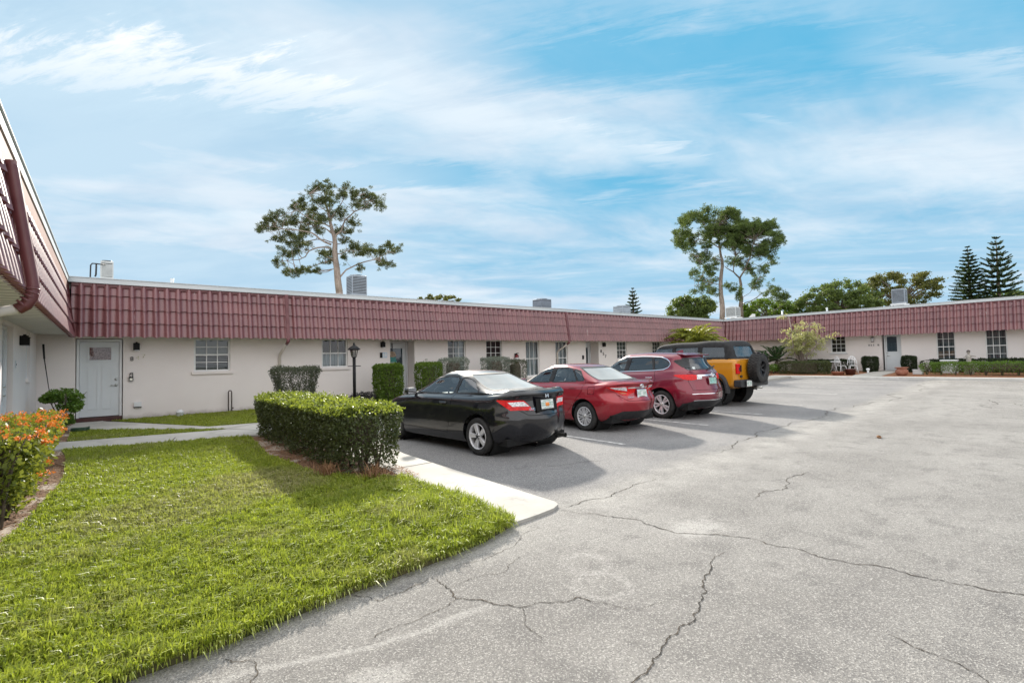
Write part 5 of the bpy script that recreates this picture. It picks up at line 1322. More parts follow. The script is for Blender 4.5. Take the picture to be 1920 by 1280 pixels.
def mat_grass():
    mt, N, b = new_mat('grass_blade'); g = N.n('ShaderNodeNewGeometry'); p = g.outputs['Position']; rnd = g.outputs['Random Per Island']
    f = N.math('ADD', N.math('MULTIPLY', rnd, .55), N.math('MULTIPLY', N.math('SUBTRACT', N.noise(p, 5.5, 5, .7), .28), 1.15), clamp=True)
    col = N.mix(f, (.085, .15, .014), (.45, .50, .055))
    dry = N.math('ADD', N.math('MULTIPLY', N.sstep(N.noise(N.vscale(p, (.8, 1.0, 1)), 1.15, 5, .65), .50, .66), .85), N.math('MULTIPLY', rnd, .25))
    s = N.n('ShaderNodeSeparateXYZ', Vector=p)
    def blob(cx, cy, kx, ky):
        a = N.math('MULTIPLY', N.math('SUBTRACT', s.outputs[0], cx), kx); c = N.math('MULTIPLY', N.math('SUBTRACT', s.outputs[1], cy), ky)
        return N.math('SUBTRACT', 1.0, N.sstep(N.math('ADD', N.math('ADD', N.math('MULTIPLY', a, a), N.math('MULTIPLY', c, c)), N.math('MULTIPLY', N.math('SUBTRACT', N.noise(p, 2.2, 4), .5), 1.4)), .25, 1.0))
    spot = N.math('MAXIMUM', blob(1.55, 6.9, 1.0, .95), N.math('MULTIPLY', blob(.5, 6.4, .9, 1.1), .75))
    dry = N.math('MULTIPLY', N.math('MAXIMUM', N.math('MULTIPLY', dry, .72), spot), N.math('MULTIPLY_ADD', rnd, .6, .45), clamp=True)
    col = N.mix(dry, col, (.36, .32, .17))
    N.L.new(col, b.inputs['Base Color']); b.inputs['Roughness'].default_value = .45; b.inputs['Specular IOR Level'].default_value = .35
    tr = N.n('ShaderNodeBsdfTranslucent'); N.L.new(N.mix(.4, col, (.55, .68, .04)), tr.inputs[0])
    mx = N.n('ShaderNodeMixShader', Fac=.42); N.L.new(b.outputs[0], mx.inputs[1]); N.L.new(tr.outputs[0], mx.inputs[2])
    N.L.new(mx.outputs[0], mt.node_tree.nodes['Material Output'].inputs[0]); return mt
M_GRASS = mat_grass()
def in_poly(P, poly):
    x, y = P[:, 0], P[:, 1]; r = np.zeros(len(P), bool); n = len(poly)
    for i in range(n):
        (x0, y0), (x1, y1) = poly[i], poly[(i+1) % n]
        c = ((y0 > y) != (y1 > y)) & (x < (x1-x0)*(y-y0)/((y1-y0) or 1e-9)+x0); r ^= c
    return r
def grass(poly, dens, hl, zf, name='grass', tall=None, wd=.0085, box=None):
    xs_, ys_ = [p[0] for p in poly], [p[1] for p in poly]
    x0, x1, y0, y1 = box or (min(xs_), max(xs_), min(ys_), max(ys_))
    n = int((x1-x0)*(y1-y0)*dens); P = np.stack([RNG.uniform(x0, x1, n), RNG.uniform(y0, y1, n)], 1)
    P = P[in_poly(P, poly)]; n = len(P)
    z = np.clip(.05+(P[:, 1]-3.8)*.0085, .05, .16)
    z = np.maximum(z, np.maximum(0, (P[:, 0]-14)*.0115)+.09) if P[:, 0].max() > 12 else z
    clump = .5+.28*np.sin(P[:, 0]*9+np.sin(P[:, 1]*7)*2)*np.sin(P[:, 1]*8+np.sin(P[:, 0]*6)*2)+.30*np.sin(P[:, 0]*23+np.sin(P[:, 1]*17)*2)*np.sin(P[:, 1]*21+np.sin(P[:, 0]*19)*2)
    H = hl*RNG.uniform(.45, 1.35, n)*(.5+.9*clump)
    if tall is not None: H *= 1+tall(P)
    a = RNG.uniform(0, 2*np.pi, n); lean = RNG.uniform(.15, 1.25, n)
    d = np.stack([np.cos(a), np.sin(a), np.zeros(n)], 1); s = np.stack([-np.sin(a+RNG.normal(0, .5, n)), np.cos(a), np.zeros(n)], 1)*wd*RNG.uniform(.7, 1.3, (n, 1))
    B = np.stack([P[:, 0], P[:, 1], z-.004], 1); up = np.array([0, 0, 1.])
    mid = B+d*(H*lean*.28)[:, None]+up*(H*.62)[:, None]; tip = B+d*(H*lean*.85)[:, None]+up*(H*(1.02-.32*lean))[:, None]
    V = np.stack([B, mid+s/2, tip, mid-s/2], 1)
    return V
lawnz = lambda x, y: lawn_z(x, y)
tallf = lambda P: 1.5*np.exp(-((P[:, 0]-2.55)/.75)**2-((P[:, 1]-4.35)/.9)**2)*RNG.uniform(.2, 1, len(P))
LA2 = [(x if x > -4 else x, y) for x, y in LAWN_A]; LA2[1:7] = [(x+.01, y-.045) for x, y in LA2[1:7]]
G = [grass(LA2, 11500, .066, lawnz, tall=tallf, box=(-1.2, 3.1, 2.9, 5.6)), grass(LA2, 6000, .062, lawnz, tall=tallf, box=(-1.2, 3.1, 5.6, 8.5), wd=.011),
     grass(LA2, 3400, .06, lawnz, box=(-1.2, 3.1, 8.5, 12.3), wd=.012), grass(LAWN_B, 3000, .055, lawnz, wd=.012), grass(LAWN_C, 2400, .055, lawnz, box=(0, 6, 12.8, 17.5), wd=.013), grass(LAWN_C, 350, .06, lawnz, box=(6, 33, 12.8, 17.5), wd=.02)]
# ragged fringe of longer blades hanging over the paving
def fringe(line, n, hl, out):
    P_ = []; 
    for (xa, ya), (xb, yb) in zip(line, line[1:]):
        k_ = max(2, int(n*math.hypot(xb-xa, yb-ya))); t_ = RNG.uniform(0, 1, k_); P_.append(np.stack([xa+(xb-xa)*t_, ya+(yb-ya)*t_, np.full(k_, .05)], 1)+RNG.normal(0, .02, (k_, 3))*np.array([1, 1, .2]))
    B_ = np.concatenate(P_); k_ = len(B_); patch = .5+.5*np.sin(B_[:, 0]*13+1)*np.sin(B_[:, 0]*5.3); keep_ = RNG.uniform(0, 1, k_) < .25+.75*patch; B_ = B_[keep_]; k_ = len(B_)
    d_ = np.array(out)+RNG.normal(0, .55, (k_, 3))*np.array([1, 1, 0]); d_[:, 2] = 0; H_ = hl*RNG.uniform(.4, 1.4, (k_, 1)); s_ = np.cross(d_/np.maximum(np.linalg.norm(d_, axis=1, keepdims=True), 1e-6), [0, 0, 1.])*.0038; up_ = np.array([0, 0, 1.])
    return np.stack([B_, B_+d_*H_*.5+up_*H_*.38+s_, B_+d_*H_*1.05+up_*(H_*.18-.03), B_+d_*H_*.5+up_*H_*.38-s_], 1)
G += [fringe([(x, y+.02) for x, y in LA2[0:7]], 420, .045, (.12, -.6, 0)), fringe([(3.02, 3.75), (3.08, 6.0)], 160, .07, (.6, 0, 0)), fringe([(2.30, 11.43), (-.6, 12.2)], 130, .06, (0, .6, 0))]
gb = quads_mesh('grass', np.concatenate(G), M_GRASS); tag(gb, kind='stuff')
# fallen leaves and bark chips in the beds
def litter(poly, n, z0, cols, size=.045):
    xs_, ys_ = [p[0] for p in poly], [p[1] for p in poly]; P = np.stack([RNG.uniform(min(xs_), max(xs_), n), RNG.uniform(min(ys_), max(ys_), n)], 1); P = P[in_poly(P, poly)]
    C = np.stack([P[:, 0], P[:, 1], np.clip(.05+(P[:, 1]-3.8)*.0085, .05, .16)+z0+RNG.uniform(0, .012, len(P))], 1)
    d = rand_dirs(len(C)); d[:, 2] *= .25; d /= np.linalg.norm(d, axis=1, keepdims=True)
    s = np.cross(d, np.array([0, 0, 1.])+rand_dirs(len(C))*.35); s /= np.linalg.norm(s, axis=1, keepdims=True)
    L = size*RNG.uniform(.5, 1.4, (len(C), 1)); W = size*.38*RNG.uniform(.6, 1.3, (len(C), 1))
    return np.stack([C-d*L/2, C+s*W/2, C+d*L/2, C-s*W/2], 1)
LF_LITTER = leaf_mat('dry_leaf', (.16, .085, .045), (.36, .21, .12), .1, .8, 9)
bedA = [(-.43, 9.1), (-.52, 11.4), (-.62, 12.2), (-1.4, 12.2), (-1.4, 5.42), (-.72, 6.2), (-.58, 7.2)]
bedB = [(3.08, 6.05), (3.1, 6.5), (3.12, 11.3), (2.32, 11.42), (2.1, 9), (2.27, 6.9), (2.92, 6.12)]
tag(quads_mesh('leaf_litter', np.concatenate([litter(bedA, 3800, -.008, None), litter(bedB, 4200, -.008, None), litter([(2.6, 5.9), (3.25, 5.9), (3.3, 6.7), (2.6, 6.7)], 700, .012, None)]), LF_LITTER), kind='stuff')

def plant(name, label, cat, base, parts, group=None):
    """parts: list of (child name, quads, material) or (child name, MB, material)"""
    t = thing(name, base, label, cat, group)
    for nm, g, mt in parts:
        if isinstance(g, MB): g.v = [(v[0]-base[0], v[1]-base[1], v[2]-base[2]) for v in g.v]; g.build(nm, mt, t)
        else:
            n_ = g.shape[1]; quads_mesh(nm, g-np.array(base), mt, t, n_)
    return t
def stems(spots, z0, z1, r=.014, spread=.12, seed=1, n=6):
    mb = MB(); rg = random.Random(seed)
    for x, y in spots:
        for k in range(n):
            a, b = rg.uniform(-spread, spread), rg.uniform(-spread, spread)
            mb.tube([(x, y, z0-.03), (x+a*.4, y+b*.4, z0+(z1-z0)*.35), (x+a, y+b, z0+(z1-z0)*.7), (x+a*1.8+rg.uniform(-.05, .05), y+b*1.8, z1)], [r, r*.85, r*.6, r*.25], 5)
    return mb
def core(mb, x0, x1, y0, y1, z0, z1):
    return mb.box(x0, x1, y0, y1, z0, z1, 0, .08)
# the long clipped hedge beside the parking bay
Pm, Nm = box_shell(36000, 2.36, 3.40, 6.40, 11.75, .10, .945, .20, .17, .06, .1)
keep = (Pm[:, 2] > .20+.08*np.sin(Pm[:, 1]*4)) | (RNG.uniform(0, 1, len(Pm)) < .55); Pm, Nm = Pm[keep], Nm[keep]
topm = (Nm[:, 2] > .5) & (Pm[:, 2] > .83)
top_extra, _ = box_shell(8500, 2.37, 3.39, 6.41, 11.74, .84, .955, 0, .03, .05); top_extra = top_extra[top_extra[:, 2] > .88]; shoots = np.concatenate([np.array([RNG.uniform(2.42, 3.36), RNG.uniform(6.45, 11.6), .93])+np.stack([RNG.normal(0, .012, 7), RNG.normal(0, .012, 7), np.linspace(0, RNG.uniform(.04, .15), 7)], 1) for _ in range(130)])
sp = np.concatenate([np.array([3.0, 8.9, .98])+RNG.normal(0, 1, (60, 3))*np.array([.05, .09, .07]), np.array([2.9, 8.0, .98])+RNG.normal(0, 1, (30, 3))*np.array([.04, .06, .05])])
st_ = stems([(2.88+dx, y) for y in np.arange(6.7, 11.5, .42) for dx in (-.12, .12)], .09, .84, .016, .17, 3, 4)
core(st_, 2.70, 3.06, 6.85, 11.3, .42, .76)
plant('hedge', 'long box-clipped hedge with bright yellow-green top beside the parking bay', 'hedge', (2.78, 9, .09),
      [('foliage', leaves(Pm, .050, .026), LF_HEDGE), ('sunlit_top_growth', np.concatenate([leaves(Pm[topm], .05, .028), leaves(top_extra, .048, .026), leaves(sp, .06, .028), leaves(shoots, .042, .022)]), LF_HTOP), ('stems', st_, M_TWIG)])
# a dead tuft and weeds at the foot of the hedge
tuft = lambda c, n, h, sp_, lean=1.0: np.stack([np.array(c)+np.array([RNG.normal(0, sp_), RNG.normal(0, sp_), 0]) for _ in range(n)])
def blades(C, h, wd, lean=.6):
    n = len(C); a = RNG.uniform(0, 2*np.pi, n); H = h*RNG.uniform(.5, 1.2, (n, 1)); d = np.stack([np.cos(a), np.sin(a), np.zeros(n)], 1)*RNG.uniform(.1, lean, (n, 1)); s = np.stack([-np.sin(a), np.cos(a), np.zeros(n)], 1)*wd
    up = np.array([0, 0, 1.]); return np.stack([C-s*.3, C+d*H*.4+up*H*.55+s*.5, C+d*H+up*H*.95, C+d*H*.4+up*H*.55-s*.5], 1)
for bx, by in ((2.32, 6.75), (2.72, 6.2)):
    plant('dead_weed', 'dry brown weed tuft '+('under the side of the clipped hedge' if bx < 2.5 else 'at the near foot of the clipped hedge'), 'weed', (bx, by, .08), [('blades', blades(tuft((bx, by, .08), 90, .2, .06), .20, .012, .9), LF_LITTER)], 'dead weeds by the hedge')
# flowering hedge by the left wing
Pi, Ni = box_shell(15000, -1.25, -.52, 6.7, 10.9, .18, .93, .38, .16, .055, .1, 1.2)
Pi = Pi[(Pi[:, 2] > .30) | (RNG.uniform(0, 1, len(Pi)) < .35)]
Pf, Nf = box_shell(2600, -1.27, -.48, 6.66, 10.94, .35, .965, .25, .01, .05, .1, 1.2); Pf = Pf[(Pf[:, 2] > .88) | (RNG.uniform(0, 1, len(Pf)) < .16)]
cl = Pf[RNG.choice(len(Pf), 95)]; fl_ = (cl[:, None, :]+RNG.normal(0, .024, (95, 18, 3))*np.array([1, 1, .6])).reshape(-1, 3)
st_ = stems([(-.9+dx, y) for y in np.arange(6.9, 11, .4) for dx in (-.1, .12)], .08, .95, .015, .16, 9, 4); core(st_, -.98, -.78, 7.2, 10.5, .5, .85)
plant('flowering_hedge', 'clipped hedge with orange flower heads along the left wing', 'hedge', (-.9, 8.8, .08),
      [('foliage', leaves(Pi, .065, .036), LF_IXORA), ('flowers', leaves(fl_, .030, .022), LF_FLOW), ('stems', st_, M_TWIG)])
# small leafy shrub by the lace door
pts = [ell_shell(950, c, r, .36, .09)[0] for c, r in (((-.78, 15.6, .98), (.42, .32, .17)), ((-.60, 15.5, .72), (.22, .22, .20)), ((-.66, 15.45, .42), (.17, .16, .18)), ((-1.02, 15.7, .93), (.2, .18, .10)))]
pts = np.concatenate(pts); st_ = stems([(-.75, 15.6)], .14, 1.05, .018, .22, 5, 9)
plant('shrub', 'glossy green shrub with bare stems in front of the lace-curtained door', 'shrub', (-.75, 15.6, .14), [('foliage', leaves(pts, .085, .04), LF_SHRUB), ('stems', st_, M_TWIG)])
def clipped(name, label, x0, x1, y0, y1, z0, z1, lf, n, taper, size=.045, group=None, tw=M_TWIG, rough=.035, base=None, bias=None, gaps=0, cg=.5):
    P, _ = box_shell(n, x0, x1, y0, y1, z0, z1, taper, .12, rough)
    if gaps: P = P[(P[:, 2] > z0+(z1-z0)*gaps) | (RNG.uniform(0, 1, len(P)) < .3)]
    cx, cy = (x0+x1)/2, (y0+y1)/2; zb = base if base is not None else z0
    nst = max(1, int((y1-y0)/.5)); st = stems([(cx, y0+(y1-y0)*(i+.5)/nst) for i in range(nst)], zb, z1*.9+zb*.1, .013, min(.16, (x1-x0)*.25), 4, 7)
    if taper < .3 and cg: core(st, cx-(x1-x0)*.5*cg*(1-taper*.6), cx+(x1-x0)*.5*cg*(1-taper*.6), cy-(y1-y0)*.5*cg*(1-taper*.5), cy+(y1-y0)*.5*cg*(1-taper*.5), z0+(z1-z0)*(.3 if gaps or taper > .3 else .1), z1-(z1-z0)*.14)
    return plant(name, label, 'hedge' if name == 'hedge' else 'shrub', (cx, cy, zb), [('foliage', leaves(P, size, size*.5, bias=bias), lf), ('stems', st, tw)], group)
clipped('shrub', 'grey-leaved flat-topped shrub narrowing to its foot, behind the long hedge', 3.40, 4.70, 13.95, 14.75, .50, 1.50, LF_GREY, 12000, .48, .045, base=.14, rough=.05)
clipped('shrub', 'upright bushy green shrub in front of the door with the hanging ornament', 7.22, 8.12, 15.8, 16.6, .18, 1.52, LF_CONE, 7500, .08, .075, bias=(0, 0, .6), base=.15)
clipped('shrub', 'rounded green shrub beside the recessed door, left of the silvery one', 8.86, 9.74, 15.8, 16.6, .18, 1.54, LF_CONE, 6000, .12, .07, bias=(0, 0, .5), base=.15)
clipped('shrub', 'silvery clipped shrub under the window with half-drawn curtain', 9.85, 10.95, 15.8, 16.6, .35, 1.70, LF_SILV, 6500, .2, .05, base=.15)
clipped('shrub', 'silvery clipped shrub under the dark six-pane window', 11.86, 13.05, 15.8, 16.6, .3, 1.70, LF_SILV, 7000, .22, .05, base=.15)
clipped('shrub', 'smaller grey-green shrub left of the fire extinguisher', 13.10, 13.98, 15.8, 16.6, .3, 1.56, LF_GREY, 5000, .2, .05, base=.15)
P, _ = ell_shell(1500, (6.75, 16.2, .38), (.52, .35, .28), .3, .08, -.2)
plant('groundcover_plant', 'low dark purplish plant at the foot of the lamp post side wall', 'plant', (6.75, 16.2, .15), [('foliage', leaves(P, .07, .035), LF_PURP), ('stems', stems([(6.6, 16.2), (6.95, 16.2)], .15, .55, .01, .2, 2, 6), M_TWIG)])
# far side hedges and blocks
clipped('hedge', 'dark clipped hedge at the kerb beside the pale tree and white chairs', 30.75, 31.6, 9.92, 12.55, .30, 1.09, LF_HEDGE, 9000, .05, .06, base=.3)
clipped('hedge', 'lighter loose hedge along the far kerb right of the terracotta urn', 30.8, 31.6, -3.5, 5.98, .38, .96, LF_SHRUB, 16000, .2, .065, gaps=.25, base=.3)
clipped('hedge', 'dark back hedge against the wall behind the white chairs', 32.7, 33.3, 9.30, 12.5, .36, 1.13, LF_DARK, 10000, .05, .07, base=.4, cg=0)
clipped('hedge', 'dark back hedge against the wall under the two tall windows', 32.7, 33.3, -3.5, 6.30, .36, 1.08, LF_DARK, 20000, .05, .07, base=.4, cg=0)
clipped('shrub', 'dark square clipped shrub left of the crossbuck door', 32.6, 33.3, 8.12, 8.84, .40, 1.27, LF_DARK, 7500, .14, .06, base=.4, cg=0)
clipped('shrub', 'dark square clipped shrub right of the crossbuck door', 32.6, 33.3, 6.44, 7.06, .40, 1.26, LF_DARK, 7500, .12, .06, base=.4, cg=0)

# ---- trees
def pt(px, py, D): return CAM+ray(px, py)*D
def tuft_quads(C, rad, per, w):
    """star-shaped needle tufts"""
    n = len(C); C = np.repeat(C, per, 0); d = rand_dirs(n*per); d[:, 2] = d[:, 2]*.8+.15
    rad = np.repeat(np.broadcast_to(rad, n), per)[:, None]*RNG.uniform(.6, 1.1, (n*per, 1))
    s = np.cross(d, rand_dirs(n*per)); s /= np.linalg.norm(s, axis=1, keepdims=True)
    return np.stack([C+d*rad*.12, C+d*rad*.6+s*w, C+d*rad, C+d*rad*.6-s*w], 1)
def limbs_mesh(limbs, D, org, sc, wid, dscale=.5, seed=2):
    """limbs given as picture traces; each swings some way towards or away from the viewer"""
    rg = random.Random(seed); mb = MB(); nodes = []
    for i, (pts_, r0, r1) in enumerate(limbs):
        sw = 0 if i == 0 else rg.choice((-1, 1))*rg.uniform(.35, 1.0)*dscale
        p0 = np.array(pts_[0], float); P = []; 
        for q in pts_:
            px, py = org[0]+q[0]/sc, org[1]+q[1]/sc
            dist_ = math.hypot(q[0]-p0[0], q[1]-p0[1])/sc*D/FPX
            P.append(pt(px, py, D+sw*dist_))
        # smooth
        Q = [P[0]]
        for a, b in zip(P, P[1:]): Q += [a*.5+b*.5+np.array([rg.uniform(-1, 1), rg.uniform(-1, 1), rg.uniform(-.6, 1)])*np.linalg.norm(b-a)*.06, b]
        k = len(Q); mb.tube([Vector(q) for q in Q], [r0+(r1-r0)*j/(k-1) for j in range(k)], 9 if i == 0 else 6)
        nodes.append((sw, p0))
    return mb
def traced_tree(name, label, cat, limbs, blobs, D, org, sc, lf, bark, tr, tuft_r, per, dens, group=None, seed=2, dscale=.5, w=.012, twigs=True, lk=1.0):
    limbs = [(a, b*lk if i else b*(.4+.6*lk), c*lk) for i, (a, b, c) in enumerate(limbs)]
    RG = np.random.default_rng(seed)
    base_px = limbs[0][0][0]; b0 = pt(org[0]+base_px[0]/sc, org[1]+base_px[1]/sc, D)
    mb = limbs_mesh(limbs, D, org, sc, tr, dscale, seed)
    mb.tube([(b0[0], b0[1], -.1), (b0[0], b0[1], b0[2]*.5), tuple(b0)], [limbs[0][1]*1.25, limbs[0][1]*1.1, limbs[0][1]], 9)
    C = []; tx = base_px[0]
    for bx, by, rx, ry in blobs:
        n = max(2, int(rx*ry/sc/sc*dens)); h = abs(bx-tx)/sc*D/FPX
        dz = RG.uniform(-1, 1)*(1.2+.55*h)*dscale*2
        for _ in range(n):
            a = RG.normal(size=2)*.55
            p = pt(org[0]+(bx+a[0]*rx)/sc, org[1]+(by+a[1]*ry)/sc, D+dz+RG.normal()*rx/sc*D/FPX*.6); C.append(p)
    C = np.array(C)
    if twigs:
        ends = [np.array(mb.v[i]) for i in range(0, len(mb.v)-16, 5)]; E = np.array(ends); 
        for p in C[::3]:
            q = E[np.argmin(((E-p)**2).sum(1)+(E[:, 2] > p[2]+.5)*4)]
            if np.linalg.norm(p-q) < 1.7: mb.tube([q, q*.5+p*.5+np.array([0, 0, -.08]), p], [.022, .016, .008], 4, cap=False)
    base = (b0[0], b0[1], 0)
    return plant(name, label, cat, base, [('trunk', mb, bark), ('crown', tuft_quads(C, tuft_r, per, w), lf)], group)
P1L = [([(940, 1215), (915, 980), (895, 800), (890, 660), (860, 560), (830, 420), (800, 330), (790, 220)], .36, .04),
       ([(890, 660), (960, 600), (1000, 490), (1090, 410), (1200, 370), (1310, 320)], .16, .04), ([(950, 1060), (1010, 990), (1130, 930), (1280, 890), (1400, 830), (1500, 800)], .13, .04),
       ([(905, 830), (960, 830), (1010, 800), (1080, 800), (1180, 790)], .10, .03), ([(860, 740), (740, 680), (660, 620), (560, 600), (420, 590), (300, 560), (170, 560)], .15, .03),
       ([(880, 720), (790, 690), (650, 700), (520, 730), (380, 700)], .10, .03), ([(850, 770), (720, 770), (640, 800), (600, 860), (540, 890), (420, 900), (320, 910)], .12, .03),
       ([(905, 890), (800, 910), (690, 950), (590, 980), (480, 1010), (420, 1040)], .08, .03), ([(860, 570), (760, 520), (660, 490), (560, 430), (480, 360)], .12, .03),
       ([(830, 420), (740, 360), (690, 300), (640, 230)], .08, .03), ([(850, 500), (900, 420), (960, 330), (1000, 260), (1010, 170)], .09, .03),
       ([(880, 640), (820, 590), (740, 560), (640, 540), (480, 510), (350, 460)], .10, .03), ([(1000, 490), (1050, 500), (1100, 530)], .05, .02),
       ([(1090, 410), (1120, 330), (1100, 240)], .05, .02), ([(1200, 370), (1240, 300), (1200, 230)], .05, .02), ([(1400, 830), (1430, 760), (1450, 730)], .04, .02), ([(1280, 890), (1360, 910), (1430, 930)], .04, .02)]
P1B = [(790, 160, 90, 60), (700, 170, 50, 45), (650, 220, 50, 35), (560, 290, 40, 50), (490, 350, 60, 50), (590, 380, 70, 60), (740, 310, 90, 50), (850, 290, 70, 60), (960, 230, 60, 60), (1010, 160, 40, 35), (1090, 230, 80, 50), (1200, 230, 50, 60), (1280, 290, 80, 60), (1350, 350, 40, 50), (1190, 360, 80, 30), (1100, 320, 60, 50), (680, 400, 60, 50), (640, 470, 80, 50), (760, 470, 70, 60), (860, 440, 40, 60), (950, 420, 60, 60), (480, 500, 70, 60), (590, 600, 70, 60), (590, 610, 50, 50), (350, 450, 50, 50), (250, 490, 80, 50), (190, 530, 60, 50), (150, 590, 40, 40), (280, 570, 60, 40), (380, 540, 80, 40), (420, 640, 90, 40), (310, 690, 70, 30), (520, 680, 70, 40), (440, 720, 60, 30), (590, 740, 70, 50), (700, 540, 60, 50), (740, 600, 60, 40), (420, 830, 80, 50), (500, 800, 60, 40), (330, 770, 25, 30), (320, 910, 45, 50), (400, 1000, 40, 60), (480, 1020, 80, 40), (560, 1000, 70, 40), (660, 990, 60, 40), (720, 1010, 25, 40), (840, 850, 70, 80), (780, 820, 50, 40), (960, 590, 70, 50), (1060, 520, 70, 50), (1040, 610, 60, 30), (1000, 700, 60, 40), (980, 860, 30, 60), (1090, 770, 90, 60), (1170, 820, 70, 50), (1240, 800, 60, 40), (1350, 800, 60, 60), (1440, 740, 50, 40), (1500, 800, 60, 50), (1420, 930, 70, 40), (1340, 920, 50, 40), (1150, 980, 40, 40), (1210, 760, 30, 30)]
traced_tree('pine_tree', 'tall open-branched pine behind the long roof, just left of a tall condenser', 'tree', P1L, P1B, 36, (460, 320), 5.333, LF_PINE, M_BARK2, .3, .25, 40, .24, seed=4, w=.014, lk=.5)
P2L = [([(715, 1275), (712, 1100), (700, 950), (708, 800), (715, 680), (695, 590), (680, 500), (670, 330)], .42, .08), ([(715, 690), (640, 660), (560, 640), (440, 640)], .10, .03), ([(704, 930), (620, 910), (520, 890), (440, 870), (400, 830)], .09, .03),
       ([(690, 560), (600, 500), (480, 470), (340, 450), (260, 430)], .15, .03), ([(690, 560), (760, 480), (820, 400), (880, 320)], .14, .03), ([(680, 470), (600, 380), (520, 300)], .12, .03), ([(704, 870), (600, 820), (500, 700)], .08, .03)]
rg_ = np.random.default_rng(12)
def dome(cx, cy, rx, ry, n, br, low=.55):
    out = []
    while len(out) < n:
        a, b = rg_.uniform(-1, 1, 2)
        if a*a+b*b < 1 and b < low: out.append((cx+a*rx, cy+b*ry, br*rg_.uniform(.7, 1.3), br*rg_.uniform(.6, 1.0)))
    return out
P2B = dome(640, 400, 385, 235, 66, 50)+[(300, 430, 60, 50), (290, 520, 60, 50), (340, 560, 50, 40), (420, 500, 60, 50), (430, 640, 55, 45), (480, 700, 50, 40), (560, 640, 60, 50), (640, 700, 50, 60), (560, 760, 60, 60), (600, 820, 50, 40), (420, 810, 45, 40), (500, 880, 50, 35), (560, 920, 50, 40), (440, 990, 40, 30), (510, 970, 40, 35), (640, 1000, 40, 40), (590, 1000, 40, 30), (620, 880, 40, 30)]
traced_tree('pine_tree', 'big rounded pine with thick pale trunk, left of the forked dark-trunked pine', 'tree', P2L, P2B, 52, (1220, 360), 5.333, LF_PINE2, M_BARK2, .3, .34, 30, .30, 'twin pines behind the far corner', seed=7, w=.024, lk=.45)
P3L = [([(905, 1250), (900, 1130), (895, 1000), (890, 860)], .36, .26), ([(890, 860), (830, 800), (760, 760), (740, 740)], .18, .05), ([(890, 860), (940, 780), (985, 680), (1010, 580), (1040, 470)], .2, .06), ([(905, 1130), (1000, 1090), (1090, 1030), (1150, 1000), (1250, 985)], .12, .04),
       ([(893, 1000), (820, 965), (760, 940)], .09, .03), ([(830, 800), (830, 700), (850, 640)], .12, .04), ([(940, 780), (1040, 720), (1130, 770)], .08, .03), ([(985, 680), (1090, 600), (1200, 560)], .10, .04), ([(900, 1070), (990, 1010), (1040, 940), (1070, 880)], .06, .02)]
P3B = dome(1050, 480, 255, 190, 52, 52, .75)+[(1220, 690, 55, 40), (1190, 620, 60, 50), (1130, 775, 60, 40), (880, 700, 60, 60), (960, 740, 60, 50), (1000, 800, 45, 35), (800, 690, 50, 40), (1070, 880, 55, 55), (1030, 940, 45, 35), (1200, 950, 35, 40), (1260, 990, 50, 45), (1300, 1060, 80, 45), (1350, 1050, 40, 40), (820, 960, 50, 35), (760, 930, 30, 30), (890, 1020, 35, 60), (1150, 1020, 30, 30)]
traced_tree('pine_tree', 'forked dark-trunked pine leaning over beside the pale-trunked one', 'tree', P3L, P3B, 50, (1220, 360), 5.333, LF_PINE2, M_BARK, .3, .34, 30, .28, 'twin pines behind the far corner', seed=9, w=.024, lk=.45)
def broad_tree(label, cx, cy, rx, ry, D, lf, n=60, br=9, seed=1, group='trees beyond the far wing', leaf=.30, dens=1.4, trunk=True, low=.9):
    RG = np.random.default_rng(seed); c = pt(cx, cy, D); k = D/FPX; mb = MB(); C = []
    b = (c[0], c[1], 0)
    mb.tube([(b[0], b[1], -.1), (b[0]+.1, b[1], c[2]*.4), (c[0], c[1], c[2]-ry*k*.35)], [.34, .26, .16], 8)
    right = np.array([_r[0], _r[1], 0]); fw = np.array([-_r[1], _r[0], 0])
    for i in range(n):
        while True:
            q = RG.uniform(-1, 1, 3)
            if (q**2).sum() < 1 and (q**2).sum() > .18 and q[2] > -low: break
        cc = c+right*q[0]*rx*k+fw*q[1]*rx*k*.8+np.array([0, 0, q[2]*ry*k])
        if i % 3 == 0: mb.tube([(c[0], c[1], c[2]-ry*k*.5), tuple((c+cc)/2+np.array([0, 0, -.15])), tuple(cc)], [.11, .07, .02], 5, cap=False)
        m_ = int(br*br*dens*.9)
        C.append(cc+RG.normal(0, br*k*.42, (m_, 3))*np.array([1, 1, .62]))
    C = np.concatenate(C)
    return plant('tree', label, 'tree', b, [('trunk', mb, M_BARK), ('crown', leaves(C, leaf, leaf*.5), lf)], group)
broad_tree('dark leafy tree behind the roof, left of the pale pine trunk', 1298, 580, 48, 24, 58, LF_BROAD, 90, 9, 3)
broad_tree('bright green low tree between and behind the twin pine trunks', 1440, 584, 60, 22, 60, LF_BROADG, 70, 9, 4)
broad_tree('round dark-green tree rising over the far wing, left of the roof condenser', 1572, 568, 70, 40, 56, LF_BROAD, 115, 10, 5, low=.6)
broad_tree('sparser yellowish tree behind the roof condenser on its white stand', 1692, 548, 72, 42, 60, LF_BROADY, 95, 9, 6, low=.6)
broad_tree('pale tree top just showing above the middle of the long roof', 822, 562, 38, 9, 44, LF_BROADY, 26, 5, 7, None)
broad_tree('low bushy tree at the right edge behind the far roof', 1905, 560, 40, 14, 70, LF_BROAD, 40, 8, 8)
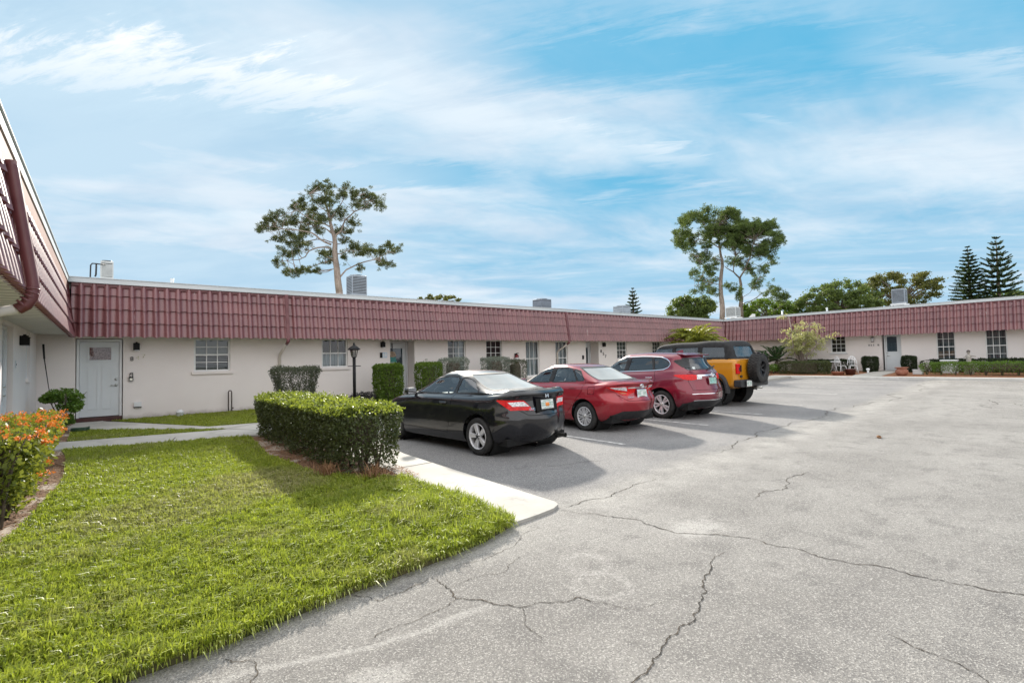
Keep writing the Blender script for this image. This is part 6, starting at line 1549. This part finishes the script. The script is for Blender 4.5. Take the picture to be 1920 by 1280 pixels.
def norfolk(label, ax, ay, hw, by, D, seed, tiers=13, group=None, tilt=.35):
    RG = random.Random(seed); a = pt(ax, ay, D); k = D/FPX; H = (by-ay)*k; mb = MB(); Q = []
    mb.tube([(a[0], a[1], -.1), (a[0], a[1], a[2]-H), (a[0], a[1], a[2])], [.26, .2, .02], 7)
    for t in range(tiers):
        f = (t+.15)/tiers; z = a[2]-H*f**.95; Ln = hw*k*(.10+.90*f**.85)*RG.uniform(.88, 1.08)
        for j in range(9):
            an = 2*math.pi*(j+RG.uniform(-.15, .15))/9+t*.4; L_ = Ln*RG.uniform(.8, 1.1); d_ = np.array([math.cos(an), math.sin(an), 0])
            rise = L_*tilt*RG.uniform(.6, 1.2)*(1.1-.75*f)
            P_ = [np.array([a[0], a[1], z]), np.array([a[0], a[1], z])+d_*L_*.5+np.array([0, 0, rise*.25]), np.array([a[0], a[1], z])+d_*L_+np.array([0, 0, rise])]
            mb.tube([tuple(p) for p in P_], [.035, .025, .01], 4, cap=False)
            n_ = int(24+L_*48); s_ = np.array([RG.uniform(.1, 1) for _ in range(n_)])[:, None]
            C = np.where(s_ < .5, P_[0]+(P_[1]-P_[0])*s_*2, P_[1]+(P_[2]-P_[1])*(s_*2-1))
            side = np.cross(d_, [0, 0, 1.])*RNG.choice([-1, 1], (n_, 1)); dr = d_*.6+side*.5+np.array([0, 0, -.12])+RNG.normal(0, .2, (n_, 3)); dr /= np.linalg.norm(dr, axis=1, keepdims=True)
            ll = .42*(1.05-s_*.6)*min(1, L_*.6+.25)
            Q.append(leaves(C+dr*ll/2, ll[:, 0], .10, dirs=dr))
    return plant('norfolk_pine', label, 'tree', (a[0], a[1], 0), [('trunk', mb, M_BARK), ('crown', np.concatenate(Q), LF_NORF)], group)
norfolk('dense layered Norfolk pine, shorter of the pair at the right', 1814, 462, 36, 566, 58, 3, 17, 'paired Norfolk pines', .25)
norfolk('taller Norfolk pine with wide-spaced whorls at the right', 1867, 445, 44, 566, 56, 5, 12, 'paired Norfolk pines', .55)
norfolk('small distant Norfolk pine tip above the end of the long roof', 1186, 540, 20, 592, 70, 8, 8, None, .5)
# ---- palms
def frond_plant(name, label, cat, base, n, L, rise, lf, seed, leaf=.28, wd=.022, trunk_h=.3, droop=.9, trunk_r=.12, group=None):
    RG = random.Random(seed); Q = []; mb = MB(); b = np.array(base)
    if trunk_h: mb.tube([tuple(b), tuple(b+np.array([0, 0, trunk_h]))], [trunk_r, trunk_r*.8], 10)
    for i in range(n):
        an = 2*math.pi*i/n*2.4+RG.uniform(-.3, .3); el = RG.uniform(*rise); l_ = L*RG.uniform(.75, 1.1); d_ = np.array([math.cos(an), math.sin(an), 0]); P_ = []
        p = b+np.array([0, 0, trunk_h]); e = el
        for s_ in range(9): P_.append(p.copy()); p = p+(d_*math.cos(e)+np.array([0, 0, math.sin(e)]))*l_/8; e -= droop/8*(.6+s_*.12)
        mb.tube([tuple(q) for q in P_], [.016*(1-.085*j) for j in range(9)], 5, cap=False)
        m_ = 46; s_ = np.linspace(.14, 1, m_); idx = s_*8; i0 = np.minimum(idx.astype(int), 7); fr_ = (idx-i0)[:, None]; PA = np.array(P_)
        C = PA[i0]*(1-fr_)+PA[np.minimum(i0+1, 8)]*fr_; T_ = PA[np.minimum(i0+1, 8)]-PA[i0]; T_ /= np.linalg.norm(T_, axis=1, keepdims=True)
        for sg in (-1, 1):
            sd_ = np.cross(T_, [0, 0, 1.]); sd_ /= np.maximum(np.linalg.norm(sd_, axis=1, keepdims=True), 1e-6)
            dr = T_*.75+sd_*sg*.8+np.array([0, 0, .12])+RNG.normal(0, .08, (m_, 3)); dr /= np.linalg.norm(dr, axis=1, keepdims=True)
            ll = leaf*(np.sin(s_*2.6+.35))[:, None].clip(.25, 1)
            Q.append(leaves(C+dr*ll/2, ll[:, 0], wd, dirs=dr, curl=.15))
    return plant(name, label, cat, tuple(base), [('trunk', mb, M_BARK), ('fronds', np.concatenate(Q), lf)], group)
pb = at_y(1306, 668, 15.2); frond_plant('palm', 'feathery yellow-green palm rising behind the black soft top', 'palm', (pb[0], 15.2, .2), 64, 2.0, (.7, 1.55), LF_PALM, 3, .40, .05, 1.65, 1.7)
for (bx, by, n, l_, sd_, lb) in ((32.3, 13.2, 16, 1.5, 5, 'dark cycad with tall fronds left of the pale tree'), (31.7, 13.75, 14, 1.1, 6, 'shorter dark cycad nearest the spare tyre of the off-roader')):
    frond_plant('cycad', lb, 'cycad', (bx, by, .36), n, l_, (.35, 1.3), LF_CYC, sd_, .34, .04, .7 if sd_ == 5 else .5, .9, .13, 'cycads near the far corner')
P, _ = ell_shell(500, (31.2, 13.6, .48), (.5, .45, .2), .3, .05, -.2); plant('flowering_plant', 'low plant with rusty orange leaves under the cycads', 'plant', (31.2, 13.6, .34), [('foliage', leaves(P, .10, .05), LF_FLOW)])
P, _ = ell_shell(700, (31.1, 12.9, .62), (.35, .35, .3), .3, .05, -.5); plant('shrub', 'small bright green shrub left of the dark kerb hedge', 'shrub', (31.1, 12.9, .34), [('foliage', leaves(P, .12, .05), LF_SHRUB), ('stems', stems([(31.1, 12.9)], .3, .7, .01, .15, 2, 5), M_TWIG)])
# pale weeping tree
RGp = random.Random(8); mb = MB(); C = []; b0 = np.array([32.2, 11.55, .36])
for k in range(9):
    an = RGp.uniform(0, 6.28); r_ = RGp.uniform(.6, 1.75); h_ = RGp.uniform(1.9, 3.1) if k else 3.45
    tip = b0+np.array([math.cos(an)*r_*.7, math.sin(an)*r_*.95-.75, h_]); 
    mid = b0+np.array([math.cos(an)*r_*.25, math.sin(an)*r_*.35, h_*.5])
    mb.tube([tuple(b0+np.array([0, .02*k-.08, 0])), tuple(mid), tuple(tip)], [.06, .045, .02], 6)
    for j in range(15):
        s_ = RGp.uniform(.45, 1.0); q = mid+(tip-mid)*(s_*2-1) if s_ > .5 else mid; a2 = RGp.uniform(0, 6.28); ln_ = RGp.uniform(.4, .95)
        e_ = q+np.array([math.cos(a2)*ln_*.8, math.sin(a2)*ln_, RGp.uniform(-.35, .25)]); m2 = (q+e_)/2+np.array([0, 0, .16])
        mb.tube([tuple(q), tuple(m2), tuple(e_)], [.015, .011, .005], 4, cap=False)
        t_ = RNG.uniform(.25, 1, (34, 1)); C.append(q*(1-t_)**2+m2*2*t_*(1-t_)+e_*t_**2+RNG.normal(0, .055, (34, 3)))
plant('tree', 'small pale yellow-leaved weeping tree behind the kerb hedge', 'tree', tuple(b0), [('trunk', mb, M_BARK2), ('crown', leaves(np.concatenate(C), .11, .055), LF_PALE)])
# ------------------------------------------------------------------ fixtures and small things
# lamp post
LP = thing('lamp_post', (6.18, 15.5, .15), 'black lantern lamp post standing behind the long hedge', 'lamp post')
h = MB(); h.tube([(0, 0, -.05), (0, 0, 1.62)], .05, 14); h.tube([(0, 0, 0), (0, 0, .12)], .075, 14); h.build('post', M_BLACK, LP)
h = MB(); h.tube([(-.20, 0, 1.34), (.22, 0, 1.34)], .011, 8); h.build('ladder_bar', M_BLACK, LP)
h = MB(); h.lathe([(.05, 1.60), (.075, 1.62), (.08, 1.64)], 4, 0, False)
for k in range(4):
    a = math.pi/4+k*math.pi/2; h.tube([(.08*math.cos(a), .08*math.sin(a), 1.64), (.13*math.cos(a), .13*math.sin(a), 1.86)], .009, 6)
h.lathe([(.135, 1.855), (.20, 1.87), (.19, 1.89), (.12, 1.96), (.05, 2.0), (.03, 2.04), (.034, 2.06), (.012, 2.09), (.0005, 2.12)], 20); lt = h.build('lantern', M_BLACK, LP)
h = MB(); h.lathe([(.078, 1.645), (.126, 1.855)], 4, 0, False, Matrix.Rotation(math.pi/4*0, 4, 'Z')); h.build('lantern_glass', mat_glass('lantern_glass', (.8, .8, .78)), lt)
h = MB(); h.lathe([(.0005, 1.66), (.022, 1.67), (.026, 1.78), (.0005, 1.80)], 10); h.build('bulb', M_WHITE, lt)
# wall lanterns
def sconce(F, s, z, label, style='block', group='wall lanterns by the doors'):
    p = F(s, 0, z); t = thing('wall_lamp', p, label, 'wall lamp', group)
    def W(q): return tuple(Vector(F(s+q[0], q[1], z+q[2]))-Vector(p))
    h = MB()
    def bx(a, b, c, d, e, g): 
        vs = [W((x, y, zz)) for zz in (e, g) for y in (c, d) for x in (a, b)]; h.add(vs, [[0, 1, 3, 2], [4, 6, 7, 5], [0, 4, 5, 1], [2, 3, 7, 6], [0, 2, 6, 4], [1, 5, 7, 3]])
    if style == 'block':
        bx(-.075, .075, .004, .025, -.10, .10); bx(-.062, .062, .025, .15, -.10, .05); bx(-.07, .07, .025, .16, .052, .07); bx(-.045, .045, .03, .13, .072, .105); bx(-.018, .018, .05, .1, .107, .13)
        o = h.build('housing', M_BLACK, t); fix_normals(o)
        h = MB(); bx(-.050, .050, .03, .14, -.118, -.102); o = h.build('lamp_glass', M_CLRL, t); fix_normals(o)
    else:
        bx(-.04, .04, .004, .02, -.12, .10); bx(-.012, .012, .02, .10, .10, .13); o = h.build('bracket', M_BLACK, t); fix_normals(o)
        h = MB(); C0 = Vector(W((0, .10, 0))); h.lathe([(.02, .16), (.09, .10), (.085, .085), (.02, .14)], 14, 0, True, Matrix.Translation(C0)); h.lathe([(.06, -.14), (.075, -.11), (.06, -.12)], 14, 0, True, Matrix.Translation(C0)); h.build('hood', M_BLACK, t)
        h = MB(); h.lathe([(.06, -.11), (.08, .085)], 14, 0, True, Matrix.Translation(C0)); h.build('lamp_glass', M_CLRL, t)
sconce(frame_B, .67, 2.20, 'black box wall lantern right of the lace-curtained door')
sconce(frame_B, 8.12, 2.26, 'black box wall lantern left of the door with the hanging ornament')
sconce(frame_B, 21.02, 2.26, 'black box wall lantern right of the farthest recessed door')
sconce(frame_L, 14.35, 2.22, 'black box wall lantern under the soffit of the left wing')
sconce(frame_R, 8.53, 2.22, 'round black wall lantern left of the crossbuck door', 'round')
# house numbers
def wall_text(F, s, z, txt, size, mt, label, slope=0.0, flip=1):
    p = Vector(F(s, 0, z)); t = thing('house_number', p, label, 'house number', 'house numbers')
    ax = {frame_B: Matrix.Rotation(math.pi/2, 4, 'X'), frame_R: Matrix.Rotation(-math.pi/2, 4, 'Z') @ Matrix.Rotation(math.pi/2, 4, 'X')}[F]
    for i, ch in enumerate(txt):
        if ch == ' ': continue
        k = i-(len(txt)-1)/2; off = Vector(F(s+(k*size*.92)*(1 if F is frame_B else -1), .014, z+k*slope))-p
        text_mesh('digit', ch, size*1.15, Matrix.Translation(off) @ ax, mt[min(i, len(mt)-1)], t, .012)
M_NUM = mat('ivory_number', (.86, .84, .72), .4, (.40, .34, .22), 22); M_NUMD = mat('dark_number', (.03, .028, .03), .5)
wall_text(frame_B, .70, 1.885, '847', .145, (M_NUMD, M_NUM, M_NUM), 'ivory digits climbing the wall beside the lace-curtained door', .035)
wall_text(frame_B, 21.0, 1.76, '857', .20, (M_NUMD,), 'dark digits stepping down beside the farthest recessed door', -.14)
wall_text(frame_R, 8.50, 1.90, '855 B', .12, (M_NUMD,), 'dark digits and letter under the round wall lantern')
def wall_thing(name, F, s, z, label, cat, parts, group=None):
    p = Vector(F(s, 0, z)); t = thing(name, p, label, cat, group)
    for nm, boxes, mt in parts:
        mb = MB()
        for a, b, c, d, e, g in boxes: fbox(mb, F, s+a, s+b, c, d, z+e, z+g)
        mb.v = [tuple(Vector(v)-p) for v in mb.v]; o = mb.build(nm, mt, t); fix_normals(o)
    return t
M_SIGNB = mat('pale_blue_sign', (.42, .55, .68), .5); M_REDX = mat('extinguisher_red', (.20, .012, .014), .3, coat=.5)
wall_thing('door_plaque', frame_B, 8.15, 1.86, 'small pale blue and black plaque under the middle wall lantern', 'sign', [('plate', [(-.03, .16, .004, .018, -.10, .10)], M_SIGNB), ('dark_panel', [(-.13, -.032, .004, .02, -.10, .10)], M_BLACK), ('white_panel', [(-.02, .05, .0185, .024, -.08, .06), (.07, .14, .0185, .024, -.07, .08)], M_WHITE)])
wall_thing('key_lockbox', frame_B, .55, 1.33, 'grey combination key box hanging by the lace-curtained door', 'lock box', [('body', [(-.05, .05, .01, .06, -.10, .02)], M_BLACK), ('dial_panel', [(-.032, .032, .061, .068, -.085, -.02)], M_CHROME), ('shackle', [(-.03, -.015, .02, .04, .02, .13), (.03, .045, .02, .04, .02, .13), (-.014, .029, .02, .04, .11, .13)], M_BLACK)])
wall_thing('outlet_box', frame_B, .70, .56, 'white outdoor socket box low on the wall right of the lace-curtained door', 'outlet', [('cover', [(-.085, .085, .004, .07, -.06, .07)], M_WHITE), ('base', [(-.09, .09, .004, .05, -.085, -.062)], M_DRIM)])
wall_thing('doorbell', frame_L, 13.75, 1.72, 'tiny grey doorbell on the left wing beside its entrance', 'doorbell', [('plate', [(-.03, .03, .003, .012, -.07, .07)], M_FASC), ('button', [(-.012, .012, .0125, .018, -.015, .015)], M_BLACK)])
wall_thing('mail_slot', frame_B, 19.35, 1.60, 'small black keypad box left of the farthest recessed door', 'keypad', [('case', [(-.05, .05, .004, .05, -.10, .10)], M_BLACK), ('face', [(-.035, .035, .0505, .054, -.06, .07)], M_DRIM)])
wall_thing('hose_tap', frame_B, 10.0, 1.66, 'small grey hose tap on the wall right of the recessed door', 'tap', [('body', [(-.03, .03, .003, .08, -.02, .02), (-.04, .04, .05, .07, .02, .035)], M_CHROME)])
p = Vector(frame_B(14.72, .11, 1.55)); t = thing('fire_extinguisher', p, 'dark red fire extinguisher hung on the wall between two tall windows', 'extinguisher')
h = MB(); h.lathe([(.0005, -.24), (.085, -.23), (.09, -.20), (.09, .14), (.07, .20), (.03, .235), (.03, .25)], 18); h.build('cylinder', M_REDX, t)
h = MB(); h.tube([(0, 0, .25), (0, 0, .30)], .028, 10); h.box(-.02, .12, -.012, .012, .30, .325, 0, .004); h.tube([(.03, 0, .27), (.11, 0, .2), (.10, 0, -.12)], .012, 6); h.build('valve', M_BLACK, t)
h = MB(); h.lathe([(.0915, -.06), (.0915, .10)], 18); h.build('label_band', M_WHITE, t)
h = MB(); h.box(-.05, .05, .085, .105, -.15, .3); h.build('bracket', M_BLACK, t)
# hanging ornament on the middle door (over-door hook, cream pompom figure on a teal base, a plain generic shape)
M_TEAL = mat('teal_fabric', (.05, .22, .20), .8, (.09, .30, .27), 20); M_IVORY = mat('cream_wool', (.50, .42, .32), .9, (.36, .24, .18), 22, bump=(40, .6)); M_RIB = mat('dark_ribbon', (.02, .02, .02), .8)
p = Vector((8.80, 17.6+.60-.045, 1.82)); t = thing('door_ornament', p, 'teal and cream wreath-like ornament hanging on the middle glazed door', 'ornament')
h = MB(); h.box(-.018, .018, .0, .006, .17, .60); h.build('ribbon', M_RIB, t)
h = MB(); rg2 = random.Random(4)
for k in range(16):
    a = 2*math.pi*k/16; r0 = .10*rg2.uniform(.75, 1.15)
    h.lathe([(.0005, -.05), (.035, -.035), (.05, 0), (.035, .035), (.0005, .05)], 8, 0, True, Matrix.Translation((r0*math.cos(a), -.02, .07+r0*.9*math.sin(a))))
h.lathe([(.0005, -.05), (.06, -.03), (.07, 0), (.06, .03), (.0005, .05)], 10, 0, True, Matrix.Translation((0, -.015, .07))); h.build('pompom', M_IVORY, t)
h = MB(); Mo = Matrix.Translation((0, -.02, 0)) @ Matrix.Rotation(math.pi/2, 4, 'X'); h.prism([(-.13, -.24), (.15, -.24), (.17, -.21), (.11, -.03), (-.10, -.03), (-.15, -.20)], -.02, .02, 0, Mo); h.build('skirt', M_TEAL, t)
h = MB(); h.prism([(-.155, -.262), (.17, -.262), (.17, -.242), (-.155, -.242)], -.025, .025, 0, Mo); h.build('hem', M_WHITE, t)
# pipes by the wall, clean-out cap, buried lid
t = thing('standpipe', (2.98, 17.45, .16), 'thin brown looped pipe standing in the grass by the wall', 'pipe')
h = MB(); h.tube([(-.04, 0, -.05), (-.04, 0, .62), (-.02, 0, .66), (.03, 0, .66), (.05, 0, .62), (.05, 0, -.05)], .016, 8); h.tube([(.05, 0, .12), (.10, 0, .12)], .02, 8); h.build('pipe', mat('brown_pipe', (.06, .035, .03), .6), t)
t = thing('cleanout_cap', (1.66, 17.2, .155), 'stubby white drain clean-out cap in the grass at the wall foot', 'pipe cap')
h = MB(); h.lathe([(.085, -.02), (.085, .10), (.10, .11), (.10, .16), (.06, .175), (.055, .20), (.0005, .205)], 18); h.build('cap', M_WHITE, t)
# rod in the corner
t = thing('leaning_rod', (-1.22, 17.46, .16), 'thin dark pole leaning into the corner left of the white door', 'pole')
h = MB(); h.tube([(.28, -.65, 0), (.10, -.3, 1.0), (.0, -.08, 1.72)], [.006, .009, .013], 6); h.build('shaft', M_BLACK, t)
h = MB(); h.tube([(0, -.08, 1.72), (-.025, -.02, 2.1)], [.02, .024], 8); h.build('grip', M_DRIM, t)
# loose garden hose by the shrub
t = thing('garden_hose', (-.45, 15.2, .16), 'coil of dark green hose on the path beside the glossy shrub', 'hose')
h = MB(); h.tube([(.16*math.cos(a*.5)+.02*math.sin(a), .13*math.sin(a*.5), .015+.002*a) for a in range(0, 40)], .011, 6); h.build('coil', mat('green_hose', (.02, .06, .03), .5), t)
# roof condensers
def condenser(x, y, z, w_, h_, label, mtc, stand=.45, dark=False):
    t = thing('air_conditioner', (x, y, 3.93), label, 'air conditioner', 'condensers on the roof')
    s = MB(); z0 = z-3.93
    for sx_ in (-w_*.55, w_*.55): s.box(sx_-.04, sx_+.04, -w_*.6, w_*.6, z0-.10, z0-.02)
    for sx_ in (-w_*.55, w_*.55):
        for sy in (-w_*.5, w_*.5): s.box(sx_-.035, sx_+.035, sy-.035, sy+.035, 0, z0-.10)
    s.box(-w_*.7, w_*.7, -w_*.62, -w_*.55, z0-.16, z0-.08); s.build('stand', M_WHITE, t)
    c = MB(); c.box(-w_/2+.02, w_/2-.02, -w_/2+.02, w_/2-.02, z0, z0+h_, 1, .02)
    c.box(-w_/2, w_/2, -w_/2, w_/2, z0+h_-.07, z0+h_, 0, .015); c.box(-w_/2, w_/2, -w_/2, w_/2, z0, z0+.06, 0, .01)
    for sx_ in (-1, 1):
        for sy in (-1, 1): c.box(sx_*w_/2-.03 if sx_ > 0 else -w_/2, w_/2 if sx_ > 0 else -w_/2+.03, w_/2-.03 if sy > 0 else -w_/2, w_/2 if sy > 0 else -w_/2+.03, z0+.06, z0+h_-.07)
    c.build('casing', [mtc, M_GRILL], t)
    g = MB()
    for k in range(11):
        zz = z0+.09+(h_-.20)*k/10
        g.box(-w_/2+.03, w_/2-.03, -w_/2-.006, -w_/2+.018, zz-.016, zz+.010); g.box(-w_/2-.006, -w_/2+.018, -w_/2+.03, w_/2-.03, zz-.016, zz+.010)
    g.build('louvre', mtc, t)
    f = MB(); f.lathe([(w_*.40, z0+h_+.002), (w_*.42, z0+h_+.03), (w_*.30, z0+h_+.035), (.0005, z0+h_+.03)], 20); f.build('fan_guard', M_DRIM, t)
M_GRILL = mat('dark_grille', (.03, .034, .04), .6, (.055, .06, .065), 30); M_ACG = mat('grey_casing', (.30, .34, .39), .5, (.25, .28, .32), 4); M_ACL = mat('light_casing', (.52, .54, .54), .5, (.45, .47, .47), 4); M_ACD = mat('slate_casing', (.15, .17, .21), .5, (.12, .14, .17), 4)
def ac_at(px0, px1, py0, py1, Y, label, mtc):
    a = at_y(px0, py0, Y); b = at_y(px1, py1, Y); w_ = (b[0]-a[0])*(.74 if px0 < 800 else .56); condenser((a[0]+b[0])/2, Y+w_/2, b[2]-.04, w_, a[2]-b[2]+.04, label, mtc)
ac_at(184, 217, 488, 521, 21, 'weathered pale condenser with bent pipe at the left end of the roof', M_ACL)
ac_at(655, 693, 514, 553, 20, 'tall slate-blue louvred condenser right of the open-branched pine', M_ACG)
ac_at(1008, 1041, 559, 576, 20, 'dark condenser over the middle of the long roof', M_ACD)
ac_at(1162, 1188, 572, 587, 20, 'grey condenser below the small distant Norfolk pine', M_ACG)
def ac_x(px0, px1, py0, py1, X, label, mtc):
    a = at_x(px0, py0, X); b = at_x(px1, py1, X); w_ = (a[1]-b[1])*.80; condenser(X+w_/2, (a[1]+b[1])/2, b[2]-.03, w_, a[2]-b[2]+.03, label, mtc)
ac_x(1358, 1382, 577, 592, 40, 'small white-framed condenser at the corner between the pine trunks', M_ACL)
ac_x(1668, 1700, 543, 566, 38, 'grey condenser on a wide white stand over the far wing', M_ACG)
q = at_y(176, 520, 20.6); t = thing('bent_conduit', (q[0], 20.6, 3.93), 'hooked dark conduit pipe beside the pale condenser', 'pipe')
zc = at_y(176, 494, 20.6)[2]-3.93; h = MB(); h.tube([(-.10, 0, 0), (-.08, 0, zc-.06), (-.04, 0, zc), (.05, 0, zc), (.28, .1, zc)], .020, 8); h.tube([(.06, 0, zc), (.05, 0, zc-.35), (.03, 0, zc-.42)], .024, 8); h.build('pipe', M_DRIM, t)
q = at_x(1402, 588, 38.5); t = thing('roof_curb', (38.5, q[1], 3.93), 'white sloped roof curb right of the corner condenser', 'roof curb')
h = MB(); h.add([(0, -.35, 0), (0, .45, 0), (0, -.35, .72), (.5, -.35, 0), (.5, .45, 0), (.5, -.35, .72)], [[0, 1, 2], [3, 5, 4], [0, 3, 4, 1], [1, 4, 5, 2], [0, 2, 5, 3]]); o = h.build('curb', M_ROOF, t); fix_normals(o)
# patio furniture in front of the far wing
def garden_chair(x, y, z, rz, label):
    t = thing('garden_chair', (x, y, z), label, 'chair', 'white chairs at the far wing', rz)
    s = MB(); s.lathe([(.0005, .42), (.20, .42), (.215, .43), (.21, .445), (.0005, .45)], 20); s.build('seat', M_WHITE, t)
    for sx_ in (-1, 1):
        for sy in (-1, 1):
            l = MB(); l.tube([(sx_*.15, sy*.14, .42), (sx_*.18, sy*.18, .2), (sx_*.21, sy*.21, .0)], [.018, .016, .018], 7); l.build('leg', M_WHITE, t)
    b = MB(); arc = [(.22*math.cos(a), .20+.06*(math.sin(a)), .45+.50*math.sin(a)) for a in [math.pi*k/14 for k in range(15)]]; b.tube(arc, .017, 7)
    for dx in (-.12, -.04, .04, .12): b.tube([(dx*.8, .2, .45), (dx, .245, .45+.50*math.sqrt(max(0, 1-(dx/.22)**2)))], .011, 6)
    for zz in (.62, .78): b.tube([(-.20, .235, zz), (0, .26, zz+.02), (.20, .235, zz)], .012, 6)
    b.build('backrest', M_WHITE, t)
garden_chair(31.6, 9.50, .36, R(55), 'white lattice-back garden chair nearer the kerb hedge')
garden_chair(31.75, 8.98, .36, R(-65), 'white lattice-back garden chair nearer the dark brown pot')
t = thing('garden_table', (31.9, 9.95, .36), 'small white round garden table behind the end of the kerb hedge', 'table')
h = MB(); h.lathe([(.0005, .64), (.34, .64), (.35, .66), (.34, .68), (.0005, .685)], 24); h.build('tabletop', M_WHITE, t)
for k in range(3):
    a = 2*math.pi*k/3+.3; h = MB(); h.tube([(.06*math.cos(a), .06*math.sin(a), .64), (.1*math.cos(a), .1*math.sin(a), .3), (.26*math.cos(a), .26*math.sin(a), 0)], .017, 7); h.build('leg', M_WHITE, t)
M_TERRA = mat('terracotta', (.26, .095, .055), .7, (.34, .15, .10), 6, bump=(30, .3)); M_BROWN = mat('glazed_brown', (.05, .014, .012), .25, (.08, .025, .02), 6)
def pot(x, y, z, prof, mt, label, soil, name='plant_pot'):
    t = thing(name, (x, y, z), label, 'pot'); h = MB(); h.lathe(prof, 28); h.build('vessel', mt, t)
    h = MB(); h.lathe([(.0005, soil[1]), (soil[0], soil[1]-.005)], 20); h.build('soil', M_SOIL, t)
pot(30.55, 9.35, .31, [(.0005, 0), (.24, .0), (.30, .16), (.315, .16), (.315, .19), (.28, .19), (.27, .15)], M_TERRA, 'low wide terracotta bowl at the kerb in front of the chairs', (.27, .15))
pot(30.75, 8.83, .31, [(.0005, 0), (.20, 0), (.25, .28), (.27, .29), (.27, .34), (.235, .34), (.225, .29)], M_BROWN, 'dark brown glazed pot right of the low terracotta bowl', (.225, .29))
pot(30.75, 6.62, .31, [(.0005, 0), (.15, 0), (.22, .06), (.27, .17), (.25, .28), (.20, .33), (.21, .36), (.29, .40), (.29, .42), (.25, .42), (.19, .35)], M_TERRA, 'bulbous terracotta urn with flared rim beside the entry walk', (.19, .36), 'urn')
t = thing('planter_box', (31.4, 6.1, .36), 'small white planter box right of the terracotta urn', 'planter'); h = MB(); h.box(-.12, .12, -.2, .2, 0, .2, 0, .015); h.box(-.14, .14, -.22, .22, .2, .235, 0, .01); h.build('box', M_WHITE, t)
t = thing('path_light', (31.3, 8.18, .36), 'short white stub light left of the entry walk', 'garden light'); h = MB(); h.tube([(0, 0, 0), (0, 0, .2)], .05, 12); h.lathe([(.05, .2), (.085, .21), (.085, .28), (.05, .30), (.0005, .305)], 16); h.build('bollard', M_WHITE, t)
t = thing('storage_bin', (32.35, 5.05, .38), 'white lidded box behind the light far hedge under a tall window', 'box'); h = MB(); h.box(-.22, .22, -.30, .30, 0, .60, 0, .03); h.box(-.24, .24, -.33, .33, .60, .67, 0, .02); h.build('bin', M_WHITE, t)
# garden statue of a heron-like bird on a plinth, seen over the hedge
M_STONE = mat('weathered_stone', (.30, .27, .24), .9, (.44, .41, .37), 8, bump=(30, .4)); M_STD = mat('dark_stone', (.06, .05, .045), .9, (.11, .09, .08), 9)
t = thing('garden_statue', (31.9, 4.27, .36), 'small weathered figure statue standing above the light far hedge', 'statue')
h = MB(); h.box(-.16, .16, -.16, .16, 0, .42, 0, .02); h.box(-.19, .19, -.19, .19, .42, .47, 0, .01); h.build('plinth', M_STONE, t)
h = MB(); h.lathe([(.11, .47), (.12, .52), (.09, .70), (.10, .84), (.075, .92), (.035, .96), (.035, .99)], 16); h.lathe([(.0005, .97), (.05, .99), (.066, 1.05), (.05, 1.11), (.0005, 1.13)], 14); h.tube([(0, .08, .88), (-.05, .16, .78), (-.12, .10, .74)], [.03, .027, .02], 8); h.tube([(0, -.08, .88), (-.02, -.19, .86), (-.04, -.27, .84)], [.03, .026, .018], 8); h.build('figure', M_STONE, t)
h = MB(); h.lathe([(.0005, 1.16), (.05, 1.145), (.07, 1.10), (.072, 1.06)], 14); h.build('hair', M_STD, t)
# white hose reel frame and hose on the kerb left of the dark hedge
t = thing('hose_reel', (30.3, 13.1, .30), 'white hose reel with loose hose at the kerb behind the spare tyre', 'hose reel')
h = MB(); h.tube([(0, 0, 0), (.02, .05, .32), (.02, .0, .42)], .03, 8); h.tube([(-.15, -.2, .02), (.15, .25, .02)], .03, 8); h.tube([(.02, .05, .30), (.02, .3, .05)], .022, 8); h.build('frame', M_WHITE, t)
h = MB(); h.tube([(-.1, .5, .03), (-.5, .2, -.05), (-1.2, 0, -.10), (-1.6, -.6, -.12), (-1.0, -1.2, -.12)], .016, 6); h.build('hose', M_FASC, t)
# fallen leaf on the drive, clumps on the lawn
t = thing('fallen_palm_boot', (10.9, 2.74, .0), 'curled brown dry leaf lying alone on the drive', 'dry leaf')
h = MB(); h.lathe([(.0005, .0), (.035, .006), (.05, .022), (.04, .045), (.03, .05)], 9, 0, True, Matrix.Rotation(R(25), 4, 'X') @ Matrix.Diagonal((1.3, .8, .9, 1))); h.build('leaf', LF_LITTER, t)
